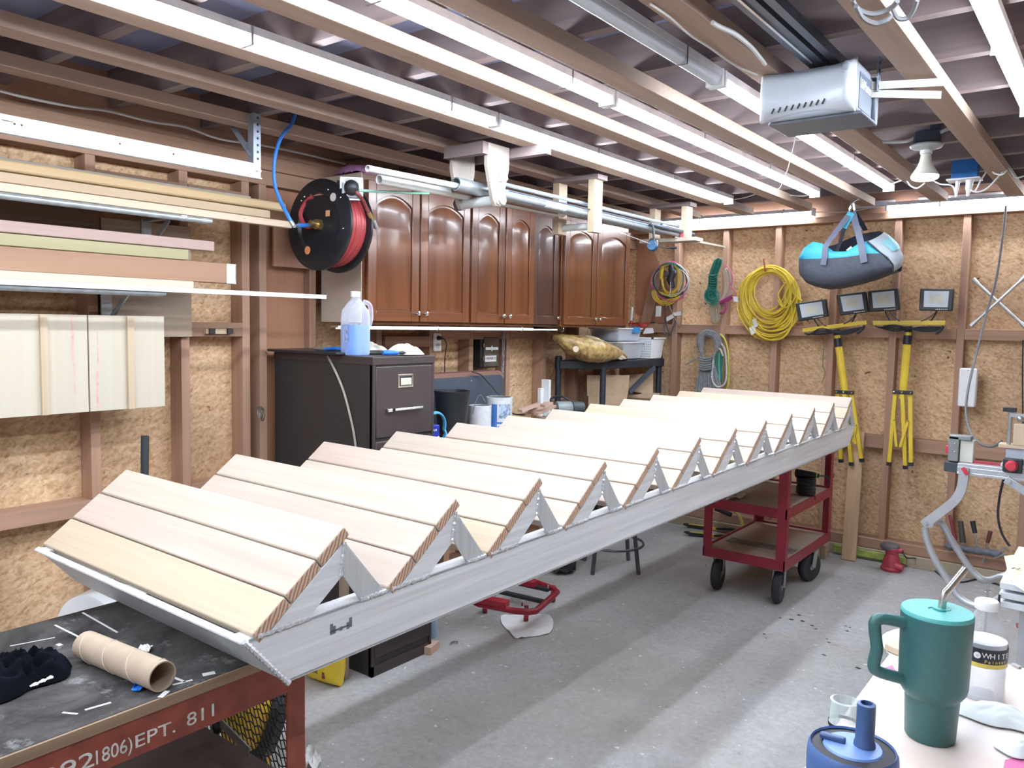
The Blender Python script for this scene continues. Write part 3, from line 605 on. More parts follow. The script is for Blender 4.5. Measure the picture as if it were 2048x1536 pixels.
obj('lower_shelf', MB().box(bx0+0.01, bx1-0.01, by0+0.01, by1-0.03, 0.49, 0.505), plain('brown_shelf_steel', (0.095, 0.062, 0.052), 0.5, var=0.3, scale=7), bench)
# expanded metal end panel
m = MB(); rows, cols = 21, 15; yy = by1-0.012
xA, xB, zA, zB = bx0+0.03, bx1-0.038, 0.30, 0.725
for i in range(rows+1):
    z = zA+(zB-zA)*i/rows
    pts = []
    for k in range(cols*2+1): pts.append((xA+(xB-xA)*k/(cols*2), yy, z+(0.0035 if k % 2 else -0.0035)))
    m.tube(pts, 0.0016, 4)
for k in range(cols*3):
    x = xA+(xB-xA)*k/(cols*2)
    a = (x, yy, zA); sl = -(zB-zA)*0.45; b = (x+sl, yy, zB)
    p0, p1 = V((x, yy, zA)), V((x+sl, yy, zB))
    if p1.x < xA: t_ = (xA-p0.x)/(p1.x-p0.x); p1 = p0+(p1-p0)*max(0, min(1, t_))
    if p0.x > xB: t_ = (xB-p0.x)/(p1.x-p0.x) if p1.x != p0.x else 0; p0 = p0+(p1-p0)*max(0, t_)
    if (p1-p0).length > 0.02 and p1.x <= xB+1e-4 and p0.x <= xB+1e-4: m.tube([p0, p1], 0.0016, 4)
obj('mesh_panel', m, BLACK, bench)
for txt, pa, pb, h in (('7-392', (12, 1536), (183, 1466), 0.040), ('1806)', (183, 1462), (256, 1428), 0.036), ('EPT.', (266, 1432), (346, 1392), 0.034), ('811', (372, 1408), (426, 1383), 0.036)):
    a, b = PX(pa[0], pa[1], bx1), PX(pb[0], pb[1], bx1); L_ = b-a
    lettering(txt, h, plain('white_stencil_paint', (0.62, 0.60, 0.56), 0.7, var=0.25, scale=60), bench, (bx1+0.0006, a.y, 0.722), (0, 1, 0), (0, 0, 1), 0.0006, width=L_.y)
# scratches of white paint on the top
for (x0, y0), (x1, y1), w in (((110, 1250), (160, 1275), 3), ((165, 1225), (235, 1265), 3), ((20, 1292), (110, 1275), 2), ((340, 1352), (370, 1364), 4), ((170, 1420), (222, 1405), 4), ((125, 1425), (155, 1428), 3), ((320, 1395), (335, 1382), 7), ((345, 1370), (385, 1360), 4), ((405, 1350), (430, 1345), 9), ((115, 1288), (122, 1291), 6)):
    a, b = PZ(x0, y0, 0.8003), PZ(x1, y1, 0.8003); obj('paint_drip', MB().bar(a, b, 0.0015*w, 0.0008), plain('dried_white_paint', (0.66, 0.66, 0.64), 0.6), bench)

def flat_patch(pix, z, wob=0.004, n=10, seed=1, thick=0.0012):
    """crumpled thin sheet over the outline given in picture points on a level plane"""
    rr = random.Random(seed); pts = [PZ(x, y, z) for x, y in pix]; c = sum(pts, V())/len(pts); m = MB(); rings = []
    out = smooth_path(pts, 3, closed=True)
    for j in range(5):
        t = j/4; rings.append([m.bm.verts.new(c+(p-c)*t+V((0, 0, abs(rr.gauss(0, wob))+ (0.001 if j < 4 else 0)))) if j else None for p in out])
    cv = m.bm.verts.new(c+V((0, 0, wob))); k = len(out)
    for i in range(k): m.bm.faces.new((cv, rings[1][i], rings[1][(i+1) % k]))
    for j in range(1, 4):
        for i in range(k): m.bm.faces.new((rings[j][i], rings[j+1][i], rings[j+1][(i+1) % k], rings[j][(i+1) % k]))
    bmesh.ops.recalc_face_normals(m.bm, faces=m.bm.faces[:]); m.thick(thick); return m
# cardboard tube
a, b = PZ(172, 1290, 0.8295), PZ(325, 1353, 0.8295)
t = tag(obj('cardboard_tube', MB().pipe(a, b, 0.0285, 0.0025, 36), plain('brown_board_tube', (0.44, 0.34, 0.25), 0.8, var=0.08, scale=30)), 'brown cardboard tube lying on the dark bench top', 'cardboard tube')
d_ = (b-a).normalized(); m = MB(); m.tube([a+(b-a)*(0.04+0.92*q/60)+Matrix.Rotation(q/60*2*math.pi*3.0, 3, d_)@(V((0, 0, 1))*0.0288) for q in range(61)], 0.0012, 5)
obj('spiral_seam', m, plain('pale_seam', (0.55, 0.46, 0.36), 0.8), t)
# black rag
def rag(uu, v):
    return None
m = heap(PZ(38, 1366, 0.801), 0.062, 0.085, 0.052, 5, 1.1, True)
t = tag(obj('rag', m, plain('black_cloth', (0.005, 0.006, 0.010), 1.0, var=0.3, bump=0.3, spec=0.08), angle=70), 'crumpled black cloth with white specks on the bench', 'cloth')
m = MB()
for q in range(9): p = PZ(62+q*5, 1372-q*2.2, 0.826); m.ball(p, 0.0022+0.001*(q % 3), (1.6, 1, .6), 8, 5)
obj('paint_speck', m, PAPER, t)
m = flat_patch([(266, 1366), (274, 1362), (284, 1366), (288, 1374), (280, 1382), (262, 1380), (272, 1375), (277, 1371)], 0.803, 0.003, seed=2)
tag(obj('tape_curl', m, BLUE), 'curl of blue masking tape beside the cardboard tube', 'tape')
m = flat_patch([(276, 1300), (290, 1296), (306, 1298), (298, 1305), (282, 1308)], 0.802, 0.004, seed=3)
tag(obj('paper_scrap', m, PAPER), 'torn white scrap on bench behind the cardboard tube', 'paper')
bk_ = PX(172, 1272, -2.10); BKD = V((-0.35, 0.93, 0.0)).normalized(); rK = 0.112
t = thing('bucket', 'white plastic bucket lying on its side behind the bench', 'bucket', bk_-V((0, 0, rK)))
obj('pail', MB().lathe([(0.0, 0.0), (rK*0.86, 0.0), (rK*0.94, 0.006), (rK, 0.10), (rK*1.06, 0.20), (rK*1.0, 0.20), (rK*0.9, 0.02)], bk_, 44, BKD), WPLAST, t)
obj('rim', MB().lathe([(rK*1.06, 0.18), (rK*1.12, 0.185), (rK*1.12, 0.205), (rK*1.06, 0.21)], bk_, 44, BKD), WPLAST, t)
c_ = bk_+BKD*0.1; zc = bk_.z-rK*1.13
t2 = thing('stool', 'low wooden stool under the white bucket, behind the bench', 'stool', (c_.x, c_.y, 0)); obj('seat', MB().box(c_.x-.11, c_.x+.11, c_.y-.13, c_.y+.13, zc-0.025, zc), fir_m('x'), t2)
for sx in (-.10, .07):
    for sy_ in (-.12, .09): obj('leg', MB().box(c_.x+sx, c_.x+sx+.03, c_.y+sy_, c_.y+sy_+.03, 0, zc-0.025), fir_m('z'), t2)
# yellow tool bag and grinder behind the mesh on the floor / shelf
t = thing('yard_machine', 'round yellow machine with a black rim behind the bench mesh', 'power tool', (-1.62, 1.12, 0.30))
c = PY(490, 1425, 1.13)
obj('yellow_shell', MB().ball(c, 0.085, (0.9, 0.75, 1.15), 28, 18), plain('machine_yellow', (0.80, 0.50, 0.04), 0.4, var=0.08), t)
obj('black_rim', MB().lathe([(0.080, -0.02), (0.092, 0), (0.080, 0.02)], c+V((0.03, 0.06, -0.035)), 32, (0.5, 0.7, -0.3)), BLACK, t)
obj('side_post', MB().bar(c+V((-.01, 0.06, -0.30)), c+V((-.01, .06, .10)), 0.03, 0.03), plain('machine_yellow', (0.80, 0.50, 0.04), 0.4), t)
obj('base', MB().bar(c+V((-0.05, .02, -c.z+0.02)), c+V((0.05, .02, -c.z+0.02)), 0.10, 0.04, (0, 0, 1)).bar(c+V((0, 0.02, -c.z+.04)), c+V((0, .02, -.06)), 0.05, 0.05, (1, 0, 0)), BLACK, t)
obj('dark_cap', MB().lathe([(0.05, 0), (0.055, 0.02), (0.04, 0.045)], c+V((-.055, -0.01, 0.05)), 24, (-0.4, -0.2, 0.6)), BLACK, t)
a, b = PY(425, 1425, 1.0), PY(498, 1503, 1.0)
t = thing('hand_saw', 'tool with thin steel blade leaning against the bench mesh', 'saw', b)
obj('blade', MB().bar(PY(436, 1440, 1.0), b, 0.003, 0.022, (0.7, 0, 0.7)), STEEL, t)
obj('grip', MB().ball(PY(426, 1430, 1.0), 0.018, (1, 0.7, 1.4), 14, 10).ball(PY(434, 1452, 1.0), 0.016, (1, .7, 1.2), 14, 10), BLACK, t)

# ------------------------------------------------------------------ red cart
CR = plain('cart_red', (0.30, 0.022, 0.045), 0.38, var=0.12, scale=10)
cx0, cx1, cy0, cy1, cz = -1.845, -1.378, 4.20, 5.03, 0.825
cart = thing('utility_cart', 'red steel shop cart with wooden shelves holding the far end of the staircase', 'cart', ((cx0+cx1)/2, (cy0+cy1)/2, 0))
SHELF = wood('dusty_shelf_', (0.36, 0.27, 0.21), (0.50, 0.40, 0.33), 'x', scale=0.7, rand=0.02)
for x in (cx0, cx1-0.05):
    for y in (cy0, cy1-0.05):
        ix, iy = (x, x+0.006) if x == cx0 else (x+0.044, x+0.05), (y, y+0.006) if y == cy0 else (y+0.044, y+0.05)
        obj('post', MB().box(ix[0], ix[1], y, y+0.05, 0.195, cz).box(x, x+0.05, iy[0], iy[1], 0.195, cz), CR, cart, bevel=0.001)
for z0, z1 in ((0.195, 0.252), (0.478, 0.533), (cz-0.05, cz)):
    for k, bxs in enumerate(((cx0, cx1, cy0, cy0+0.006), (cx0, cx1, cy1-0.006, cy1), (cx0, cx0+0.006, cy0, cy1), (cx1-0.006, cx1, cy0, cy1))):
        obj('rail', MB().box(bxs[0]-0.001, bxs[1]+0.001, bxs[2]-0.001, bxs[3]+0.001, z0, z1), CR, cart, bevel=0.001)
    if z1 < 0.7: obj('shelf', MB().box(cx0+0.008, cx1-0.008, cy0+0.008, cy1-0.008, z0+0.006, z1-0.012), SHELF, cart)
obj('top_board', MB().box(cx0+0.008, cx1-0.008, cy0+0.008, cy1-0.008, cz-0.02, cz-0.004), SHELF, cart)
TIRE = plain('tyre_rubber', (0.028, 0.030, 0.036), 0.55, var=0.25)
def caster(x, y, ang, r, name):
    c = V((x, y, r)); ax = V((math.cos(ang), math.sin(ang), 0)); w = obj('wheel', MB().lathe([(r*0.62, -0.020), (r*0.9, -0.021), (r, -0.010), (r, 0.010), (r*0.9, 0.021), (r*0.62, 0.020)], c, 36, ax), TIRE, cart)
    obj('hub', MB().lathe([(r*0.64, -0.012), (r*0.55, -0.008), (r*0.22, -0.008), (r*0.2, -0.022), (0.008, -0.024), (0.008, 0.024), (r*0.2, 0.022), (r*0.22, 0.008), (r*0.55, 0.008), (r*0.64, 0.012)], c, 30, ax), STEEL, w)
    m = MB()
    for s_ in (-1, 1): m.bar(c+ax*s_*0.030, V((x, y, 0.19))+ax*s_*0.030+V((-ax.y, ax.x, 0))*0.02, 0.004, 0.034, V((-ax.y, ax.x, 0)))
    m.box(x-0.04, x+0.04, y-0.04, y+0.04, 0.187, 0.195)
    obj('fork', m, STEEL, cart)
caster(-1.425, 4.262, 0.12, 0.088, 'a'); caster(-1.775, 4.262, 0.12, 0.088, 'b')
caster(-1.415, 4.76, -0.35, 0.088, 'c'); caster(-1.79, 4.95, -0.3, 0.088, 'd')
# things on the cart
t = thing('angle_grinder', 'black power tool with wound cord and lime ring on cart middle shelf', 'power tool', (-1.45, 4.75, 0.522))
c = PY(1612, 975, 4.72)
for k in range(9): pass
m = MB()
for k in range(11): z = 0.535+0.0085*k; m.tube([(c.x+0.052*math.cos(q*math.pi/12)*(1-0.02*(k % 3)), 4.72+0.045*math.sin(q*math.pi/12), z+0.003*math.sin(q+k)) for q in range(24)], 0.005, 6, True)
obj('wound_cord', m, BLACK, t)
obj('coil_core', MB().lathe([(0.042, 0), (0.044, 0.06), (0.042, 0.095)], (c.x, 4.72, 0.530), 20), DARK, t)
obj('tool_body', MB().cyl((c.x-0.06, 4.72, 0.645), (c.x+0.045, 4.71, 0.648), 0.025, 0.018, 18).cyl((c.x+0.045, 4.71, 0.648), (c.x+0.075, 4.708, 0.648), 0.018, 0.012, 16), BLACK, t)
obj('lime_ring', MB().lathe([(0.0155, -0.003), (0.017, 0), (0.0155, 0.003)], (c.x+0.064, 4.709, 0.648), 20, (1, 0, 0)), plain('lime_plastic', (0.35, 0.60, 0.05), 0.4), t)
obj('cord_tail', MB().tube(smooth_path([(c.x+0.075, 4.708, 0.648), (c.x+0.12, 4.72, 0.645), (c.x+0.13, 4.73, 0.60)], 6), 0.004, 6).tube(smooth_path([(c.x+0.03, 4.68, 0.535), (c.x+0.07, 4.66, 0.533), (c.x+0.085, 4.62, 0.527)], 6), 0.004, 6), BLACK, t)
tag(obj('plastic_sheet', flat_patch([(1452, 998), (1475, 985), (1488, 978), (1492, 992), (1478, 997), (1462, 1000)], 0.53, 0.012, seed=8), plain('milky_film', (0.66, 0.64, 0.60), 0.4)), 'crumpled milky plastic film on cart middle shelf', 'plastic sheet')
m = MB().box(-1.8, -1.41, 4.42, 4.52, 0.2405, 0.2425)
tag(obj('tape_strip', m, plain('grey_strip', (0.20, 0.17, 0.16), 0.7, var=0.3)), 'dark worn strip across the cart lower shelf', 'strip')

# ------------------------------------------------------------------ floor objects under and beyond the stair
# mechanic's creeper
CRP = plain('creeper_red', (0.33, 0.018, 0.035), 0.38)
o = V((-2.55, 3.25, 0))
fr = [PZ(940, 1200, 0.10), PZ(958, 1208, 0.10), PZ(1030, 1222, 0.10), PZ(1058, 1224, 0.10), PZ(1072, 1222, 0.10), PZ(1108, 1190, 0.10), PZ(1114, 1184, 0.10), PZ(1108, 1178, 0.10), PZ(1065, 1162, 0.10), PZ(1040, 1158, 0.10)]
t = thing('creeper', 'red low rolling mechanic creeper frame on floor under the staircase', 'creeper', (-2.45, 3.4, 0))
m = MB(); m.tube(fr, 0.016, 10); obj('frame', m, CRP, t)
k0 = PZ(1025, 1200, 0.10)
obj('cross_bar', MB().bar(PZ(985, 1180, 0.098), PZ(1085, 1203, 0.098), 0.03, 0.015), BLACK, t)
obj('cross_bar', MB().bar(PZ(1030, 1165, 0.098), PZ(1098, 1180, 0.098), 0.03, 0.015), BLACK, t)
obj('headrest_block', MB().bar(PZ(950, 1196, 0.125), PZ(1015, 1208, 0.125), 0.05, 0.03), CRP, t, bevel=0.002)
obj('headrest_block', MB().bar(PZ(1020, 1158, 0.125), PZ(1072, 1168, 0.125), 0.05, 0.03), CRP, t, bevel=0.002)
for px, py in ((1052, 1243), (970, 1225), (1106, 1203), (1060, 1170)):
    g = PZ(px, py, 0.0); 
    w = obj('wheel', MB().lathe([(0.01, -0.012), (0.026, -0.012), (0.028, 0), (0.026, 0.012), (0.01, 0.012)], g+V((0, 0, 0.0285)), 20, (0.8, 0.6, 0)), CRP, t)
    obj('caster_fork', MB().bar(g+V((0.012, -0.012, 0.03)), g+V((0.0, 0, 0.09)), 0.022, 0.004, (0.6, -0.8, 0)), CHROME, w)
for px, py in ((1044, 1212), (1097, 1176), (991, 1193)): obj('bolt', MB().cyl(PZ(px, py, 0.112), PZ(px, py, 0.112)+V((0, 0, 0.018)), 0.006, seg=8), CHROME, t)
tag(obj('paper_sheet', flat_patch([(1002, 1232), (1020, 1230), (1050, 1228), (1092, 1229), (1105, 1238), (1106, 1252), (1100, 1266), (1078, 1271), (1050, 1275), (1030, 1276), (1018, 1262), (1005, 1250)], 0.003, 0.0035, seed=4), PAPER), 'torn white paper sheet on the floor by the red creeper', 'paper')
# stool
sc_ = (PZ(1272, 1153, 0)+PZ(1175, 1143, 0))/2+V((-0.07, 0.11, 0))
t = thing('stool', 'grey metal round-ring stool standing under the staircase', 'stool', sc_)
GST = plain('stool_grey', (0.13, 0.14, 0.16), 0.4, metal=0.5)
feet = [PZ(1272, 1153, 0), PZ(1175, 1147, 0), PZ(1235, 1108, 0)*1.0, PZ(1275, 1122, 0)]
feet = [sc_+V((math.cos(a), math.sin(a), 0))*0.20 for a in (-0.05, -1.62, 1.52, 3.1)]
top = sc_+V((0, 0, 0.60))
for f in feet: obj('leg', MB().bar(f, top+(f-sc_)*0.55, 0.018, 0.018), GST, t)
obj('foot_ring', MB().tube([sc_+V((0.195*math.cos(q*math.pi/24), 0.195*math.sin(q*math.pi/24), 0.16)) for q in range(48)], 0.008, 8, True), GST, t)
obj('seat', MB().lathe([(0.0, 0.0), (0.155, 0.0), (0.165, 0.012), (0.155, 0.028), (0.0, 0.03)], top, 36, cap=False), wood('stool_seat_', (0.3, 0.2, 0.12), (0.45, 0.32, 0.2), 'x'), t)
# dark bag / shoes
m = flat_patch([(1098, 1140), (1110, 1128), (1140, 1122), (1152, 1133), (1148, 1145), (1125, 1148), (1108, 1146)], 0.012, 0.02, seed=9, thick=0.006)
tag(obj('dark_bag', m, plain('dark_bag', (0.025, 0.028, 0.035), 0.6)), 'crumpled dark bag on the floor left of the grey stool', 'bag')
# filler bag, yellow
def sack(p0, p1, h, d, mat, name, parent=None):
    p0, p1 = V(p0), V(p1); r = (p1-p0); L_ = r.length; r.normalize(); f = V((-r.y, r.x, 0))
    def fn(i, j):
        a = 2*math.pi*i; z = h*j; pinch = math.sin(math.pi*min(1, max(0, j)))**0.35 if 0 < j < 1 else 0.0
        cx_, cy_ = math.cos(a), math.sin(a); sx = math.copysign(abs(cx_)**0.6, cx_)*L_/2*(0.93+0.07*pinch); syy = math.copysign(abs(cy_)**0.7, cy_)*d/2*(0.12+0.88*pinch)
        q = p0+r*(L_/2+sx)+f*syy+V((0, 0, z)); n = bag_noise(q, 14); return q+f*n*0.004*pinch+V((0, 0, n*0.003*pinch))
    m = MB(); m.grid(fn, 40, 24, wrap=True); return obj(name, m, mat, parent, angle=60)
pa, pb = PZ(600, 1362, 0.0), PZ(668, 1384, 0.0)
t = thing('filler_bag', 'yellow bag with red panel standing under the stair near the bench', 'bag', (pa+pb)/2)
f_ = V((-(pb-pa).y, (pb-pa).x, 0)).normalized(); pa2, pb2 = pa+f_*0.05, pb+f_*0.05
sack(pa2+V((0, 0, .002)), pb2+V((0, 0, .002)), 0.265, 0.10, plain('bag_yellow', (0.82, 0.62, 0.04), 0.35, var=0.05), 'sack', t)
rr_ = (pb-pa).normalized(); fr_ = -f_
pan = MB().bar(pa+rr_*0.015+fr_*(-0.006)+V((0, 0, 0.16)), pa+rr_*0.105+fr_*(-0.006)+V((0, 0, 0.16)), 0.004, 0.135)
obj('red_panel', pan, plain('panel_magenta', (0.62, 0.03, 0.12), 0.4), t)
WTX = plain('white_print', (0.85, 0.85, 0.84), 0.5); BTX = plain('black_print', (0.02, 0.02, 0.02), 0.5)
q0 = pa+fr_*(-0.006+0.0025)
lettering('TECHNOLOGY', 0.022, WTX, t, q0+rr_*0.018+V((0, 0, .185)), rr_, (0, 0, 1), 0.0006, width=0.084)
lettering('FLUID ROUGHNESS', 0.012, WTX, t, q0+rr_*0.018+V((0, 0, .11)), rr_, (0, 0, 1), 0.0006, width=0.08)
lettering('15 YEAR', 0.022, BTX, t, q0+rr_*0.03+V((0, 0, .052)), rr_, (0, 0, 1), 0.0006, width=0.06)
obj('red_mark', MB().bar(pa+rr_*0.115+fr_*(-0.008)+V((0, 0, .05)), pa+rr_*0.127+fr_*(-0.008)+V((0, 0, .05)), 0.004, 0.028), plain('panel_dark_red', (0.3, 0.03, 0.05), 0.4), t)
a = PZ(684, 1358, 0)
tag(obj('wood_offcut', MB().box(a.x-0.02, a.x+0.02, a.y-0.0, a.y+0.02, 0, 0.62), wood('grey_offcut_', (0.26, 0.20, 0.15), (0.40, 0.32, 0.25), 'z')), 'upright wood offcut between the yellow bag and cabinet', 'wood offcut')
tag(obj('paper_towel', flat_patch([(612, 1500), (622, 1498), (632, 1510), (642, 1522), (640, 1532), (630, 1540), (612, 1540)], 0.004, 0.012, seed=12), PAPER, angle=70), 'crumpled white paper towel on floor beside bench leg', 'paper towel')
tag(obj('metal_clip', MB().tube(smooth_path([PZ(900, 1288, 0.006), PZ(906, 1284, 0.008), PZ(914, 1284, 0.006), PZ(914, 1288, 0.006)], 4), 0.004, 6), CHROME), 'small shiny metal clip on the open floor', 'clip')
# clutter right of filing cabinet base
a = PZ(862, 1285, 0)
tag(obj('wood_block', MB().bar(PZ(855, 1302, 0.018), PZ(872, 1288, 0.018), 0.035, 0.034), wood('pink_block_', (0.55, 0.36, 0.28), (0.66, 0.46, 0.36), 'y')), 'small pinkish wood block at foot of the filing cabinet', 'wood block')
t = thing('spray_can', 'blue and white can with red cap behind filing cabinet corner', 'can', PZ(858, 1270, 0))
c = PZ(856, 1282, 0)+V((-0.03, 0.05, 0)); obj('can_body', MB().lathe([(0.03, 0), (0.032, 0.004), (0.032, 0.15), (0.025, 0.165)], c, 24), plain('can_blue_white', (0.35, 0.50, 0.70), 0.3), t)
obj('cap', MB().lathe([(0.022, 0.165), (0.022, 0.20), (0.018, 0.205)], c, 20), plain('cap_red', (0.6, 0.03, 0.04), 0.4), t)
# yellow bar clamps on floor beyond the cart
for k, (p0, p1) in enumerate((((1376, 1050), (1470, 1062)), ((1378, 1066), (1462, 1075)))):
    a, b = PZ(p0[0], p0[1], 0.02), PZ(p1[0], p1[1], 0.02); t = thing('bar_clamp', ['upper black and yellow clamp lying on floor behind the cart', 'lower black and yellow clamp lying on floor behind the cart'][k], 'clamp', a, 'clamps on the floor')
    obj('clamp_bar', MB().bar(a, b, 0.016, 0.02), YEL, t); obj('clamp_jaw', MB().bar(a-V((0, 0, .005)), a+(b-a)*0.35-V((0, 0, .005)), 0.03, 0.025).cyl(a, a+V((-.02, -.03, .01)), 0.014, 0.008, 10), BLACK, t)
    obj('clamp_handle', MB().tube(smooth_path([b+(a-b)*0.4, b+V((.0, -.04, .02)), b+V((0.03, -.02, 0.01))], 5), 0.009, 8), BLACK, t)
m = MB().tube(smooth_path([PY(1435, 1008, 5.38), PY(1470, 1022, 5.36), PY(1482, 1040, 5.34), PY(1486, 1060, 5.32)], 6), 0.012, 8)
t = tag(obj('hose', m, plain('old_yellow_hose', (0.50, 0.44, 0.12), 0.6)), 'short bent yellow hose against the wall behind cart', 'hose')
obj('hose_fitting', MB().cyl(PY(1432, 1016, 5.37), PY(1462, 1030, 5.36), 0.02, 0.016, 12), DARK, t)
# boards stacked at base of the wall, sander, leaning plank
a = PZ(1672, 1125, 0)
for k, (w_, dz, yy_, l_) in enumerate(((0.16, 0.045, 5.28, 0.10), (0.12, 0.04, 5.18, 0.06), (0.12, 0.04, 5.18, 0.06))):
    x = -1.53 if k == 0 else -1.56; z0 = 0 if k < 2 else 0.041; h_ = 0.09 if k == 0 else 0.039
    tag(obj('lumber_block', MB().box(x-w_+0.06, x+0.06-0.02*k*0, yy_, yy_+0.09, z0, z0+h_), wood('treated_block_', (0.28, 0.22, 0.14), (0.42, 0.35, 0.25), 'x'), bevel=0.002), ['thick treated wood block against wall beside the cart', 'lower of two short boards beside the cart wheel', 'upper of two short boards beside the cart wheel'][k], 'wood block')
p0, p1 = PZ(1722, 1112, 0.005), PY(1745, 870, 5.47)
d_ = 0.052
tag(obj('leaning_plank', MB().bar((-1.345, 5.36, 0.002), (-1.36, 5.475, 0.83), 0.088, 0.02, (0, 1, 0.1)), wood('tan_plank_', (0.42, 0.27, 0.15), (0.58, 0.40, 0.25), 'z', scale=0.8), bevel=0.002), 'tan plank leaning on the back wall right of cart', 'plank')
t = thing('sander', 'red corded palm sander standing on the floor by wall', 'sander', PZ(1782, 1140, 0)); c = PZ(1782, 1140, 0)
RS = plain('sander_red', (0.42, 0.05, 0.07), 0.45); GS = plain('sander_grey', (0.12, 0.10, 0.10), 0.5)
obj('sanding_pad', MB().lathe([(0.058, 0), (0.062, 0.006), (0.062, 0.018), (0.056, 0.024)], c, 28), RS, t)
obj('body', MB().lathe([(0.055, 0.024), (0.052, 0.05), (0.043, 0.085), (0.036, 0.105), (0.042, 0.125), (0.045, 0.14), (0.032, 0.158), (0.0, 0.165)], c, 28, cap=False), RS, t)
obj('grip_cap', MB().ball(c+V((-0.014, 0.0, 0.146)), 0.050, (1.15, 0.95, 0.62), 18, 12), GS, t)
obj('dust_port', MB().cyl(c+V((0.03, -0.03, 0.04)), c+V((0.075, -0.04, 0.035)), 0.022, 0.019, 14), RS, t)
obj('side_grip', MB().cyl(c+V((0.02, 0.0, 0.13)), c+V((0.062, -0.01, 0.135)), 0.02, 0.012, 12), RS, t)
obj('power_cord', MB().tube(smooth_path([c+V((0.062, -0.01, 0.135)), c+V((0.09, -0.02, 0.10)), PZ(1840, 1118, 0.05), PZ(1868, 1140, 0.008), PZ(1895, 1160, 0.006), PZ(1925, 1164, 0.006), PZ(1960, 1158, 0.006), PZ(2000, 1170, 0.006), PZ(2060, 1178, 0.006)], 8), 0.0045, 7), BLACK, t)
# dark drops of paint on the floor
fl_ = bpy.data.objects['floor']
for px, py in ((1412, 1130), (1560, 1236), (1598, 1230), (1605, 1242), (1583, 1239), (1624, 1251), (1632, 1258), (1691, 1252), (1695, 1262), (1528, 1268), (1532, 1276), (1654, 1278), (1658, 1285), (1742, 1257), (1752, 1259), (1700, 1255), (1648, 1310), (1716, 1336)):
    c = PZ(px, py, 0.0006); rr_s = 0.006+0.006*abs(math.sin(px*1.7)); obj('oil_spot', MB().poly([c+V((math.cos(q*math.pi/7)*rr_s*(1+0.35*math.sin(q*2.4+px)), math.sin(q*math.pi/7)*rr_s*(0.8+0.3*math.cos(q*1.9+py)), 0.0003)) for q in range(14)], [tuple(range(14))]), plain('dark_spots', (0.03, 0.03, 0.03), 0.5), fl_)
# ------------------------------------------------------------------ garage door track at upper left
t = thing('garage_door_track', 'bright steel garage door track hanging at upper left above the lumber', 'track', (-2.72, 1.88, 2.05))
obj('track_channel', MB().box(-2.722, -2.717, -0.8, 1.878, 2.052, 2.098).box(-2.745, -2.717, -0.8, 1.878, 2.098, 2.101).box(-2.745, -2.717, -0.8, 1.885, 2.046, 2.05), plain('bright_track', (0.78, 0.80, 0.82), 0.3, metal=0.35, var=0.08), t)
h = MB()
for y in (1.01, 1.03, 1.33, 1.52): h.cyl((-2.7172, y, 2.078), (-2.7160, y, 2.078), 0.004, seg=8)
for y in (0.985, 1.0): h.bar((-2.7165, y-0.01, 2.083), (-2.7165, y+0.006, 2.082), 0.001, 0.003)
obj('slot_hole', h, BLACK, t)
obj('bolt', MB().cyl((-2.716, 1.865, 2.073), (-2.70, 1.865, 2.073), 0.006, seg=8), CHROME, t)
s_ = obj('hanger_angle', MB().box(-2.718, -2.714, 1.845, 1.878, 2.09, 2.292).box(-2.75, -2.718, 1.845, 1.849, 2.09, 2.292), plain('zinc_angle2', (0.34, 0.38, 0.45), 0.4, metal=0.4), t)
for k in range(7): obj('punched_hole', MB().cyl((-2.7145, 1.864, 2.12+0.026*k), (-2.7132, 1.864, 2.12+0.026*k), 0.005, seg=10), BLACK, s_)
obj('brace', MB().bar((-2.73, 1.85, 2.13), (-2.88, 1.85, 2.28), 0.003, 0.03, (0, 1, 0)), plain('zinc_angle2', (0.34, 0.38, 0.45), 0.4, metal=0.4), t)

# ------------------------------------------------------------------ lumber rack: angle brackets with pipes along the front
def boardx(name, label, y0, y1, z0, z1, x0, x1, mat, group='boards on the lumber rack', bevel=0.003):
    return tag(obj(name, MB().box(x0, x1, y0, y1, z0, z1), mat, bevel=bevel), label, 'board', group)
BK = plain('bracket_steel', (0.40, 0.43, 0.46), 0.4, metal=0.6)
bp = wood('grey_backing_', (0.34, 0.25, 0.18), (0.50, 0.39, 0.29), 'y')
tag(obj('backing_board', MB().box(-3.098, -3.075, 1.43, 1.79, 1.42, 1.87), bp), 'upright pale backing board behind the rack brackets', 'board')
tag(obj('backing_board', MB().box(-3.098, -3.08, 0.4, 1.425, 1.80, 1.90), wood('dark_backing_', (0.13, 0.08, 0.06), (0.22, 0.14, 0.10), 'y')), 'dark board high on the wall behind the rack', 'board')
for nm, z, yb, y1 in (('upper', 1.868, (0.9, 1.60), 1.714), ('lower', 1.585, (0.80, 1.44), 1.525)):
    t = thing('lumber_rack', '%s rack of wall brackets with a galvanized pipe, at left' % nm, 'rack', (-3.09, 1.3, z), 'lumber racks')
    for y in yb:
        b_ = obj('bracket', MB().box(-3.074, -3.068, y-0.02, y+0.02, z-0.13, z+0.012).box(-3.07, -2.79, y-0.012, y+0.012, z+0.002, z+0.010), BK, t)
        obj('strut', MB().bar((-3.068, y, z-0.115), (-2.90, y, z), 0.02, 0.006, (0, 1, 0)), BK, b_)
    obj('pipe', MB().cyl((-2.80, 0.2, z), (-2.80, y1, z), 0.0115, seg=16), GALV, t)
zt = 1.881
boardx('board', 'pale thin strip lowest on the upper rack, poking out farthest', 0.1, 2.088, zt, zt+0.028, -2.83, -2.80, wood('pale_strip_', (0.46, 0.34, 0.24), (0.56, 0.43, 0.32), 'y'))
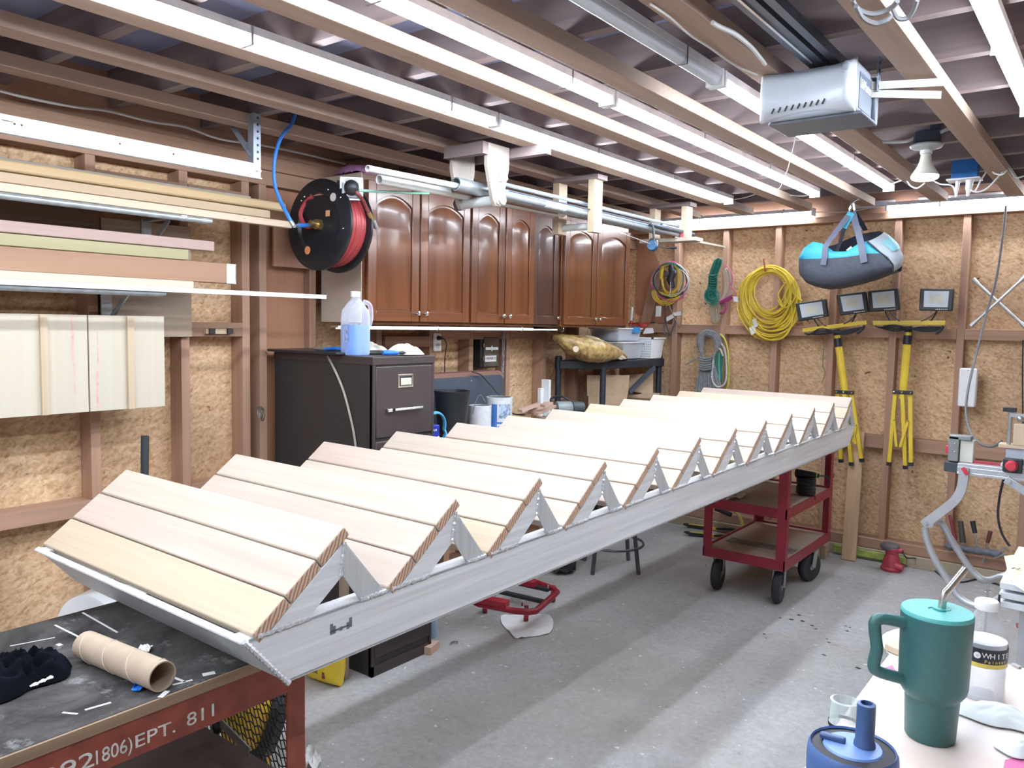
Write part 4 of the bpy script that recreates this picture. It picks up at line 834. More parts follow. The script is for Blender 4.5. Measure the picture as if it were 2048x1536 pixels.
boardx('board', 'tan two by four second from bottom on the upper rack', 0.1, 1.985, zt+0.03, zt+0.062, -2.885, -2.805, wood('tan_board_', (0.38, 0.27, 0.17), (0.48, 0.36, 0.24), 'y'))
boardx('board', 'golden rounded two by four on top of upper rack', 0.1, 2.068, zt+0.066, zt+0.102, -2.89, -2.81, wood('golden_board_', (0.38, 0.26, 0.13), (0.48, 0.35, 0.20), 'y'), bevel=0.008)
boardx('board', 'weathered grey plank lying at back of upper rack', 0.1, 1.965, zt+0.085, zt+0.125, -2.99, -2.91, wood('grey_board_', (0.34, 0.30, 0.26), (0.48, 0.43, 0.38), 'y'))
zl = 1.597
BD = wood('red_fir_beam_', (0.32, 0.165, 0.10), (0.46, 0.28, 0.18), 'y', scale=0.8)
t = boardx('beam', 'reddish fir beam with white painted end on the lower rack', 0.1, 1.84, zl+0.040, zl+0.118, -2.875, -2.835, BD)
obj('painted_end', MB().box(-2.8345, -2.833, 1.80, 1.842, zl+0.04, zl+0.118).box(-2.876, -2.833, 1.84, 1.843, zl+0.039, zl+0.119), plain('end_paint', (0.62, 0.60, 0.56), 0.7, var=0.15, scale=70), t)
boardx('board', 'greenish treated board with angled end above the red beam', 0.965, 1.645, zl+0.120, zl+0.160, -2.87, -2.84, wood('green_board_', (0.28, 0.25, 0.13), (0.38, 0.34, 0.20), 'y'))
boardx('board', 'pinkish mahogany board topmost on the lower rack', 0.1, 1.75, zl+0.162, zl+0.20, -2.875, -2.835, wood('pink_board_', (0.38, 0.25, 0.22), (0.47, 0.34, 0.30), 'y'))
boardx('board', 'cream trim board at front of the lower rack', 0.1, 1.65, zl+0.012, zl+0.04, -2.835, -2.815, wood('cream_board_', (0.50, 0.41, 0.31), (0.60, 0.50, 0.39), 'y'))
boardx('white_strip', 'long white trim strip sticking out past the lower rack', 0.1, 2.25, zl-0.006, zl+0.012, -2.80+0.012, -2.776, plain('white_strip', (0.74, 0.78, 0.84), 0.4, var=0.03), bevel=0.001)
# plywood panels with battens hung below the rack
PLY = wood('pale_plywood_', (0.52, 0.46, 0.35), (0.63, 0.57, 0.46), 'z', scale=0.5, rand=0.03)
pp = thing('plywood_panel', 'pale plywood panel with vertical battens hung on left wall, pink streaks', 'panel', (-2.96, 1.3, 1.15))
for k, (ya, yb_) in enumerate(((0.55, 1.3165), (1.3215, 1.605))):
    obj('sheet', MB().box(-2.972, -2.955, ya, yb_, 1.152, 1.502), PLY, pp, bevel=0.001)
for y in (1.168, 1.468): obj('batten', MB().box(-2.955, -2.942, y-0.012, y+0.012, 1.152, 1.502), fir_m('z'), pp, bevel=0.001)
for z_ in (1.40, 1.17): obj('hanging_cleat', MB().box(-3.07, -2.972, 0.6, 1.6, z_, z_+0.03), fir_m('y'), pp)
pk = MB()
for y, z0, z1, w in ((1.262, 1.33, 1.498, 0.008), (1.268, 1.22, 1.33, 0.004), (1.345, 1.16, 1.30, 0.008), (1.35, 1.32, 1.45, 0.004)): pk.box(-2.955, -2.9546, y, y+w, z0, z1)
obj('pink_streak', pk, plain('pink_crayon', (0.70, 0.40, 0.40), 0.7, var=0.2, scale=60), pp)
# catch block and carabiners, dark pipe
t = thing('magnetic_catch', 'small light wooden bar with two black catches on the wall blocking', 'catch', PX(435, 668, -3.09))
obj('bar', MB().box(-3.098, -3.083, 1.86, 1.985, 1.432, 1.452), fir_m('y'), t)
for y in (1.87, 1.955): obj('black_catch', MB().box(-3.083, -3.07, y, y+0.026, 1.432, 1.455), BLACK, t, bevel=0.002)
c = PX(519, 825, -3.09)
t = thing('carabiners', 'pair of steel carabiners hanging on a post by the filing cabinet', 'carabiner', c)
for k in (0, 1):
    dz, dy = -0.0, 0.006*k; pts = [c+V((0.006+0.006*k, dy+0.011*math.cos(q*math.pi/10), dz+0.030*math.sin(q*math.pi/10)-0.008*k)) for q in range(20)]
    obj('carabiner_ring', MB().tube(pts, 0.0028, 6, True), CHROME, t)
obj('nail', MB().cyl(c+V((-0.02, 0, 0.026)), c+V((0.022, 0, 0.028)), 0.002, seg=6), STEEL, t)
a, b = PX(290, 872, -2.9), PX(283, 960, -2.9)
tag(obj('black_pipe', MB().pipe(a, a+(b-a)*1.0+V((0, -0.02, -1.55+0.28)), 0.0145, 0.003, 20), plain('black_foam', (0.035, 0.04, 0.045), 0.7)), 'black foam covered pipe standing behind the stair at left', 'pipe')

# ------------------------------------------------------------------ hose reel
rc = PX(650, 450, -2.78); ax = V((0.06, -1.0, 0.03)).normalized(); rc = PX(641, 450, -2.78)-ax*0.045
RBL = plain('reel_black', (0.012, 0.013, 0.017), 0.35, var=0.2); RHO = plain('red_hose', (0.42, 0.055, 0.06), 0.45, var=0.08)
t = thing('hose_reel', 'black air hose reel wound with red hose, beside the cabinets', 'hose reel', rc)
def disc(cen, r, name):
    return obj(name, MB().lathe([(0.0, 0.004), (r*0.60, 0.004), (r*0.66, 0.014), (r*0.94, 0.014), (r, 0.010), (r, -0.002), (r*0.93, 0.002), (r*0.66, 0.002), (r*0.58, -0.006), (0, -0.006)], cen, 56, ax, cap=False), RBL, t)
R_ = 0.196
hd = disc(rc+ax*0.045, R_, 'reel_disc'); disc(rc-ax*0.075, R_, 'reel_disc')
uu = ax.cross(V((0, 0, 1))).normalized(); vv = ax.cross(uu)*-1
if vv.z < 0: vv = -vv
for k in range(7):
    cc = rc+ax*(0.036-0.0155*k); rr = 0.160+0.004*(k % 2)
    obj('hose_turn', MB().tube([cc+uu*rr*math.cos(q*math.pi/24)+vv*rr*math.sin(q*math.pi/24) for q in range(48)], 0.0098, 10, True), RHO, t)
obj('drum', MB().cyl(rc+ax*0.045, rc-ax*0.075, 0.148, seg=40), RBL, t)
f0 = rc+ax*0.052
obj('feed_hose', MB().tube(smooth_path([f0+uu*0.035-vv*0.002, f0+uu*0.075-vv*0.004+ax*.01, f0+uu*0.11+vv*0.05+ax*.01, f0+uu*0.085+vv*0.105, f0+uu*0.04+vv*0.125], 8), 0.0095, 8), RHO, hd)
fl = obj('swivel_fitting', MB().cyl(f0-ax*.004, f0+ax*0.018, 0.024, seg=6).cyl(f0+ax*0.018+uu*0.0, f0+ax*0.05, 0.014, 0.014, 12).cyl(f0+ax*0.012+uu*0.012, f0+ax*0.012+uu*0.045, 0.014, 0.011, 8), BRASS, t)
obj('clamp_plate', MB().bar(f0+uu*0.055+vv*0.128, f0-uu*0.03+vv*0.130, 0.010, 0.014, ax), CHROME, hd)
for q, w in ((math.pi*1.25+math.pi, 1), (math.pi*0.05+math.pi, 1), (math.pi*0.3, 1), (math.pi*0.62, 1)):
    p = f0+ax*0.006+(uu*math.cos(q)+vv*math.sin(q))*0.155; obj('rivet', MB().ball(p, 0.005, seg=8, rings=6), CHROME, hd)
for uo, vo, nm, c_ in ((0.062, -0.108, 'orange_sticker', (0.62, 0.25, 0.10)), (-0.055, 0.045, 'orange_sticker', (0.6, 0.3, 0.15)), (-0.09, 0.11, 'white_sticker', (0.6, 0.55, 0.52))):
    obj(nm, MB().lathe([(0.0, 0.0), (0.018, 0.0), (0.018, 0.001)], f0+uu*uo+vv*vo+ax*(0.003 if nm[0] == 'o' and uo < 0 else 0.0075), 16 if uo > 0 or nm[0] == 'w' else 4, ax), plain(nm+str(c_[0]), c_, 0.6), hd)
# arm with outlet roller
pl = PX(703, 378, -2.63)
obj('arm', MB().bar(rc-ax*0.09+V((-0.1, 0, 0.0)), pl+V((-0.09, 0.01, 0.02)), 0.03, 0.05).bar(pl+V((-0.09, .01, .02)), pl, 0.03, 0.05), plain('maroon_arm', (0.11, 0.03, 0.035), 0.5), t)
obj('wall_mount', MB().box(-3.098, -2.76, rc.y+0.085, rc.y+0.10, 1.84, 1.96).box(-3.098, -3.085, 2.2, 2.46, 1.74, 1.96), wood('reel_backer_', (0.30, 0.15, 0.09), (0.42, 0.23, 0.14), 'z'), t)
fr_ = V((0.75, -0.66, 0)).normalized(); sd = V((0.66, 0.75, 0)).normalized()
def plate(cen, w, h, th, name, mat, par):
    return obj(name, MB().bar(cen-sd*w/2, cen+sd*w/2, th, h), mat, par, bevel=0.002)
pq = plate(pl+fr_*0.01, 0.098, 0.098, 0.004, 'outlet_plate', GALV, t)
for sx in (-1, 1):
    for sz in (-1, 1): obj('bolt', MB().cyl(pl+fr_*0.012+sd*0.04*sx+V((0, 0, .04*sz)), pl+fr_*0.02+sd*0.04*sx+V((0, 0, .04*sz)), 0.005, seg=8), CHROME, pq)
for k in range(4):
    q = k*math.pi/2; d1 = sd*math.cos(q)+V((0, 0, 1))*math.sin(q); d2 = -sd*math.sin(q)+V((0, 0, 1))*math.cos(q)
    obj('roller', MB().cyl(pl+fr_*0.02+d1*0.032-d2*0.024, pl+fr_*0.02+d1*0.032+d2*0.024, 0.008, seg=12), plain('roller_white', (0.5, 0.53, 0.57), 0.3), pq)
obj('hose_stop', MB().ball(pl+fr_*0.035, 0.031, (1, 1, 1.05), 20, 14), BLACK, t)
e0 = pl+fr_*0.055; e1 = PX(737, 425, -2.60); e2 = PX(746, 441, -2.60); e3 = PX(753, 456, -2.60)
obj('hose_end', MB().tube(smooth_path([pl+fr_*0.04, PX(716, 388, -2.58), PX(727, 403, -2.595), e1], 6), 0.0085, 8), plain('maroon_hose', (0.22, 0.05, 0.05), 0.5), t)
obj('brass_coupler', MB().cyl(e1, e2, 0.010, seg=10), BRASS, t); obj('steel_coupler', MB().cyl(e2, e3, 0.0115, 0.010, 12), STEEL, t)
hp = smooth_path([PX(600, 232, -2.72)+V((0, 0, 0.08)), PX(585, 245, -2.72), PX(562, 275, -2.72), PX(549, 320, -2.72), PX(549, 365, -2.72), PX(560, 400, -2.70), PX(575, 430, -2.66), PX(582, 443, -2.65)], 8)
cpl = PX(588, 452, -2.64)
t3 = thing('air_hose', 'blue air hose curving from the ceiling down to hose reel', 'hose', hp[0])
obj('blue_hose', MB().tube(hp, 0.0075, 8), plain('air_blue', (0.03, 0.17, 0.55), 0.45), t3)
sw = f0+ax*0.012+uu*0.045
obj('connector', MB().cyl(hp[-1], cpl, 0.009, seg=10).cyl(cpl, cpl+(sw-cpl)*0.22, 0.007, seg=10), STEEL, t3)
obj('short_hose', MB().tube([cpl+(sw-cpl)*0.2, cpl+(sw-cpl)*0.85], 0.009, 8), plain('air_blue', (0.03, 0.17, 0.55), 0.45), t3)

# ------------------------------------------------------------------ filing cabinet
FB = plain('cabinet_lit_brown', (0.050, 0.036, 0.036), 0.42, var=0.06, scale=60)  # front lighter than the case sides: reflected light is put into this brown
FB2 = plain('cabinet_side_brown', (0.036, 0.031, 0.033), 0.45, var=0.08, scale=60)
fx0, fx1, fy0, fy1, fh = -3.09, -2.425, 2.205, 2.565, 1.352
fc = thing('filing_cabinet', 'tall dark brown four drawer metal filing cabinet behind the stair', 'filing cabinet', ((fx0+fx1)/2, (fy0+fy1)/2, 0))
obj('case', MB().box(fx0, fx1-0.004, fy0, fy1, 0, fh-0.001), FB2, fc, bevel=0.003)
obj('top_rim', MB().box(fx0-0.0, fx1+0.002, fy0-0.003, fy1+0.003, fh-0.034, fh), FB, fc, bevel=0.003)
obj('drawer_frame', MB().box(fx1-0.02, fx1+0.001, fy0, fy0+0.012, 0, fh-0.03).box(fx1-0.02, fx1+0.001, fy1-0.012, fy1, 0, fh-0.03).box(fx1-0.02, fx1+0.001, fy0, fy1, 0, 0.045), FB, fc)
for k in range(4):
    z1 = fh-0.040-0.312*k; z0 = z1-0.298
    d_ = obj('drawer', MB().box(fx1-0.03, fx1+0.004, fy0+0.014, fy1-0.014, z0, z1), FB, fc, bevel=0.004)
    ym = (fy0+fy1)/2
    obj('label_holder', MB().box(fx1+0.004, fx1+0.007, ym-0.045, ym+0.045, z0+0.205, z0+0.262), CHROME, d_, bevel=0.001)
    obj('label_card', MB().box(fx1+0.0068, fx1+0.0075, ym-0.036, ym+0.036, z0+0.213, z0+0.254), BLACK, d_)
    obj('paper_tag', MB().box(fx1+0.0076, fx1+0.008, ym-0.03, ym+0.032, z0+0.217, z0+0.246), plain('tag_paper', (0.52, 0.58, 0.42), 0.7), d_)
    zh = z0+0.115
    obj('handle', MB().box(fx1+0.004, fx1+0.022, ym-0.075, ym-0.066, zh-0.004, zh+0.006).box(fx1+0.004, fx1+0.022, ym+0.082, ym+0.091, zh-0.004, zh+0.006).box(fx1+0.015, fx1+0.023, ym-0.075, ym+0.091, zh-0.004, zh+0.006), CHROME, d_, bevel=0.001)
    obj('latch', MB().box(fx1+0.004, fx1+0.018, ym-0.112, ym-0.085, zh-0.008, zh+0.007), CHROME, d_, bevel=0.002)
a = [(655, 712), (672, 745), (688, 785), (700, 830), (708, 868), (713, 905)]
pts = smooth_path([PY(x, y, fy0-0.005) for x, y in a], 6)
tag(obj('trim_strip', MB().tube(pts, 0.0062, 4), plain('tan_strip', (0.34, 0.30, 0.23), 0.6)), 'curved tan strip leaning on the filing cabinet side', 'strip')
# things on the cabinet
zt = fh+0.001
tag(obj('black_tray', MB().box(-3.085, -2.60, 2.16, 2.5, zt, zt+0.012), plain('black_sheet', (0.018, 0.019, 0.023), 0.35), bevel=0.004), 'flat black board lying on top of the filing cabinet', 'board')
jc = PZ(710, 700, zt+0.002); jc = V((-2.60, 2.262, zt))
def jug(u_, v_):
    return None
def rr_shape(a, w, d, p=0.55):
    c_, s__ = math.cos(a), math.sin(a); return math.copysign(abs(c_)**p, c_)*w, math.copysign(abs(s__)**p, s__)*d
prof = [(0.0, 0.92), (0.004, 0.98), (0.03, 1.0), (0.12, 1.0), (0.155, 0.985), (0.175, 0.96), (0.195, 0.88), (0.212, 0.72), (0.224, 0.55), (0.232, 0.42), (0.238, 0.36), (0.250, 0.34), (0.252, 0.34)]
def lookup(z):
    for (z0, r0), (z1, r1) in zip(prof, prof[1:]):
        if z <= z1: return r0+(r1-r0)*(z-z0)/(z1-z0)
    return prof[-1][1]
def jug_fn(zmax, k=1.0):
    def fn(i, j):
        z = zmax*j; x, y = rr_shape(2*math.pi*i, 0.058, 0.058, 0.55 if z < 0.2 else 0.85); r = lookup(z)*k
        return jc+V((x*r*0.8+0.6*0.0, y*r, z))
    return fn
jt = thing('jug', 'translucent plastic jug half full of blue fluid on filing cabinet', 'jug', jc)
m = MB(); m.grid(jug_fn(0.252), 40, 40, wrap=True); obj('bottle', m, clear('milky_jug', (0.80, 0.86, 0.97), 0.3, 0.26), jt, angle=60)
m = MB(); m.grid(jug_fn(0.128, 0.975), 36, 14, wrap=True); bmesh.ops.holes_fill(m.bm, edges=[e for e in m.bm.edges if e.is_boundary]); obj('blue_fluid', m, plain('blue_washer_fluid', (0.04, 0.24, 0.78), 0.25, var=0.04), jt)
obj('cap', MB().lathe([(0.019, 0.246), (0.021, 0.248), (0.021, 0.268), (0.018, 0.270)], jc, 24), WPLAST, jt)
obj('handle', MB().tube(smooth_path([jc+V((0.02, 0.028, 0.228)), jc+V((0.024, 0.058, 0.214)), jc+V((0.024, 0.066, 0.17)), jc+V((0.024, 0.058, 0.13)), jc+V((0.02, 0.052, 0.115))], 6), 0.010, 8), clear('milky_jug', (0.80, 0.86, 0.97), 0.3, 0.26), jt)
lab = MB().grid(lambda i, j: jc+V((-0.6*0.0-0.012+0.035*i, -0.0592, 0.055+0.075*j)), 4, 4); lab.thick(0.0008)
obj('label', lab, plain('jug_label', (0.35, 0.42, 0.78), 0.4, var=0.5, scale=60), jt)
m = heap((-2.51, 2.465, zt+0.001), 0.07, 0.085, 0.055, 21)
tag(obj('paper_towel', m, PAPER, angle=70), 'crumpled white paper towels on filing cabinet right corner', 'paper towel')
m = heap((-2.70, 2.45, zt+0.013), 0.07, 0.05, 0.04, 22)
tag(obj('plastic_bag', m, plain('cream_film', (0.60, 0.55, 0.46), 0.4), angle=70), 'cream plastic bag heaped behind the towels on cabinet', 'bag')
a, b = V((-2.47, 2.30, zt+0.013)), V((-2.455, 2.375, zt+0.013)); t = thing('glue_bottle', 'small blue bottle with black nozzle lying before the paper towels', 'bottle', a); obj('bottle_body', MB().tube([a, a+(b-a)*0.2, a+(b-a)*0.7, b], [0.008, 0.012, 0.011, 0.006], 14), BLUE, t); obj('nozzle', MB().tube([b, b+(b-a)*0.3, b+(b-a)*0.5], [0.006, 0.008, 0.002], 12), BLACK, t)
pc0 = V((-2.76, 2.23, zt+0.020)); t = thing('pliers', 'blue handled pliers lying on black board behind the jug', 'pliers', pc0)
for s_ in (-1, 1): obj('handle', MB().tube(smooth_path([pc0, pc0+V((0.03, 0.012*s_+.01, 0.002)), pc0+V((0.08, 0.03*s_+.02, 0.006)), pc0+V((0.14, 0.022*s_+.03, 0.0))], 6), 0.0075, 8), BLUE, t)
obj('jaw', MB().tube([pc0, pc0+V((-0.02, -.004, 0)), pc0+V((-0.06, -.012, 0))], [0.009, 0.01, 0.004], 8), STEEL, t)

# ------------------------------------------------------------------ wall cabinets
CH = {}
def cherry(ax): return wood('cherry_', (0.10, 0.030, 0.013), (0.235, 0.085, 0.034), ax, scale=0.7, rough=0.25, rand=0.10, coat=0.35)
def cherry_shade(ax): return wood('shaded_cherry_', (0.06, 0.026, 0.020), (0.115, 0.05, 0.036), ax, scale=0.7, rough=0.3, rand=0.05, coat=0.25)  # cherry darkened: shade on the recessed single door is put into its colour
cz0, cz1, cxf = 1.487, 2.178, -2.80
def cab_door(par, y0, y1, knob, wd, xf=cxf):
    fw = 0.052; z0, z1 = cz0+0.012, cz1-0.03; w = y1-y0
    d_ = obj('door', MB().box(xf-0.018, xf-0.004, y0, y1, z0, z1), wd('z'), par, bevel=0.002)
    m = MB().box(xf-0.004, xf+0.004, y0, y0+fw, z0, z1).box(xf-0.004, xf+0.004, y1-fw, y1, z0, z1); obj('stile', m, wd('z'), d_, bevel=0.003)
    obj('bottom_rail', MB().box(xf-0.004, xf+0.0035, y0+fw, y1-fw, z0, z0+fw), wd('y'), d_, bevel=0.003)
    n = 14; arc = []
    for k in range(n+1):
        q = k/n; yy = y0+fw+(w-2*fw)*q; zz = z1-fw*1.9+0.045*math.sin(math.pi*q)**0.8; arc.append((yy, zz))
    obj('arched_rail', MB().prism([(y1-fw, z1), (y0+fw, z1)]+arc, 'x', xf-0.004, xf+0.0035), wd('y'), d_, bevel=0.002)
    g = 0.010
    def panel(ins, dz=0):
        pts = [(y0+fw+ins, z0+fw+ins), (y1-fw-ins, z0+fw+ins)]
        for k in range(n, -1, -1):
            q = k/n; pts.append((y0+fw+ins+(w-2*fw-2*ins)*q, z1-fw*1.9+0.045*math.sin(math.pi*q)**0.8-ins))
        return pts
    A, B = panel(g), panel(g+0.024); m = MB(); k_ = len(A)
    pts = [(xf-0.003, *p) for p in A]+[(xf+0.003, *p) for p in B]
    m.poly(pts, [tuple(range(k_, 2*k_))]+[(i, (i+1) % k_, k_+(i+1) % k_, k_+i) for i in range(k_)]); obj('raised_panel', m, wd('z'), d_, angle=20)
    if knob:
        yk = y1-0.024 if knob > 0 else y0+0.024
        obj('knob', MB().lathe([(0.0045, 0), (0.0045, 0.012), (0.011, 0.017), (0.0125, 0.022), (0.010, 0.027), (0.0, 0.029)], (xf+0.003, yk, z0+0.042), 20, (1, 0, 0), cap=False), CHROME, d_)
def cabinet(y0, y1, doors, label, wd=None, xf=cxf, side=None):
    wd = wd or cherry
    t = thing('wall_cabinet', label, 'cabinet', ((xf-3.1)/2, (y0+y1)/2, cz0), 'wall cabinets')
    obj('case', MB().box(-3.099, xf-0.020, y0, y1, cz0, cz1-0.001), wd('z'), t)
    obj('face_frame', MB().box(xf-0.024, xf-0.018, y0, y1, cz0-0.004, cz1), wd('z'), t, bevel=0.001)
    if side: obj('side_panel', MB().box(-3.099, xf-0.012, y0-0.004, y0-0.0005, cz0+0.004, cz1), side, t, label='beige laminate side panel')
    for a, b, k in doors: cab_door(t, a, b, k, wd, xf)
    return t
BEIGE = plain('beige_laminate', (0.56, 0.46, 0.37), 0.5, var=0.03)
cabinet(2.484, 3.234, [(2.507, 2.845, 1), (2.855, 3.226, -1)], 'cherry double door wall cabinet nearest the hose reel', side=BEIGE)
cabinet(3.236, 3.818, [(3.243, 3.527, 1), (3.537, 3.812, -1)], 'narrow cherry double door wall cabinet in the middle of row')
cabinet(3.822, 4.118, [(3.832, 4.108, 1)], 'single door wall cabinet between the cherry pairs, shade put into its colour', cherry_shade, cxf-0.028)
cabinet(4.12, 4.95, [(4.132, 4.507, 1), (4.515, 4.94, -1)], 'cherry double door wall cabinet at far right near the corner')
for nm, pos, col in (('pink', (-2.86, 2.52, 2.182), (0.50, 0.22, 0.45)),):
    m = flat_patch([(722, 345), (735, 322), (770, 318), (815, 330), (822, 338), (812, 358), (780, 356)], 2.20, 0.02, seed=31, thick=0.003)
t = tag(obj('plastic_bag', MB().grid(lambda i, j: V((-2.83-0.16*j, 2.46+0.30*i, 2.181+0.055*math.sin(math.pi*j)**0.5*(math.sin(math.pi*i)**0.35)+0.008*bag_noise((i*3, j*3, 0), 2))), 24, 14).thick(0.002), plain('mauve_bag', (0.42, 0.20, 0.38), 0.5, var=0.1), angle=70), 'mauve plastic bag on top of the nearest wall cabinet', 'bag')
# curtain rod under the cabinets
t = thing('curtain_rod', 'long white telescoping rod on hooks below the wall cabinets', 'rod', (-2.775, 3.1, 1.47))
obj('outer_rod', MB().bar((-2.775, 2.30, 1.468), (-2.775, 3.78, 1.468), 0.006, 0.016), WHITE, t, bevel=0.001)
obj('inner_rod', MB().bar((-2.775, 3.78, 1.466), (-2.775, 4.03, 1.466), 0.005, 0.008), WHITE, t)
obj('end_bracket', MB().bar((-2.776, 2.27, 1.472), (-2.776, 2.31, 1.472), 0.01, 0.008), CHROME, t)
for y in (2.95, 3.66, 4.08): obj('hook', MB().tube(smooth_path([(-2.80, y, 1.487), (-2.775, y+.004, 1.482), (-2.766, y+0.006, 1.470), (-2.772, y+.006, 1.456), (-2.786, y+.002, 1.458)], 5), 0.002, 6), CHROME, t)

# ------------------------------------------------------------------ wall under the cabinets
a = PX(873, 685, -3.085)
t = thing('power_outlet', 'white outlet plate on a stud below the cabinets', 'outlet', (-3.09, 3.29, 1.33))
obj('cover', MB().box(-3.099, -3.088, 3.265, 3.325, 1.335, 1.437), WPLAST, t, bevel=0.002)
for z in (1.365, 1.41): obj('socket_face', MB().lathe([(0.014, 0), (0.014, 0.002)], (-3.088, 3.295, z), 14, (1, 0, 0)), plain('outlet_grey', (0.62, 0.63, 0.64), 0.4), t)
pc = smooth_path([(-3.08, 3.295, 1.41), (-3.055, 3.305, 1.408), (-3.05, 3.325, 1.38), (-3.06, 3.33, 1.33), (-3.07, 3.335, 1.28), (-3.07, 3.338, 1.15)], 6)
t = thing('appliance_cord', 'black plug and cord hanging from the white outlet', 'cord', (-3.08, 3.295, 1.41)); obj('plug', MB().cyl((-3.087, 3.295, 1.41), (-3.062, 3.297, 1.41), 0.013, 0.010, 12), BLACK, t); obj('wire', MB().tube(pc, 0.0035, 6), BLACK, t)
c = PX(978, 700, -3.09); c = V((-3.09, 3.755, 1.345))
t = thing('blade_case', 'black plastic case with white labels hanging below cabinets', 'case', c)
obj('case_back', MB().box(-3.188, -3.10, 3.69, 3.865, 1.225, 1.42), BLACK, t, bevel=0.008)
obj('clear_lid', MB().box(-3.10, -3.092, 3.712, 3.858, 1.232, 1.414), plain('smoky_lid', (0.10, 0.085, 0.07), 0.2, var=0.3), t, bevel=0.003)
obj('white_badge', MB().box(-3.0915, -3.0905, 3.725, 3.845, 1.335, 1.352).prism([(3.77, 1.343), (3.785, 1.362), (3.80, 1.343), (3.785, 1.325)], 'x', -3.0914, -3.0900), WPLAST, t)
obj('white_label', MB().box(-3.0915, -3.0905, 3.72, 3.83, 1.263, 1.30), WPLAST, t)
lettering('GEAR 2', 0.02, BLACK, t, (-3.0903, 3.732, 1.276), (0, 1, 0), (0, 0, 1), 0.0004, width=0.085)
obj('clip', MB().box(-3.096, -3.089, 3.70, 3.709, 1.35, 1.375).box(-3.096, -3.089, 3.70, 3.709, 1.27, 1.295), CHROME, t)
ch = thing('chain', 'steel chain hanging on the wall right of black case', 'chain', (-3.085, 3.885, 1.44))
for s_ in (0, 1):
    for k in range(14):
        cc = V((-3.085-0.008*s_, 3.886+0.014*s_, 1.44-0.021*k)); hz = (k+s_) % 2
        obj('chain_link', MB().tube([cc+V((0 if hz else 0.007*math.cos(q*math.pi/5), 0.007*math.cos(q*math.pi/5) if hz else 0, 0.0145*math.sin(q*math.pi/5))) for q in range(10)], 0.0024, 5, True), STEEL, ch)
obj('nail', MB().cyl((-3.19, 3.89, 1.455), (-3.075, 3.89, 1.455), 0.003, seg=6), STEEL, ch)
# round cornered table top leaning against the studs
def rrect(y0, y1, z0, z1, r, n=8):
    out = []
    for (cyy, czz, a0) in ((y1-r, z1-r, 0), (y0+r, z1-r, 90), (y0+r, z0+r, 180), (y1-r, z0+r, 270)):
        for k in range(n+1): a_ = math.radians(a0+90*k/n); out.append((cyy+r*math.cos(a_), czz+r*math.sin(a_)))
    return out
tt = thing('table_top', 'grey table top with brown edge and round corner leaning on wall', 'table top', (-2.99, 3.3, 0.5))
obj('top_edge', MB().prism(rrect(2.62, 3.78, 0.46, 1.214, 0.05), 'x', -3.095, -2.993), wood('brown_edge_', (0.24, 0.12, 0.09), (0.36, 0.20, 0.15), 'y'), tt)
obj('laminate', MB().prism(rrect(2.628, 3.772, 0.468, 1.19, 0.045), 'x', -2.993, -2.986), plain('slate_laminate', (0.06, 0.075, 0.10), 0.5, var=0.1), tt)
obj('rivet', MB().ball((-2.985, 3.47, 1.165), 0.005, seg=8, rings=6), CHROME, tt)
# low bench carrying the clutter
WBZ = 0.845
lb = thing('side_bench', 'low wooden side bench along left wall behind the staircase', 'bench', (-2.78, 3.75, 0))
obj('bench_top', MB().box(-2.985, -2.62, 2.60, 4.27, WBZ-0.03, WBZ), wood('bench_ply_', (0.34, 0.25, 0.17), (0.48, 0.37, 0.27), 'y'), lb)
for x in (-2.97, -2.70):
    for y in (2.90, 4.2): obj('leg', MB().box(x, x+0.04, y, y+0.04, 0, WBZ-0.03), stud_m('z'), lb)
def on_bench(px, py, x): return PX(px, py, x)
c = V((-2.83, 3.135, WBZ))
t = thing('waste_bin', 'open black plastic bin between wrapped bar and paint cans', 'bin', c)
obj('bin_wall', MB().lathe([(0.0, 0.004), (0.066, 0.0), (0.094, 0.275), (0.099, 0.285), (0.099, 0.292), (0.090, 0.292), (0.088, 0.28), (0.062, 0.012), (0, 0.012)], c, 36, cap=False), BLACK, t)
def paint_can(c, r, h, label, body, rim, name='paint_can', wire=True):
    t = thing(name, label, 'paint can', c, 'paint cans on the side bench')
    obj('can_body', MB().lathe([(r*0.98, 0), (r, 0.003), (r, h-0.004), (r*1.02, h), (r*0.9, h+0.002), (r*0.88, h-0.006), (0.0, h-0.006)], c, 36, cap=False), body, t)
    obj('can_lid', MB().lathe([(0, h-0.004), (r*0.8, h-0.003), (r*0.86, h+0.001), (r*0.9, h+0.001)], c, 36, cap=False), rim, t)
    if wire: obj('bail_handle', MB().tube(smooth_path([c+V((0, -r, h*0.8)), c+V((.02, -r*1.05, h*1.1)), c+V((.03, -r*0.6, h*1.32)), c+V((.02, r*0.3, h*1.1))], 6), 0.002, 6), STEEL, t)
    return t
CANW = plain('can_white', (0.72, 0.74, 0.78), 0.35, var=0.10, scale=30)
paint_can(V((-2.80, 3.335, WBZ)), 0.062, 0.20, 'smeared white paint can left of the primer can', CANW, STEEL)
pc_ = paint_can(V((-2.81, 3.515, WBZ)), 0.075, 0.235, 'white and blue primer paint can with dark lid', CANW, plain('can_lid_dark', (0.20, 0.19, 0.16), 0.4, metal=0.5), wire=False)
pcc = V((-2.81, 3.515, WBZ))
def can_patch(a0, a1, z0, z1, name, mat, r=0.0756):
    m = MB().grid(lambda i, j: pcc+V((math.cos(a0+(a1-a0)*i)*r, math.sin(a0+(a1-a0)*i)*r, z0+(z1-z0)*j)), 12, 3); m.thick(0.0004); return obj(name, m, mat, pc_)
can_patch(-1.5, -1.05, 0.02, 0.20, 'blue_stripe', plain('can_blue', (0.06, 0.18, 0.50), 0.4)); can_patch(-1.05, 0.5, 0.09, 0.10, 'blue_stripe', plain('can_blue', (0.06, 0.18, 0.50), 0.4))
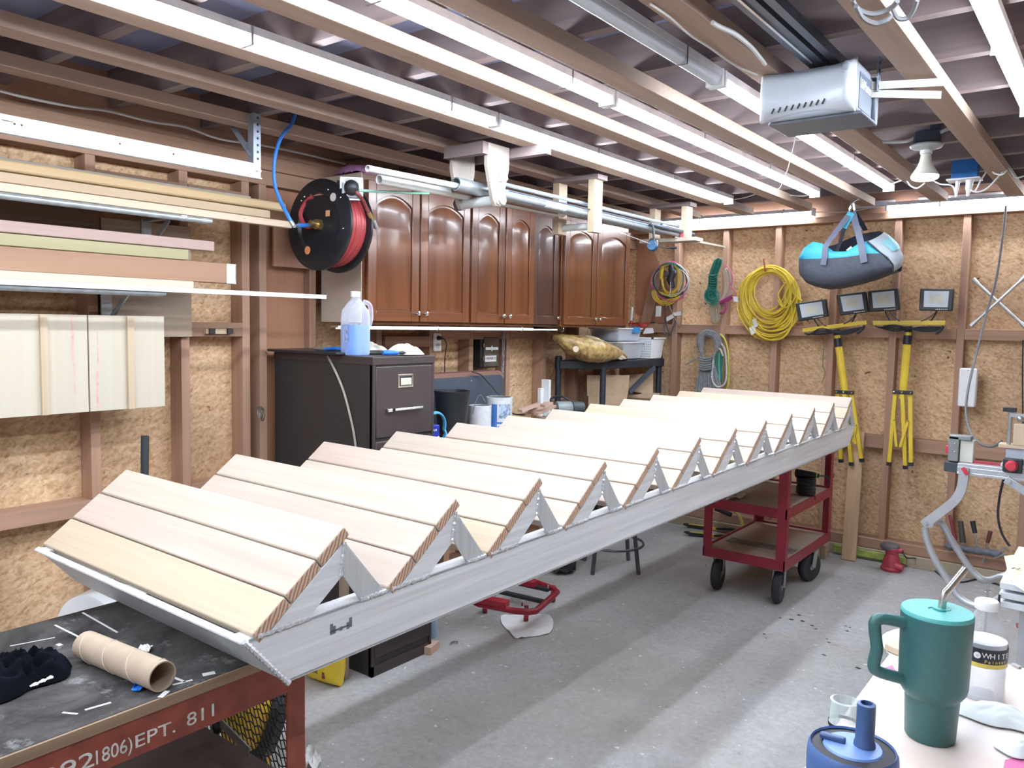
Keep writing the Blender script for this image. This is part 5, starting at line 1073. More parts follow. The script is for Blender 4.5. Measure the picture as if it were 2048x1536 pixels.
can_patch(-0.9, 0.1, 0.12, 0.20, 'splash_print', plain('can_splash', (0.30, 0.38, 0.50), 0.4, var=0.9, scale=45))
for k, ch_ in enumerate('PRIMER'):
    a_ = -1.0+0.19*k; lettering(ch_, 0.034, plain('can_blue', (0.06, 0.18, 0.50), 0.4), pc_, pcc+V((math.cos(a_)*0.0762, math.sin(a_)*0.0762, 0.052)), (-math.sin(a_+.06), math.cos(a_+.06), 0), (0, 0, 1), 0.0004)
t = thing('wrapped_bar', 'light wooden bar end wrapped in clear plastic beside the cabinet', 'wrapped wood', (-2.74, 2.9, WBZ))
obj('wood_bar', MB().bar((-2.86, 2.60, 1.13), (-2.86, 2.90, 1.135), 0.05, 0.04), fir_m('y'), t)
def wrap(i, j):
    z = 1.17-0.325*j; q = V((-2.86+0.008*math.sin(i*6.28+9*j), 2.885+0.05*j*0.6, z)); a_ = 2*math.pi*i; n = bag_noise((math.cos(a_), math.sin(a_), z*9), 2.2)
    return q+V((math.cos(a_)*(0.030+0.008*n), math.sin(a_)*(0.036+0.010*n), 0))
obj('plastic_wrap', MB().grid(wrap, 26, 22, wrap=True), plain('crinkled_wrap', (0.26, 0.28, 0.33), 0.12, var=0.7, scale=30), t, angle=70)
c = V((-2.672, 2.775, WBZ))
t = thing('solvent_can', 'blue and white rectangular solvent can right of filing cabinet', 'can', c)
obj('can_body', MB().box(c.x-0.04, c.x+0.04, c.y-0.055, c.y+0.055, WBZ, WBZ+0.155), plain('solvent_blue', (0.02, 0.04, 0.35), 0.35), t, bevel=0.006)
obj('white_label', MB().prism([(c.y-0.05, WBZ+0.01), (c.y+0.05, WBZ+0.01), (c.y+0.05, WBZ+0.10), (c.y-0.05, WBZ+0.07)], 'x', c.x+0.04, c.x+0.0412), WPLAST, t)
lettering('KLEAN', 0.016, WPLAST, t, (c.x+0.0412, c.y-0.03, WBZ+0.125), (0, 1, 0), (0, 0, 1), 0.0004, width=0.06)
lettering('ACETONE', 0.014, plain('solvent_blue', (0.02, 0.04, 0.35), 0.35), t, (c.x+0.0415, c.y-0.03, WBZ+0.02), (0, 1, 0), (0, 0, 1), 0.0004, width=0.06)
obj('emblem', MB().box(c.x+0.0412, c.x+0.042, c.y-0.018, c.y+0.022, WBZ+0.055, WBZ+0.095), plain('emblem_pale', (0.6, 0.65, 0.75), 0.4), t)
obj('spout', MB().cyl((c.x, c.y-0.02, WBZ+0.155), (c.x, c.y-0.02, WBZ+0.172), 0.016, seg=14), WPLAST, t)
t = thing('bottle', 'white bottle with red cone nozzle behind the solvent can', 'bottle', (c.x-0.09, c.y-0.05, WBZ))
obj('white_bottle', MB().lathe([(0.034, 0), (0.035, 0.15), (0.02, 0.17)], (c.x-0.09, c.y-0.04, WBZ), 20), WPLAST, t); obj('red_nozzle', MB().lathe([(0.02, 0.17), (0.020, 0.195), (0.009, 0.24), (0.006, 0.25)], (c.x-0.09, c.y-0.04, WBZ), 16), plain('nozzle_red', (0.5, 0.03, 0.05), 0.4), t)
CYAN = plain('cyan_hose', (0.10, 0.42, 0.68), 0.45)
m = MB()
for k in range(3): cc = V((-2.76-0.016*k, 2.92+0.012*k, WBZ+0.10)); m.tube([cc+V((0.02*math.sin(q*.26), 0.085*math.cos(q*math.pi/14), 0.095*math.sin(q*math.pi/14))) for q in range(28)], 0.0055, 7, True)
tag(obj('hose_coil', m, CYAN), 'coil of cyan hose standing behind the blue solvent can', 'hose')
m = MB(); m.tube(smooth_path([PZ(880, 850, WBZ+.02), PZ(905, 835, WBZ+.05), PZ(935, 828, WBZ+.06), PZ(965, 832, WBZ+.06), PZ(985, 834, WBZ+.05), PZ(1000, 842, WBZ+.03)], 7), 0.006, 7)
tag(obj('hose_coil', m, CYAN), 'loose cyan hose arching in front of the paint cans', 'hose')
tag(obj('black_cable', MB().tube(smooth_path([PX(945, 744, -2.97), PX(962, 750, -2.96), PX(980, 768, -2.93), PX(990, 780, -2.90), PX(1004, 797, -2.86), PX(1012, 815, -2.84), PX(1028, 828, -2.84), PX(1050, 829, -2.8)], 7), 0.0045, 7), BLACK), 'black cable draped over table top down past primer can', 'cable')
# scrap wood, router and white angle at the far end
SCR = wood('pink_scrap_', (0.46, 0.30, 0.23), (0.60, 0.43, 0.34), 'y')
for k, (p0, p1) in enumerate((((1045, 830), (1085, 815)), ((1060, 822), (1102, 806)), ((1040, 822), (1078, 808)), ((1072, 828), (1108, 812)), ((1085, 812), (1095, 806)))):
    z = WBZ+0.06+0.022*(k % 3); a, b = PX(p0[0], p0[1], -2.86+0.035*k), PX(p1[0], p1[1], -2.86+0.035*k)
    tag(obj('wood_scrap', MB().bar(a, b, 0.035, 0.016), SCR, bevel=0.001), 'offcut of pinkish wood in the scrap heap by router, %s' % ['front left one', 'top one pointing right', 'hindmost one', 'front right one', 'smallest one'][k], 'wood scrap', 'wood scraps behind the stair')
t_ = obj('scrap_bin', MB().box(-2.95, -2.64, 3.86, 4.24, WBZ, WBZ+0.055), wood('scrap_tray_', (0.34, 0.25, 0.18), (0.46, 0.35, 0.26), 'y')); tag(t_, 'plywood block under the scrap heap and router', 'block')
a = PX(1097, 770, -2.95)
tag(obj('white_angle', MB().box(-3.0, -2.975, 4.15, 4.185, 0.90, 1.085).box(-3.0, -2.94, 4.19, 4.215, 0.90, 1.14), WHITE, bevel=0.002), 'white step-shaped plastic piece standing at the wall', 'plastic piece')
c = PX(1132, 812, -2.75)
t = thing('router', 'grey power router lying on the side bench by scraps', 'power tool', c)
obj('motor', MB().cyl(c+V((-0.04, -0.05, -0.012)), c+V((0.04, 0.08, -0.012)), 0.042, 0.040, 24), plain('router_grey', (0.25, 0.28, 0.28), 0.4), t)
obj('dark_collar', MB().cyl(c+V((0.02, 0.03, -0.012)), c+V((0.06, 0.10, -0.012)), 0.044, 0.036, 24), plain('router_dark', (0.06, 0.07, 0.075), 0.4), t)
obj('cord_loop', MB().tube(smooth_path([c+V((-.06, -.06, 0)), c+V((-.1, -.02, 0.04)), c+V((-.09, .08, 0.05)), c+V((-.04, .12, 0.02))], 6), 0.008, 7), BLACK, t)

# ------------------------------------------------------------------ corner shelf
SB = plain('shelf_resin', (0.025, 0.030, 0.042), 0.45, var=0.15)
sz = 1.255
cs = thing('corner_shelf', 'black resin corner shelf unit with round posts', 'shelf unit', (-2.95, 5.1, 0))
la, lf, lr = V((-3.06, 4.47, 0)), V((-2.86, 4.80, 0)), V((-2.80, 5.44, 0)); lf = PZ(1207, 722, sz); lf.z = 0
arc = [la]+smooth_path([la+V((.03, -.03, 0)), lf+V((0.012, -.012, 0)), lr+V((0.035, -.01, 0))], 8)+[lr+V((.03, .03, 0)), V((-3.08, 5.47, 0))]
for z, h in ((sz, 0.055), (0.80, 0.05), (0.36, 0.05)):
    n = len(arc); pts = [V((p.x, p.y, z-h)) for p in arc]+[V((p.x, p.y, z)) for p in arc]
    obj('shelf', MB().poly(pts, [tuple(range(n)), tuple(range(2*n-1, n-1, -1))]+[(k, (k+1) % n, n+(k+1) % n, n+k) for k in range(n)]), SB, cs, bevel=0.004)
for p in (la, lf, lr): obj('post', MB().cyl((p.x, p.y, 0), (p.x, p.y, sz+0.03), 0.021, seg=18).cyl((p.x, p.y, sz-0.06), (p.x, p.y, sz+0.02), 0.026, seg=18), SB, cs)
a, b = PY(1308, 735, 5.30), PY(1258, 785, 5.05)
tag(obj('grey_bar', MB().bar(a, b, 0.025, 0.03), plain('bar_grey', (0.07, 0.08, 0.10), 0.5)), 'slanted dark grey bar under the corner shelf', 'bar')
# bag of shavings lying on the shelf
bc = (PX(1175, 712, -2.9)); 
def shav(i, j):
    px = 1104+148*i; a_ = 2*math.pi*j
    top = [668, 668, 672, 676, 684, 697, 712]; bot = [677, 706, 720, 725, 721, 717, 721]
    k = min(5.999, i*6); q = int(k); f = k-q; yt = top[q]*(1-f)+top[q+1]*f; yb = bot[q]*(1-f)+bot[q+1]*f
    x = -2.96+0.12*i; c0 = PX(px, (yt+yb)/2, x); h = max(0.012, (yb-yt)/2/1582*c0.length*0.97)
    d = 0.15*math.sin(math.pi*min(1, max(0, i)))**0.6+0.006; n = bag_noise((i*5, math.cos(a_)*1.2, math.sin(a_)*1.2), 2.0)
    return c0+V((-0.82, 0.55, 0))*(math.cos(a_)*d-d*0.55)+V((0, 0, 1))*(math.copysign(abs(math.sin(a_))**0.75, math.sin(a_))*h*(1+0.05*n))+V((0.5, -0.6, 0))*0.012*n
m = MB(); m.grid(lambda i, j: shav(j, i), 30, 30, wrap=True)
sb = tag(obj('shavings_bag', m, plain('golden_bag', (0.40, 0.27, 0.105), 0.25, var=0.5, scale=30, bump=0.7), angle=80), 'clear bag of golden shavings slumped on the corner shelf', 'bag')
def flap(i, j):
    T = [(1168, 671), (1198, 675), (1226, 691), (1252, 716)]; B = [(1186, 684), (1198, 692), (1214, 706), (1243, 721)]; k = min(2.999, i*3); q = int(k); f = k-q
    tx, ty = T[q][0]*(1-f)+T[q+1][0]*f, T[q][1]*(1-f)+T[q+1][1]*f; bx_, by_ = B[q][0]*(1-f)+B[q+1][0]*f, B[q][1]*(1-f)+B[q+1][1]*f
    q_ = PX(tx*(1-j)+bx_*j, ty*(1-j)+by_*j, -2.93+0.11*i); return EYE+(q_-EYE)*0.962+V((0.006*math.sin(14*i+5*j), 0, 0.004*math.sin(11*i+3*j)))
tq = MB().grid(flap, 22, 10); tq.thick(0.003)
obj('clear_flap', tq, plain('pale_film', (0.50, 0.44, 0.34), 0.3, var=0.25, scale=40, bump=0.4), sb)
obj('round_sticker', MB().lathe([(0, 0), (0.02, 0), (0.02, .001)], shav(0.19, 0.55)+V((0.004, -0.005, 0)), 18, (0.8, -0.6, 0.1)), plain('sticker_tan', (0.62, 0.50, 0.38), 0.4), sb)
# bins and basket
CLR = clear('clear_bin', (0.72, 0.76, 0.82), 0.12, 0.45)
def tote(cx, cy_, z, w, d, h, name, label, lidc, mat):
    t = thing(name, label, 'bin', (cx, cy_, z))
    m = MB(); pts = []
    for k, (s, zz) in enumerate(((0.88, 0.001), (1.0, h))):
        for (sx, sy_) in ((-1, -1), (1, -1), (1, 1), (-1, 1)): pts.append((cx+sx*w/2*s, cy_+sy_*d/2*s, z+zz))
    obj('tub', m.poly(pts, [(3, 2, 1, 0), (0, 1, 5, 4), (1, 2, 6, 5), (2, 3, 7, 6), (3, 0, 4, 7)]), mat, t, bevel=0.008)
    if lidc: obj('lid', MB().box(cx-w/2-0.008, cx+w/2+0.008, cy_-d/2-0.008, cy_+d/2+0.008, z+h, z+h+0.012), lidc, t, bevel=0.004)
    return t
p = PZ(1228, 712, sz)
q1 = PX(1228, 690, -2.93)
b1 = tote(-2.925, 5.06, sz+0.002, 0.22, 0.30, 0.115, 'plastic_bin', 'grey see-through bin holding dark parts on corner shelf', plain('lid_clear', (0.55, 0.58, 0.62), 0.25), CLR)
obj('dark_parts', MB().box(-3.0, -2.84, 4.95, 5.17, sz+0.006, sz+0.085), plain('dark_parts', (0.14, 0.13, 0.13), 0.6, var=0.6, scale=40, bump=0.6), b1, bevel=0.02)
b2 = tote(-2.945, 5.03, sz+0.132, 0.24, 0.34, 0.085, 'plastic_bin', 'clear tub of crinkled wrap stacked on top of grey bin', plain('lid_white', (0.72, 0.75, 0.78), 0.3), CLR)
obj('crinkled_wrap', MB().box(-3.04, -2.85, 4.89, 5.17, sz+0.137, sz+0.205), plain('blue_crinkle', (0.36, 0.40, 0.52), 0.25, var=0.6, scale=40, bump=0.8), b2, bevel=0.02)
obj('blue_latch', MB().box(-2.835, -2.81, 5.06, 5.15, sz+0.192, sz+0.235), plain('latch_blue', (0.04, 0.25, 0.55), 0.4), b2, bevel=0.003)
def basket():
    t = thing('basket', 'white perforated plastic basket on corner shelf right side', 'basket', (-2.83, 5.36, sz))
    cx, cy_, w, d, h = -2.855, 5.335, 0.20, 0.20, 0.155
    pts = []
    for s, zz in ((0.84, 0.002), (1.0, h)):
        for (sx, sy_) in ((-1, -1), (1, -1), (1, 1), (-1, 1)): pts.append((cx+sx*w/2*s, cy_+sy_*d/2*s, sz+zz))
    m = MB().poly(pts, [(3, 2, 1, 0), (0, 1, 5, 4), (1, 2, 6, 5), (2, 3, 7, 6), (3, 0, 4, 7)])
    obj('tub', m, WPLAST, t, bevel=0.006)
    obj('rim', MB().box(cx-w/2-0.008, cx+w/2+0.008, cy_-d/2-0.008, cy_-d/2+0.004, sz+h-0.004, sz+h+0.006).box(cx+w/2-0.004, cx+w/2+0.008, cy_-d/2-.008, cy_+d/2+.008, sz+h-.004, sz+h+.006), WPLAST, t)
    h_ = MB()
    for i in range(11):
        for j in range(7):
            if 3 <= i <= 6 and 3 <= j <= 5: continue
            s = 0.84+0.16*((0.02+j*0.018)/h); x = cx-w/2*s+0.012+i*(w*s-0.024)/10; z = sz+0.02+0.018*j; y = cy_-d/2*s-0.0005
            h_.box(x-0.003, x+0.003, y-0.0012, y, z-0.003, z+0.003)
    obj('perforation', h_, plain('hole_grey', (0.25, 0.27, 0.31), 0.7), t)
    obj('round_emblem', MB().lathe([(0.011, 0), (0.015, 0), (0.015, 0.002), (0.011, .002)], (cx+0.002, cy_-d/2*0.95-0.002, sz+0.092), 20, (0, -1, 0)), plain('emblem_grey', (0.35, 0.36, 0.38), 0.5), t)
    return t
basket()
RT = plain('tool_red', (0.48, 0.06, 0.05), 0.45)
t = thing('hand_tool', 'red tool with white shaft poking out behind the basket', 'tool', PY(1268, 640, 5.42))
obj('shaft', MB().cyl(PY(1262, 650, 5.42), PY(1265, 614, 5.42), 0.009, seg=10), WPLAST, t); obj('red_grip', MB().ball(PY(1285, 651, 5.43), 0.03, (1.3, 0.7, 0.8), 14, 10).ball(PY(1263, 645, 5.42), 0.014, (1, 1, 1.4), 10, 8).bar(PY(1258, 650, 5.43), PY(1300, 646, 5.43), 0.012, 0.012), RT, t)
obj('black_rod', MB().cyl(PY(1258, 647, 5.45), PY(1310, 645, 5.45), 0.004, seg=8), BLACK, t)
tag(obj('paper_card', MB().prism([(PY(1286, 668, 5.40).x, PY(1286, 668, 5.4).z), (PY(1308, 668, 5.40).x, PY(1308, 666, 5.4).z), (PY(1306, 656, 5.40).x, PY(1306, 656, 5.4).z), (PY(1292, 656, 5.40).x, PY(1292, 656, 5.4).z)], 'y', 5.395, 5.40), PAPER), 'white card sticking up out of the basket', 'card')
# cardboard boxes on the middle shelf
def cbox(pa, pb, x, depth, name, label, flap=None):
    a, b = PX(pa[0], pa[1], x), PX(pb[0], pb[1], x)
def carton(verts4, dvec, label, name='cardboard_box'):
    n = [V(v) for v in verts4]; m = MB(); d = V(dvec); pts = n+[v+d for v in n]
    return tag(obj(name, m.poly(pts, [(0, 1, 2, 3), (7, 6, 5, 4), (0, 4, 5, 1), (1, 5, 6, 2), (2, 6, 7, 3), (3, 7, 4, 0)]), CARD, bevel=0.002), label, 'cardboard box', 'cardboard boxes on the corner shelf')
t = carton([(-2.97, 4.72, 0.802), (-2.83, 5.02, 0.802), (-2.83, 5.02, 1.01), (-2.97, 4.72, 1.01)], (-0.10, 0.13, 0), 'cardboard box with raised front flap under the corner shelf')
obj('flap', MB().poly([(-2.972, 4.705, 1.0), (-2.828, 5.028, 1.0), (-2.815, 5.02, 1.145), (-2.965, 4.685, 1.15)], [(0, 1, 2, 3)]).thick(0.004), CARD, t)
t = carton([(-2.93, 5.16, 0.802), (-2.76, 5.36, 0.802), (-2.76, 5.36, 0.985), (-2.93, 5.16, 0.985)], (-0.10, 0.09, 0), 'torn cardboard box with open flaps at right under shelf')
obj('flap', MB().poly([(-2.94, 5.18, 1.02), (-2.80, 5.36, 0.98), (-2.82, 5.39, 1.15), (-3.0, 5.2, 1.12)], [(0, 1, 2, 3)]).thick(0.004), CARD, t)
obj('torn_edge', MB().poly([(-2.92, 5.14, 0.97), (-2.74, 5.345, 0.955), (-2.735, 5.35, 1.0), (-2.80, 5.27, 1.005)], [(0, 1, 2, 3)]).thick(0.004), CARD, t)

# ------------------------------------------------------------------ overhead rack with pipes
PW = wood('pale_ply_', (0.40, 0.335, 0.28), (0.50, 0.435, 0.37), 'z', rand=0.05)
XF, XR = -2.16, -2.355
t = thing('ceiling_rack', 'tapered plywood ceiling hanger with PVC crossbar and rope cleat', 'rack', (-2.27, 2.66, 2.0))
for x, dz in ((XF, 0), (XR, 0.0)):
    yc = 2.655; obj('hanger_plate', MB().prism([(yc-0.07, 2.252), (yc+0.075, 2.252), (yc+0.075, 2.16), (yc+0.035, 2.02), (yc+0.018, 1.996), (yc-0.012, 1.996), (yc-0.03, 2.02), (yc-0.072, 2.16)], 'x', x-0.009, x+0.009), PW, t, bevel=0.001)
obj('crosspiece', MB().box(XR-0.012, XF+0.012, 2.55, 2.585, 2.20, 2.25).box(XR-0.04, XF+0.2, 2.735, 2.77, 2.21, 2.25), raft_m('x'), t)
obj('pvc_crossbar', MB().cyl((XR-0.01, 2.66, 2.022), (XF+0.02, 2.66, 2.022), 0.022, seg=24), PVC, t)
obj('dark_cap', MB().lathe([(0.024, 0), (0.029, 0.006), (0.029, 0.03), (0.024, 0.034)], (XR-0.034, 2.66, 2.022), 8, (1, 0, 0)), plain('cap_purple_grey', (0.10, 0.09, 0.12), 0.5), t)
obj('knob', MB().cyl((XF+0.009, 2.668, 2.024), (XF+0.03, 2.668, 2.024), 0.022, seg=18), plain('knob_grey', (0.42, 0.40, 0.38), 0.5), t)
obj('cleat', MB().ball((XF+0.014, 2.672, 2.145), 0.013, (.8, 1.0, 1.5), 12, 8).cyl((XF+0.02, 2.655, 2.11), (XF+0.02, 2.70, 2.118), 0.011, 0.009, 10).ball((XF+0.014, 2.67, 2.08), 0.007, (.8, 1, 1.3), 10, 8), plain('cleat_cream', (0.70, 0.66, 0.60), 0.4), t)
for yc, zb, nm in ((3.455, 1.965, 'wooden ceiling hanger of two pine posts with PVC bar, middle one'), (4.505, 2.04, 'wooden ceiling hanger with bottom board, farthest by the corner')):
    t = thing('ceiling_rack', nm, 'rack', (-2.27, yc, zb))
    for x in (XF, XR-0.02): obj('hanger_post', MB().box(x-0.02, x+0.02, yc-0.045, yc+0.03, zb, 2.25), fir_m('z'), t, bevel=0.002)
    obj('crosspiece', MB().box(XR-0.04, XF+0.04, yc-0.05, yc+0.04, 2.226, 2.2495), raft_m('x'), t)
    if yc < 4: obj('pvc_crossbar', MB().cyl((XR+0.0, yc, zb+0.035), (XF+0.022, yc, zb+0.035), 0.019, seg=20), PVC, t); obj('bar_end', MB().pipe((XF+0.018, yc-.01, zb+0.035), (XF+0.024, yc-.01, zb+0.035), 0.016, 0.006, 20), WPLAST, t)
    else: obj('bottom_board', MB().box(XR-0.10, XF+0.08, yc-0.05, yc+0.06, zb-0.022, zb-0.001), PW, t); obj('red_tape', MB().box(XF-0.021, XF+0.0, yc-0.0465, yc-0.044, zb+0.002, zb+0.03), plain('red_tape', (0.7, 0.08, 0.10), 0.5), t)
def rackpipe(name, label, a, b, r, mat, hollow=True):
    m = MB().pipe(a, b, r, max(0.003, r*0.16), 24) if hollow else MB().cyl(a, b, r, seg=14)
    return tag(obj(name, m, mat), label, 'pipe', 'pipes on the ceiling rack')
zr = 2.044
rackpipe('steel_pipe', 'thickest galvanized pipe with open end on ceiling rack', (-2.235, 2.48, zr+0.028), (-2.255, 4.35, zr+0.030), 0.028, GALV)
rackpipe('pvc_pipe', 'thin white PVC pipe running into the thick galvanized pipe', PX(735, 337, -2.235), PX(735, 337, -2.235)+V((-0.005, 0.75, 0.014)), 0.0125, PVC)
rackpipe('pvc_pipe', 'thicker white PVC pipe below the thin one on rack', PX(758, 359, -2.305), V((-2.32, 3.4, zr+0.022)), 0.0185, PVC)
rackpipe('copper_pipe', 'dark copper pipe end between PVC and galvanized pipe', V((-2.287, 2.52, zr+0.012)), V((-2.289, 3.3, zr+0.012)), 0.009, plain('old_copper', (0.22, 0.12, 0.09), 0.4, metal=0.6))
rackpipe('green_rod', 'thin mint green rod sticking out toward the hose reel', PX(858, 387, -2.30), PX(718, 381, -2.42), 0.0055, plain('mint_rod', (0.30, 0.55, 0.45), 0.4))
t = rackpipe('steel_conduit', 'grey conduit with pale taped label on right side of rack', (-2.19, 2.66, zr+0.018), (-2.20, 4.5, zr+0.018), 0.016, plain('grey_conduit', (0.40, 0.45, 0.50), 0.35, metal=0.5))
obj('tape_label', MB().lathe([(0.0175, 0), (0.0178, 0.17)], (-2.1935, 3.05, zr+0.018), 24, (0, 1, 0)), plain('label_grey', (0.58, 0.62, 0.66), 0.5, var=0.35, scale=60), t)
rackpipe('steel_conduit', 'thin grey conduit above the taped one on rack', (-2.212, 2.75, zr+0.068), (-2.215, 4.5, zr+0.068), 0.009, plain('grey_conduit', (0.40, 0.45, 0.50), 0.35, metal=0.5))
fr = thing('fishing_rod', 'fishing rod with blue spinning reel lying on rack pipes', 'fishing rod', (-2.17, 4.2, 2.03))
ra, rb = V((-2.165, 2.75, 2.075)), V((-2.17, 4.62, 2.075)); fh0 = PX(1300, 462, -2.165)
obj('rod_blank', MB().tube([ra, V((-2.166, 3.6, 2.078)), V((-2.168, 4.1, 2.076)), rb], [0.002, 0.0035, 0.005, 0.005], 8), plain('rod_dark', (0.05, 0.06, 0.08), 0.35), fr)
obj('grip', MB().tube([V((-2.168, 4.05, 2.076)), V((-2.168, 4.2, 2.074)), rb], [0.009, 0.012, 0.010], 12), plain('rod_dark', (0.05, 0.06, 0.08), 0.35), fr)
rl = PX(1305, 492, -2.15)
obj('reel_foot', MB().tube([V((-2.165, rl.y+0.02, 2.07)), V((-2.16, rl.y+0.025, 2.045)), rl+V((0, .02, 0.01))], 0.007, 8), BLACK, fr)
sp = obj('reel_spool', MB().lathe([(0.012, -0.035), (0.026, -0.030), (0.028, -0.01), (0.024, 0.0), (0.024, 0.012), (0.030, 0.016), (0.026, 0.024), (0.0, 0.024)], rl, 24, (0.25, -0.95, 0.1), cap=False), plain('reel_blue', (0.03, 0.085, 0.16), 0.3, metal=0.4), fr)
obj('bail_wire', MB().tube([rl+V((0.01+0.034*math.cos(q*.2-0.4), -0.02, 0.036*math.sin(q*.2-.4)+0.006)) for q in range(16)], 0.002, 6), CHROME, sp)
obj('crank', MB().tube([rl+V((0.02, 0.02, 0.0)), rl+V((0.08, 0.03, -0.015)), rl+V((0.10, 0.03, -0.012))], 0.0035, 6).cyl(rl+V((0.10, 0.03, -0.012)), rl+V((0.135, 0.03, -0.014)), 0.007, seg=10), BLACK, sp)
obj('guide_ring', MB().tube([PX(1243, 462, -2.16)+V((0, 0.015*math.cos(q*.4), 0.015*math.sin(q*.4))) for q in range(16)], 0.0015, 5, True), CHROME, fr)
obj('line', MB().tube([PX(1243, 466, -2.16), rl+V((0, -.02, .01))], 0.0008, 4), WPLAST, fr)
a, b = PX(1398, 484, -2.09), PX(1448, 494, -2.09)
tag(obj('wood_dowel', MB().bar(a, b, 0.02, 0.012), fir_m('y')), 'pale thin stick poking out beyond the farthest hanger', 'stick')
# ------------------------------------------------------------------ coils and cords on the back wall
YW = 5.462
def loop(cx, cy_, rx, ry, y, n=30, ph=0.0, wob=1.5, seed=0, dy=0.012):
    rr = random.Random(seed); a1, a2, a3 = rr.uniform(0, 6.28), rr.uniform(0, 6.28), rr.uniform(0, 6.28); out = []
    for k in range(n):
        a = 2*math.pi*k/n; w = wob*(math.sin(2*a+a1)+0.6*math.sin(3*a+a2))
        out.append(PY(cx+(rx+w)*math.cos(a), cy_+(ry+w)*math.sin(a), y+dy*math.sin(a+a3)))
    return out
def arcs(pts, y, n=8, closed=False): return smooth_path([PY(p[0], p[1], y if len(p) < 3 else p[2]) for p in pts], n, closed)
def nail(px, py, y0=5.5, y1=5.44): return MB().cyl(PY(px, py, y0), PY(px, py, y1), 0.004, seg=8)
PKC = plain('pink_cord', (0.62, 0.12, 0.26), 0.5); GRC = plain('dark_green_cord', (0.02, 0.17, 0.13), 0.5); WHC = plain('pale_cord', (0.60, 0.60, 0.58), 0.5)
BKC = plain('black_cord', (0.02, 0.02, 0.025), 0.5); YLC = plain('yellow_cord', (0.66, 0.48, 0.04), 0.45, var=0.1); BRC = plain('brown_cord', (0.22, 0.17, 0.11), 0.5)
TAGM = plain('paper_tag_white', (0.68, 0.68, 0.66), 0.7)
t = thing('cord_coil', 'coil of pink green and white cords with black plugs on wall nail', 'cord', PY(1340, 610, 5.45))
for k, (rx, ry, m_, nm) in enumerate(((38, 38, PKC, 'pink_cord'), (36.5, 36, WHC, 'pale_cord'), (34, 34.5, GRC, 'green_cord'), (32, 33, BKC, 'black_cord'), (37.5, 34, BRC, 'brown_cord'), (30, 31, GRC, 'green_cord'), (35, 38.5, PKC, 'pink_cord'), (33, 30, WHC, 'pale_cord'))):
    obj(nm, MB().tube(loop(1340+math.sin(k)*1.5, 562+math.cos(k*2)*1.5, rx, ry, 5.45-0.006*(k % 4), wob=1.4, seed=k), 0.0038, 6, True), m_, t)
for k in range(3): obj('yellow_cord', MB().tube(arcs([(1322+2*k, 540), (1326+k, 575), (1340, 590-3*k), (1356-k, 575), (1360-2*k, 548), (1350, 532), (1332, 532)], 5.43, closed=True), 0.0042, 6, True), YLC, t)
for k in range(4): obj('yellow_cord', MB().tube(arcs([(1305+2*k, 582), (1308+3*k, 598), (1326, 610-3*k), (1345, 606-3*k), (1358-2*k, 592), (1340, 590+k), (1318, 584)], 5.44-0.004*k, closed=True), 0.0045, 6, True), YLC, t)
obj('yellow_plug', MB().cyl(PY(1324, 538, 5.42), PY(1322, 558, 5.42), 0.016, 0.013, 14), YLC, t)
obj('black_adapter', MB().bar(PY(1330, 550, 5.42), PY(1352, 543, 5.42), 0.03, 0.026), plain('adapter_grey', (0.10, 0.11, 0.12), 0.5), t, bevel=0.003)
obj('black_plug', MB().tube([PY(1342, 530, 5.43), PY(1345, 545, 5.43), PY(1340, 560, 5.43), PY(1346, 575, 5.43)], [0.02, 0.03, 0.028, 0.016], 12), BKC, t)
obj('tie', MB().tube(arcs([(1341, 560), (1341, 580), (1338, 592), (1345, 594)], 5.41), 0.003, 6).tube(arcs([(1366, 542), (1374, 541), (1378, 545)], 5.42), 0.003, 6), WHC, t)
for k, pts in enumerate(([(1332, 608), (1330, 640), (1328, 665), (1340, 668), (1352, 640)], [(1338, 610), (1345, 628), (1358, 650), (1362, 642), (1364, 620)], [(1330, 610), (1333, 650), (1340, 668)])):
    obj('hanging_cord', MB().tube(arcs(pts, 5.44-0.01*k), 0.005, 6), [plain('slate_cord', (0.07, 0.08, 0.12), 0.5), BRC, BKC][k], t)
for a, b, c_, d_ in (((1312, 612), (1323, 612), (1322, 633), (1311, 633)), ((1330, 636), (1345, 628), (1348, 635), (1334, 643)), ((1345, 626), (1362, 622), (1363, 630), (1349, 632))):
    obj('paper_tag', MB().poly([PY(*p, 5.42) for p in (a, b, c_, d_)], [(0, 1, 2, 3)]).thick(0.001), TAGM, t)
obj('hang_nail', nail(1340, 523), STEEL, t)
t = thing('cord_coil', 'bundled dark green extension cord hanging vertically on wall stud', 'cord', PY(1432, 600, 5.45))
for k in range(9):
    dx = -9+2.2*k; o = (k % 3)*0.007
    obj('green_loop', MB().tube(arcs([(1437+dx*0.7, 516+abs(k-4)*0.9), (1434+dx*0.9, 530), (1427+dx*0.85, 550), (1425+dx*0.9, 572), (1421+dx*1.15, 592), (1424+dx*0.5, 607-abs(k-4)*1.6)], 5.44-o), 0.0052, 7), GRC, t)
for k in range(5): obj('green_wrap', MB().tube(arcs([(1417, 549+5*k), (1422, 551+5*k), (1429, 551+5*k), (1435, 548+5*k)], 5.412), 0.0052, 7), GRC, t)
for k in range(4): obj('green_loop', MB().tube(loop(1424, 592, 15-3*k, 17-3.2*k, 5.418, n=20, wob=0.8, seed=k), 0.0048, 7, True), GRC, t)
obj('hang_nail', nail(1437, 520), STEEL, t)
t = thing('cord_coil', 'beige bundled cord hanging behind and right of the green one', 'cord', PY(1448, 620, 5.47))
BGC = plain('beige_cord', (0.48, 0.37, 0.29), 0.5)
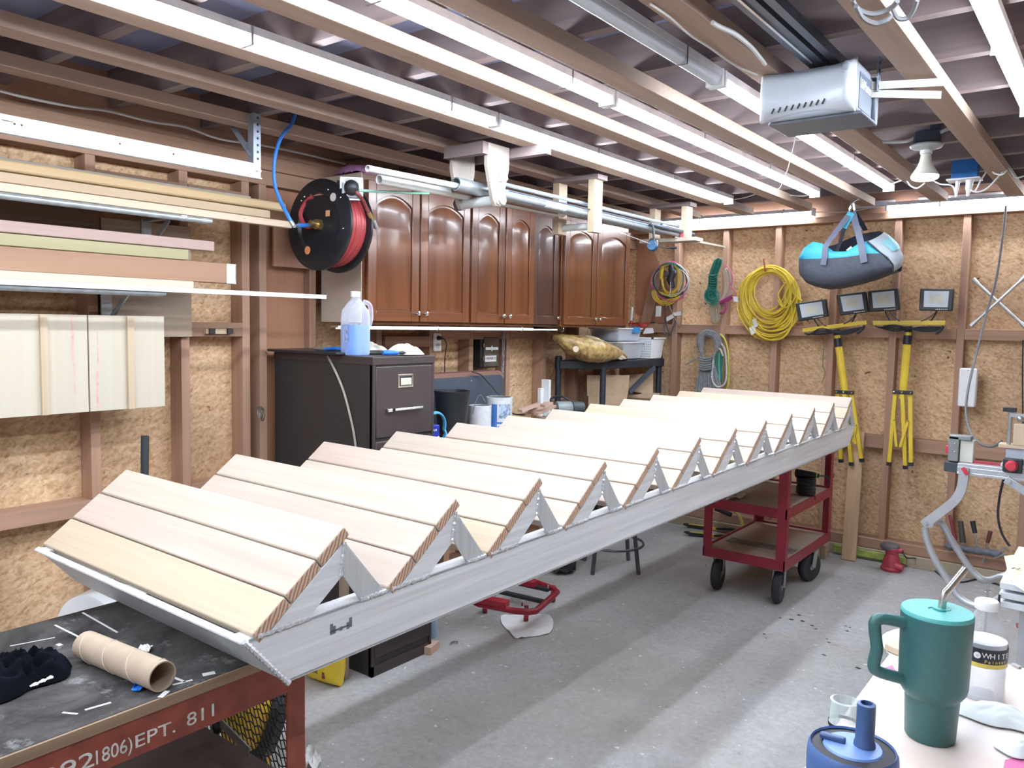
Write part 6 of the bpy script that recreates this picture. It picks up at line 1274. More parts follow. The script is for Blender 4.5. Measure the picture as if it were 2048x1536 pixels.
for k in range(8): obj('beige_loop', MB().tube(arcs([(1446+2.2*k, 535+abs(k-3)*2), (1450+2.4*k, 560), (1447+2*k, 590), (1432+2.0*k, 610)], 5.465-0.004*(k % 3)), 0.0046, 6), BGC, t)
for k in range(7): obj('tan_loop', MB().tube(arcs([(1422+2.6*k, 606), (1420+3.2*k, 620), (1424+2.5*k, 640), (1432-abs(k-3)*0.8, 646)], 5.44), 0.0050, 6), plain('khaki_cord', (0.34, 0.28, 0.19), 0.5), t)
obj('red_cord', MB().tube(arcs([(1452, 530), (1463, 545), (1465, 560), (1460, 572)], 5.43), 0.0045, 6), PKC, t)
obj('pink_cord', MB().tube(arcs([(1460, 574), (1470, 582), (1471, 590), (1464, 595)], 5.43), 0.004, 6), PKC, t)
obj('maroon_plug', MB().cyl(PY(1466, 593, 5.43), PY(1440, 606, 5.43), 0.016, 0.014, 12).tube(arcs([(1450, 602), (1453, 612), (1448, 625), (1440, 626)], 5.43), 0.008, 8), plain('maroon', (0.32, 0.03, 0.14), 0.5), t)
obj('clear_tag', MB().poly([PY(*p, 5.42) for p in ((1464, 592), (1475, 594), (1477, 604), (1468, 603))], [(0, 1, 2, 3)]).thick(0.001), TAGM, t)
t = thing('hose_coil', 'big coil of yellow hose hung on a red hook', 'hose', PY(1538, 600, 5.44))
for k in range(26):
    f = k/25; cx = 1540-4*math.sin(k*1.3); rx = 60-27*f+2*math.sin(k*2.1); ry = 72-32*f+2*math.cos(k*1.7); cyy = 592+(14-24*f)+2*math.sin(k*.9)
    top = cyy-ry; lim = 524+8*f
    if top < lim: ry -= (lim-top)/2; cyy += (lim-top)/2
    obj('hose_loop', MB().tube(loop(cx, cyy, rx, ry, 5.45-0.005*(k % 6), n=34, wob=1.8, seed=k+50), 0.0062, 7, True), YLC, t)
for k, pts in enumerate(([(1503, 630), (1500, 650), (1520, 672), (1545, 680), (1570, 672), (1585, 640), (1580, 590)], [(1510, 640), (1530, 660), (1560, 660), (1580, 645), (1595, 600), (1590, 560)], [(1575, 560), (1558, 585), (1560, 600), (1572, 615), (1588, 600), (1596, 570)], [(1556, 600), (1566, 615), (1578, 610), (1570, 590), (1585, 565)], [(1545, 535), (1570, 560), (1590, 590), (1604, 602)])):
    obj('loose_loop', MB().tube(arcs(pts, 5.415), 0.0062, 7), YLC, t)
for a, b, c_, d_ in (((1504, 640), (1512, 636), (1516, 652), (1510, 656)), ((1498, 656), (1507, 650), (1513, 664), (1503, 671))): obj('paper_tag', MB().poly([PY(*p, 5.41) for p in (a, b, c_, d_)], [(0, 1, 2, 3)]).thick(0.001), TAGM, t)
obj('red_hook', MB().tube(arcs([(1527, 518, 5.40), (1529, 530, 5.40), (1531, 542, 5.41), (1533, 545, 5.5)], 5.4), 0.006, 8), plain('hook_red', (0.42, 0.05, 0.05), 0.45), t)
t = thing('rope_coil', 'grey braided rope bundle wrapped at its middle, below green cord', 'rope', PY(1420, 740, 5.44))
GRR = plain('grey_rope', (0.22, 0.23, 0.24), 0.8, var=0.45, scale=160)
for k in range(11):
    f = k/10; obj('rope_loop', MB().tube(arcs([(1408-6*f+3, 720), (1397+9*f, 695), (1398+9*f, 672+3*f), (1413, 661+9*f), (1436-9*f, 668+8*f), (1440-8*f, 690), (1426+6*f-4, 718)], 5.44-0.007*(k % 3)), 0.0088, 8), GRR, t)
    obj('rope_tail', MB().tube(arcs([(1402+2.3*k, 718), (1400+3.2*k, 745), (1393+4.9*k, 775), (1391+5.2*k, 800)], 5.445-0.008*(k % 2)), 0.0088, 8), GRR, t)
for k in range(6): obj('rope_wrap', MB().tube(arcs([(1398, 714+4.6*k), (1410, 717+4.6*k), (1424, 714+4.6*k)], 5.408), 0.0078, 8), GRR, t)
obj('rope_end', MB().tube(arcs([(1398, 716), (1385, 722), (1370, 730)], 5.42), 0.0045, 7), GRR, t)
t = thing('rope_coil', 'white rope loop with green cord and yellow strap behind the grey rope', 'rope', PY(1445, 740, 5.46))
WR = plain('white_rope', (0.56, 0.56, 0.52), 0.8, var=0.3, scale=160)
obj('white_rope', MB().tube(arcs([(1442, 686), (1450, 700), (1453, 730), (1452, 760), (1444, 772), (1432, 772), (1424, 755), (1427, 720), (1432, 702), (1440, 698), (1446, 712)], 5.43), 0.0068, 8), WR, t)
for k in range(6): obj('green_cord', MB().tube(arcs([(1430+3.2*k, 704), (1429+3*k, 730), (1434+2.0*k, 765)], 5.455-0.004*(k % 2)), 0.0055, 6), GRC if k % 3 else plain('mint_cord', (0.12, 0.42, 0.32), 0.5), t)
obj('yellow_strap', MB().tube(arcs([(1440, 668), (1450, 680), (1456, 705), (1457, 760), (1452, 785)], 5.47), 0.008, 6), plain('strap_yellow', (0.52, 0.45, 0.08), 0.6), t)

# ------------------------------------------------------------------ flood light tripods hung on the wall
FLB = plain('flood_black', (0.020, 0.022, 0.027), 0.42, var=0.15); FLG = plain('flood_glass', (0.60, 0.66, 0.72), 0.25, var=0.03); FYE = plain('tripod_yellow', (0.74, 0.54, 0.05), 0.38, var=0.06)
def head(par, q, y):
    c4_ = [PY(p[0], p[1], y) for p in q]; c = sum(c4_, V())/4; th = V((0, 0.035, 0))
    m = MB(); m.poly(c4_+[p+th for p in c4_], [(0, 1, 2, 3), (7, 6, 5, 4), (0, 4, 5, 1), (1, 5, 6, 2), (2, 6, 7, 3), (3, 7, 4, 0)])
    h = obj('lamp_head', m, FLB, par, bevel=0.005)
    ins = [c+(p-c)*0.94+V((0, -0.001, 0)) for p in c4_]
    i2 = []
    for p, kx, kz in zip(c4_, (0.74, 0.74, 0.74, 0.74), (0.70,)*4): i2.append(c+(p-c)*0.73+V((0, -0.0015, 0.004)))
    g = obj('glass', MB().poly(i2+[p+V((0, .004, 0)) for p in i2], [(0, 1, 2, 3), (7, 6, 5, 4), (0, 4, 5, 1), (1, 5, 6, 2), (2, 6, 7, 3), (3, 7, 4, 0)]), FLG, h)
    i3 = [c+(p-c)*0.42+V((0, -0.0025, 0.004)) for p in c4_]; obj('led_array', MB().poly(i3, [(0, 1, 2, 3)]).thick(0.0008), plain('led_array', (0.66, 0.64, 0.55), 0.4), h)
    m = MB()
    for k in range(7):
        e = c+(c4_[3]-c)*0.86*0+((c4_[2]+c4_[3])/2-c)*0.87+(c4_[2]-c4_[3]).normalized()*(0.012*k+0.005)*0.8+V((0, -0.0012, 0)); m.box(e.x-0.003, e.x+0.003, e.y-0.0006, e.y, e.z-0.003, e.z+0.003)
    obj('small_print', m, TAGM, h)
    # U bracket back to the crossbar
    return c
def tripod(label, q1, q2, bar, top, bot, feet, inner, y=5.42):
    t = thing('floodlight_tripod', label, 'work light', PY(*feet[1], y), 'work light tripods hung on the wall')
    for q in (q1, q2):
        c = head(t, q, 5.32); lowm = (PY(*q[2], 5.34)+PY(*q[3], 5.34))/2
        b0, b1 = PY(*bar[0], y-0.02), PY(*bar[1], y-0.02); k = min(1, max(0, (lowm.x-b0.x)/(b1.x-b0.x))); tgt = b0+(b1-b0)*(0.35+0.3*k)
        obj('head_cable', MB().tube(smooth_path([lowm+V((0.02, .01, .01)), (lowm+tgt)/2+V((0.015, 0, -.005)), tgt], 6), 0.0035, 6), BLACK, t)
        obj('stirrup', MB().tube([lowm+V((0, 0.01, 0.02)), lowm+V((0, 0.04, -0.01)), b0+(b1-b0)*(0.12+0.76*k)], 0.005, 6), FLB, t)
    b0, b1 = PY(*bar[0], y-0.02), PY(*bar[1], y-0.02); obj('crossbar', MB().bar(b0, b1, 0.028, 0.026), FYE, t, bevel=0.002)
    for k in range(5):
        pts = [PY(bar[0][0]+3+k*2, bar[0][1]+6+k, y-0.045), PY(bar[0][0]+(bar[1][0]-bar[0][0])*0.3, (bar[0][1]+bar[1][1])/2+16-3*k, y-0.05), PY(bar[0][0]+(bar[1][0]-bar[0][0])*0.65, (bar[0][1]+bar[1][1])/2+8+2*k, y-0.05), PY(bar[1][0]-4-k*3, bar[1][1]+8+k*2, y-0.045)]
        obj('wound_cable', MB().tube(smooth_path(pts, 8), 0.0042, 6), BLACK, t)
    obj('cable_bundle', MB().tube(arcs([(bar[1][0]-18, bar[1][1]+22), (bar[1][0]-8, bar[1][1]+14), (bar[1][0]-3, bar[1][1]+6)], y-0.055), 0.009, 8), BLACK, t)
    a, b = PY(*top, y), PY(*bot, y); d = (b-a)
    obj('top_socket', MB().cyl(a-d*0.02, a+d*0.07, 0.022, seg=16), FLB, t); obj('upper_tube', MB().cyl(a+d*0.05, a+d*0.2, 0.018, seg=16), FYE, t)
    obj('collar', MB().cyl(a+d*0.12, a+d*0.26, 0.025, seg=18), FLB, t); obj('pole', MB().cyl(a+d*0.24, b+d*0.10, 0.0225, seg=20), FYE, t)
    hb = obj('hub_bracket', MB().bar(b+V((-0.055, -0.02, 0)), b+V((0.06, -0.02, 0)), 0.03, 0.022), FLB, t, bevel=0.003)
    for k in (-0.045, 0.0, 0.05): obj('bolt', MB().ball(b+V((k, -0.038, 0)), 0.007, seg=8, rings=6), CHROME, hb)
    for k, f in enumerate(feet):
        e = PY(*f, y-0.005*k); s = b+V((-0.042+0.042*k, -0.012*(k % 2)-0.005, 0)); obj('leg', MB().bar(s, e, 0.024, 0.024, (0, 1, 0)), FYE, t, bevel=0.003)
        obj('foot_cap', MB().bar(e-(e-s).normalized()*0.02, e+(e-s).normalized()*0.003, 0.027, 0.027, (0, 1, 0)), FLB, t)
    for k, (p0, p1) in enumerate(inner): obj('strut', MB().bar(PY(*p0, y-0.03), PY(*p1, y-0.03), 0.014, 0.012, (0, 1, 0)), FYE, t); obj('pivot', MB().ball(PY(*p0, y-0.036), 0.006, seg=8, rings=6), BRASS, t)
    return t
tripod('left yellow tripod with two black floodlights, pole half behind the stair', [(1590, 607), (1651, 598), (1656, 633), (1597, 643)], [(1672, 590), (1731, 583), (1737, 624), (1680, 631)], ((1606, 661), (1732, 645)), (1673, 662), (1690, 784), [(1682, 924), (1703, 930), (1724, 923)], [((1712, 850), (1706, 884)), ((1704, 850), (1711, 888))])
tripod('right yellow tripod with two black floodlights, hanging clear of the stair', [(1735, 582), (1796, 576), (1799, 620), (1739, 624)], [(1840, 577), (1908, 578), (1904, 622), (1838, 621)], ((1747, 646), (1890, 646)), (1817, 655), (1806, 784), [(1778, 930), (1811, 937), (1822, 931)], [((1788, 840), (1793, 893)), ((1816, 842), (1800, 894))])
# lug wrench, light box, cable
t = thing('lug_wrench', 'four way steel lug wrench hanging crosswise on back wall', 'wrench', PY(1993, 605, 5.46))
a, b, c, d = PY(1946, 558, 5.47), PY(2052, 655, 5.47), PY(1942, 652, 5.45), PY(2052, 552, 5.45)
obj('rod', MB().cyl(a, b, 0.0085, seg=12), plain('wrench_steel', (0.50, 0.51, 0.52), 0.35, metal=0.6), t); obj('rod', MB().cyl(c, d, 0.0085, seg=12), plain('wrench_steel', (0.50, 0.51, 0.52), 0.35, metal=0.6), t)
for p, q in ((a, b), (c, d), (b, a), (d, c)): obj('socket_end', MB().cyl(p, p+(q-p)*0.10, 0.014, 0.011, 12), plain('wrench_steel', (0.50, 0.51, 0.52), 0.35, metal=0.6), t)
a, b = PY(1919, 736, 5.43), PY(1949, 815, 5.43)
t = tag(obj('white_box', MB().box(a.x, b.x, 5.43, 5.50, b.z, a.z), WPLAST, bevel=0.008), 'tall white plastic box mounted low on back wall stud', 'box')
obj('screw', MB().ball(((a.x+b.x)/2, 5.43, a.z-0.012), 0.004, seg=8, rings=6).ball(((a.x+b.x)/2, 5.43, b.z+0.012), 0.004, seg=8, rings=6), STEEL, t)
cb = arcs([(2012, 412, 5.40), (2006, 470, 5.36), (1992, 560, 5.3), (1972, 630, 5.2), (1952, 710, 5.0), (1937, 775, 4.8), (1932, 825, 4.7), (1941, 865, 4.6), (1962, 888, 4.5), (1985, 893, 4.42), (2004, 882, 4.36)], 5.3, 10)
tag(obj('hanging_cable', MB().tube(cb, 0.0062, 8), plain('dark_grey_cable', (0.13, 0.13, 0.14), 0.5)), 'dark grey cable hanging from ceiling down to the saw stand', 'cable')
tag(obj('tan_cord', MB().tube(arcs([(1652, 665), (1648, 690), (1646, 730), (1650, 745), (1644, 765)], 5.49), 0.003, 6), BRC), 'thin tan cord hanging on a stud left of left tripod', 'cord')
tag(obj('hanging_cable', MB().tube(arcs([(2046, 680, 5.46), (2045, 760, 5.46), (2046, 860, 5.46)], 5.46), 0.004, 6), BLACK), 'black cord hanging at the far right on back wall', 'cord')
# files and tray at the foot of the wall
t = thing('tool_tray', 'lumpy dark magnetic tray with tools standing at wall foot', 'tray', PY(1950, 1110, 5.44))
m = MB()
for k, px in enumerate((1902, 1920, 1938, 1956, 1974, 1990)): c = PY(px, 1094+2.6*k, 5.43); m.ball(c, 0.036, (1.15, 0.7, 0.55+0.1*(k % 2)), 14, 10)
obj('tray', m, plain('tray_grey', (0.11, 0.115, 0.13), 0.55, var=0.3), t)
for nm, lab, p0, p1, r0, r1, mt in (('file', 'red handled file standing left in the tool tray', (1911, 1080), (1899, 1030), 0.010, 0.008, plain('file_red', (0.26, 0.04, 0.06), 0.5)), ('chisel', 'thick dark handled chisel standing in the tool tray', (1926, 1085), (1921, 1042), 0.017, 0.015, plain('handle_dark', (0.06, 0.055, 0.05), 0.5)), ('screwdriver', 'black screwdriver standing in middle of the tool tray', (1950, 1066), (1945, 1042), 0.013, 0.015, BLACK), ('screwdriver', 'small red handled screwdriver standing right in the tool tray', (1975, 1086), (1981, 1062), 0.010, 0.013, plain('handle_maroon', (0.12, 0.03, 0.03), 0.5))):
    a, b = PY(*p0, 5.44), PY(*p1, 5.45); tt_ = thing(nm, lab, 'hand tool', a); obj('handle', MB().cyl(a, b, r0, r1, 12), mt, tt_); obj('shank', MB().cyl(a-(b-a).normalized()*0.12, a, 0.005, 0.006, 8), STEEL, tt_)
tag(obj('wire_tool', MB().tube(arcs([(1990, 1112, 5.3), (1998, 1104, 5.3), (2008, 1096, 5.3), (2016, 1100, 5.28)], 5.3), 0.005, 6).tube(arcs([(1988, 1116, 5.3), (2000, 1112, 5.28), (2012, 1106, 5.28)], 5.3), 0.005, 6), STEEL), 'bent steel wire tool beside the tray at wall foot', 'hand tool')

# ------------------------------------------------------------------ duffel bag on its hook
YC = 4.86
BT = [(1594, 530), (1595, 558), (1612, 570), (1640, 577), (1670, 575), (1700, 569), (1735, 561), (1765, 553), (1785, 543)]
def pl(tab, u):
    k = min(len(tab)-1.0001, u*(len(tab)-1)); q = int(k); f = k-q; return tab[q]+(tab[q+1]-tab[q])*f
DGREY = plain('bag_charcoal', (0.050, 0.056, 0.075), 0.7, var=0.15, scale=40, bump=0.3); TEAL = plain('bag_teal', (0.03, 0.30, 0.42), 0.6, var=0.08, bump=0.2); LGREY = plain('bag_light_grey', (0.36, 0.40, 0.44), 0.7, var=0.06, bump=0.2); NAVY = plain('bag_lining', (0.012, 0.014, 0.028), 0.8)
dz0 = PY(1600, 518, YC-0.12).z
pxs = [1598, 1608, 1625, 1645, 1668, 1692, 1715, 1735, 1760, 1786]
bot = [552, 566, 573, 577, 576, 572, 566, 560, 552, 540]
spl = [518, 518, 517.5, 517, 516, 514, 511, 507, 507, 530]
topf = [516, 496, 483, 487, 503, 503, 488, 482, 504, 529]
topb = [512, 500, 495, 490, 480, 470, 466, 463, 472, 529]
dep = [0.07, 0.105, 0.125, 0.13, 0.13, 0.13, 0.13, 0.128, 0.12, 0.11]
bag = thing('duffel_bag', 'grey and teal duffel bag hanging by its straps from ceiling hook', 'bag', PY(1690, 560, YC))
def low(i, j):
    x = pl(pxs, i); d = pl(dep, i); f = PY(x, pl(spl, i), YC-d); lo = PY(x, pl(bot, i), YC-d*0.6); a = math.pi*j
    zt_, zb_ = f.z, lo.z; cz_ = math.sin(a)**0.5; p = V((f.x, YC-d*math.copysign(abs(math.cos(a))**0.7, math.cos(a)), zt_+(zb_-zt_)*cz_)); n = bag_noise(p, 9); return p+V((0, -0.006*n*math.sin(a), 0.004*n*math.sin(a)))
obj('lower_body', MB().grid(low, 40, 24), DGREY, bag, angle=70)
def front(i, j):
    x = pl(pxs, i); d = pl(dep, i); a = PY(x, pl(spl, i), YC-d); b = PY(x, pl(topf, i), YC-d*0.75); return a+(b-a)*j+V((0, -0.012*math.sin(math.pi*j)+0.008*bag_noise((i*6, j*3, 1), 1.5)*j, 0))
g_ = MB().grid(front, 44, 10); g_.thick(0.004); obj('teal_panel', g_, TEAL, bag, angle=70)
def back(i, j):
    x = pl(pxs, i); d = pl(dep, i); a = PY(x, pl(spl, i), YC-d); a = V((a.x, YC+d, a.z)); tb = PY(x, pl(topb, i), YC+d*0.9); b = V((a.x, YC+d*0.9, max(tb.z, a.z+0.004))); return a+(b-a)*j
g_ = MB().grid(back, 44, 8); g_.thick(0.004); obj('back_panel', g_, NAVY, bag, angle=70)
rz = [(1757, 502), (1773, 465), (1790, 482), (1806, 520), (1801, 534), (1789, 543), (1786, 520)]
e0 = PY(1786, 508, YC-0.11); xe = e0.x
def endp(i, j):
    a = 2*math.pi*i; cz_ = (PY(1786, 470, YC).z+PY(1786, 543, YC).z)/2; hz = (PY(1786, 464, YC).z-PY(1786, 545, YC).z)/2
    r = 1-j; return V((xe-0.03-0.035*(math.sin(a) if math.sin(a) > 0 else 0)*r+0.065*(1-r*r), YC-0.118*math.copysign(abs(math.cos(a))**0.7, math.cos(a))*r, cz_+hz*math.copysign(abs(math.sin(a))**0.8, math.sin(a))*r))
fe = [(1735, 483), (1748, 494), (1760, 505), (1775, 516), (1786, 530), (1787, 543)]; bk_e = [(1768, 464), (1780, 471), (1792, 486), (1805, 513), (1803, 532), (1791, 543)]
def endg(i, j):
    k = min(len(fe)-1.001, i*(len(fe)-1)); q = int(k); f = k-q
    A = PY(fe[q][0]*(1-f)+fe[q+1][0]*f, fe[q][1]*(1-f)+fe[q+1][1]*f, YC-0.115); B = PY(bk_e[q][0]*(1-f)+bk_e[q+1][0]*f, bk_e[q][1]*(1-f)+bk_e[q+1][1]*f, YC+0.10)
    return A+(B-A)*j+V((0.045, -0.02, 0.0))*math.sin(math.pi*j)*math.sin(math.pi*min(1, i*0.9+0.1))
g_ = MB().grid(endg, 24, 14); g_.thick(0.004); ep_ = obj('end_panel', g_, LGREY, bag, angle=70)
g_ = MB().grid(lambda i, j: endg(0.16+0.30*i, 0.25+0.55*j)+V((0.004, -0.004, 0.003)), 12, 10); g_.thick(0.002); obj('pale_teal_strip', g_, plain('bag_pale_teal', (0.22, 0.48, 0.54), 0.6), ep_, angle=70)
obj('piping', MB().tube([endg(k/30, 0)+V((0, -0.003, 0.002)) for k in range(31)], 0.0045, 6), BLACK, bag)
obj('inner_tag', MB().poly([PY(*p, YC-0.06) for p in ((1692, 500), (1702, 492), (1705, 497), (1697, 503))], [(0, 1, 2, 3)]).thick(0.001), TAGM, bag)
hk = PY(1703, 424, YC)
STR = plain('strap_grey', (0.10, 0.11, 0.15), 0.7)
def strap(name, pts, w, mat):
    pts = smooth_path(pts, 6); m = MB(); L_ = []
    for i, p in enumerate(pts):
        d = (pts[min(i+1, len(pts)-1)]-pts[max(i-1, 0)]).normalized(); s = d.cross(V((0.25, 1, 0))).normalized()*w/2; L_.append((m.bm.verts.new(p-s), m.bm.verts.new(p+s)))
    for a, b in zip(L_, L_[1:]): m.bm.faces.new((a[0], a[1], b[1], b[0]))
    m.thick(0.003); return obj(name, m, mat, bag)
strap('strap', [PY(1646, 530, YC-0.140), PY(1649, 512, YC-0.140), PY(1652, 492, YC-0.12), PY(1672, 464, YC-0.06), PY(1702, 424, YC-0.01)], 0.036, STR)
strap('strap', [PY(1728, 525, YC-0.142), PY(1724, 500, YC-0.138), PY(1719, 475, YC-0.11), PY(1712, 450, YC-0.05), PY(1705, 424, YC-0.01)], 0.040, STR)
strap('strap', [PY(1731, 461, YC+0.10), PY(1722, 445, YC+0.06), PY(1708, 424, YC+0.015)], 0.030, plain('strap_dark', (0.03, 0.035, 0.055), 0.7))
strap('strap', [PY(1674, 502, YC+0.09), PY(1682, 480, YC+0.07), PY(1690, 455, YC+0.04), PY(1703, 425, YC+0.01)], 0.022, plain('strap_dark', (0.03, 0.035, 0.055), 0.7))
strap('shoulder_pad', [PY(1686, 456, YC-0.025), PY(1693, 442, YC-0.02), PY(1703, 425, YC-0.02)], 0.045, TEAL)
t = thing('ceiling_hook', 'steel hook screwed into the joist holding the duffel bag', 'hook', (hk.x, YC, hk.z))
hkp = [V((-1.27, YC, 2.25)), PY(1703, 408, YC), PY(1700, 416, YC), PY(1702, 424, YC), PY(1708, 421, YC), PY(1708, 407, YC)]
obj('hook_wire', MB().tube(smooth_path(hkp, 6), 0.0062, 8), CHROME, t); obj('screw_plate', MB().cyl((-1.27, YC, 2.244), (-1.27, YC, 2.2505), 0.012, seg=12), CHROME, t)
# ------------------------------------------------------------------ saw stand at the right
def RPX(px, p): return px/FOC*(V(p)-EYE).dot(FWD)
SLV = plain('stand_silver', (0.50, 0.52, 0.55), 0.36, metal=0.45, var=0.05); KR = plain('knob_red', (0.62, 0.04, 0.07), 0.4)
ys = 4.20
t = thing('saw_stand', 'folding silver saw stand with bent tube legs and red knobs', 'saw stand', PZ(1960, 1205, 0))
r0, r1 = PY(1918, 930, ys), PY(2060, 962, ys)
r1 = V((r0.x+0.85, ys, r0.z))
obj('rail', MB().bar(r0, r1, 0.09, 0.030).bar(r0+V((0, -0.046, -0.030)), r1+V((0, -0.046, -0.03)), 0.012, 0.012).bar(r0+V((0, -0.04, -0.016)), r1+V((0, -0.04, -0.016)), 0.02, 0.03), SLV, t, bevel=0.002)
obj('red_guide', MB().bar(r0+V((0.05, 0.02, 0.02)), r0+V((0.23, 0.02, 0.02)), 0.03, 0.012), plain('guide_red', (0.40, 0.04, 0.06), 0.4), t)
obj('end_stop', MB().bar(r0+V((-0.06, 0.02, -0.012)), r0+V((0.005, 0.02, -0.012)), 0.07, 0.045), plain('dark_slate', (0.05, 0.06, 0.075), 0.45), t, bevel=0.002)
v0 = PY(1903, 925, ys+0.02)
vs = obj('vise_jaw', MB().box(r0.x-0.048, r0.x-0.004, ys-0.01, ys+0.05, r0.z+0.015, r0.z+0.135).box(r0.x-0.048, r0.x+0.045, ys-0.01, ys+0.05, r0.z+0.118, r0.z+0.140), plain('vise_grey', (0.27, 0.29, 0.29), 0.4, metal=0.4), t, bevel=0.004)
obj('jaw_face', MB().box(r0.x+0.0, r0.x+0.055, ys+0.0, ys+0.06, r0.z+0.016, r0.z+0.120), plain('cream_jaw', (0.60, 0.58, 0.52), 0.5), t, bevel=0.003)
obj('red_lever', MB().box(r0.x-0.06, r0.x-0.048, ys+0.0, ys+0.03, r0.z+0.05, r0.z+0.085), KR, t, bevel=0.003)
obj('vise_rivet', MB().ball((r0.x-0.02, ys-0.012, r0.z+0.1), 0.005, seg=8, rings=6).ball((r0.x-0.02, ys-0.012, r0.z+0.06), 0.005, seg=8, rings=6), CHROME, vs)
legp = smooth_path([PY(1928, 935, ys-0.06), PY(1925, 965, ys-0.06), PY(1918, 988, ys-0.06), PY(1904, 1006, ys-0.06), PY(1880, 1025, ys-0.06), PY(1846, 1050, ys-0.06)], 5)
m = MB()
L_ = []
for i, p in enumerate(legp):
    d = (legp[min(i+1, len(legp)-1)]-legp[max(i-1, 0)]).normalized(); s = d.cross(V((0, 1, 0))).normalized()*0.020; L_.append([m.bm.verts.new(q) for q in (p-s, p+s, p+s+V((0, 0.03, 0)), p-s+V((0, .03, 0)))])
for a, b in zip(L_, L_[1:]):
    for k in range(4): m.bm.faces.new((a[k], a[(k+1) % 4], b[(k+1) % 4], b[k]))
m.bm.faces.new(L_[0]); m.bm.faces.new(L_[-1][::-1]); obj('bent_arm', m, SLV, t, angle=30)
kn = PY(1852, 1046, ys-0.062); obj('hinge_bolt', MB().cyl(kn, kn+V((0, -0.008, 0)), 0.009, seg=12), CHROME, t)
obj('lock_lever', MB().bar(PY(1925, 935, ys-0.08), PY(1935, 950, ys-0.08), 0.014, 0.016), KR, t, bevel=0.003)
tube = smooth_path([PY(1850, 1056, 4.16), PY(1853, 1078, 4.16), PY(1868, 1115, 4.16), PY(1892, 1155, 4.16), PY(1915, 1190, 4.15), PY(1940, 1208, 4.14), PY(1968, 1212, 4.14), PY(2000, 1196, 4.2)], 6)
obj('leg_tube', MB().tube(tube, 0.0165, 12), SLV, t)
tube2 = smooth_path([PY(1860, 1050, 4.3), PY(1872, 1042, 4.4), PY(1882, 1045, 4.45), PY(1900, 1075, 4.45), PY(1925, 1115, 4.45), PY(1945, 1142, 4.45), PY(1970, 1160, 4.45), PY(2002, 1153, 4.5), PY(2040, 1140, 4.5)], 6)
obj('leg_tube', MB().tube(tube2, 0.0165, 12), SLV, t)
xm = r0.x+r1.x
mir = [V((xm-p.x, p.y, p.z)) for p in legp]; m = MB(); m.tube(mir, 0.018, 8); obj('bent_arm', m, SLV, t)
obj('leg_tube', MB().tube([V((xm-p.x, p.y, p.z)) for p in tube], 0.0165, 12), SLV, t); obj('leg_tube', MB().tube([V((xm-p.x, p.y, p.z)) for p in tube2], 0.0165, 12), SLV, t)
obj('brace_arm', MB().bar(PY(2012, 958, ys-0.06), PY(2075, 998, ys-0.06), 0.03, 0.034), SLV, t, bevel=0.002); obj('brace_bolt', MB().cyl(PY(2017, 963, ys-0.08), PY(2017, 963, ys-0.09), 0.01, seg=12), CHROME, t)
obj('foot_screw', MB().cyl(PY(1977, 1160, 4.45), V((PY(1977, 1160, 4.45).x, 4.45, 0.02)), 0.006, seg=8).bar(PY(1969, 1183, 4.45), PY(1982, 1183, 4.45), 0.008, 0.008), CHROME, t)
ck = PY(2023, 932, ys-0.07)
obj('clamp_body', MB().box(ck.x-0.035, ck.x+0.04, ys-0.066, ys-0.02, ck.z-0.03, ck.z+0.03), plain('clamp_black', (0.03, 0.03, 0.034), 0.4), t, bevel=0.004)
obj('red_knob', MB().lathe([(0.0, 0.022), (0.018, 0.022), (0.024, 0.012), (0.026, 0.0), (0.015, 0)], ck, 10, (0, -1, 0)), KR, t)
# carriage with upright, wood block and blue-grey body
cg = thing('clamp_carriage', 'steel screw clamp carriage with wood pads at right edge on the stand', 'clamp', V((ck.x+0.02, ys, r0.z+0.016)))
obj('carriage_plate', MB().box(ck.x-0.045, ck.x+0.3, ys-0.045, ys+0.06, r0.z+0.017, r0.z+0.035), plain('plate_grey', (0.55, 0.56, 0.58), 0.4), cg, bevel=0.003)
obj('blue_body', MB().box(ck.x-0.03, ck.x+0.3, ys-0.02, ys+0.05, r0.z+0.036, r0.z+0.105), plain('body_blue_grey', (0.46, 0.50, 0.58), 0.4), cg, bevel=0.003)
obj('navy_panel', MB().box(ck.x+0.045, ck.x+0.2, ys-0.022, ys-0.018, r0.z+0.05, r0.z+0.085), plain('navy_panel', (0.03, 0.10, 0.22), 0.4), cg)
obj('wood_pad', MB().box(ck.x-0.06, ck.x+0.3, ys-0.03, ys+0.05, r0.z+0.106, r0.z+0.120), fir_m('x'), cg); obj('wood_block', MB().box(ck.x-0.005, ck.x+0.3, ys-0.028, ys+0.03, r0.z+0.121, r0.z+0.215), fir_m('z'), cg, bevel=0.002)
px_ = ck.x-0.022
obj('screw_post', MB().cyl((px_, ys-0.01, r0.z+0.12), (px_, ys-0.01, r0.z+0.275), 0.009, seg=12), STEEL, cg); obj('black_grip', MB().box(px_-0.03, px_+0.022, ys-0.025, ys+0.01, r0.z+0.268, r0.z+0.288), BLACK, cg, bevel=0.003)
obj('clamp_arm', MB().bar((px_, ys-0.01, r0.z+0.255), (px_+0.3, ys-0.01, r0.z+0.245), 0.022, 0.018).ball((px_+0.04, ys-0.025, r0.z+0.24), 0.014), STEEL, cg)
obj('power_cord', MB().tube(arcs([(2008, 956, 4.3), (2000, 990, 4.3), (1996, 1030, 4.3), (2002, 1062, 4.3), (2014, 1085, 4.3), (2020, 1092, 4.3)], 4.3), 0.0055, 7), BLACK, bpy.data.objects['saw_stand'])

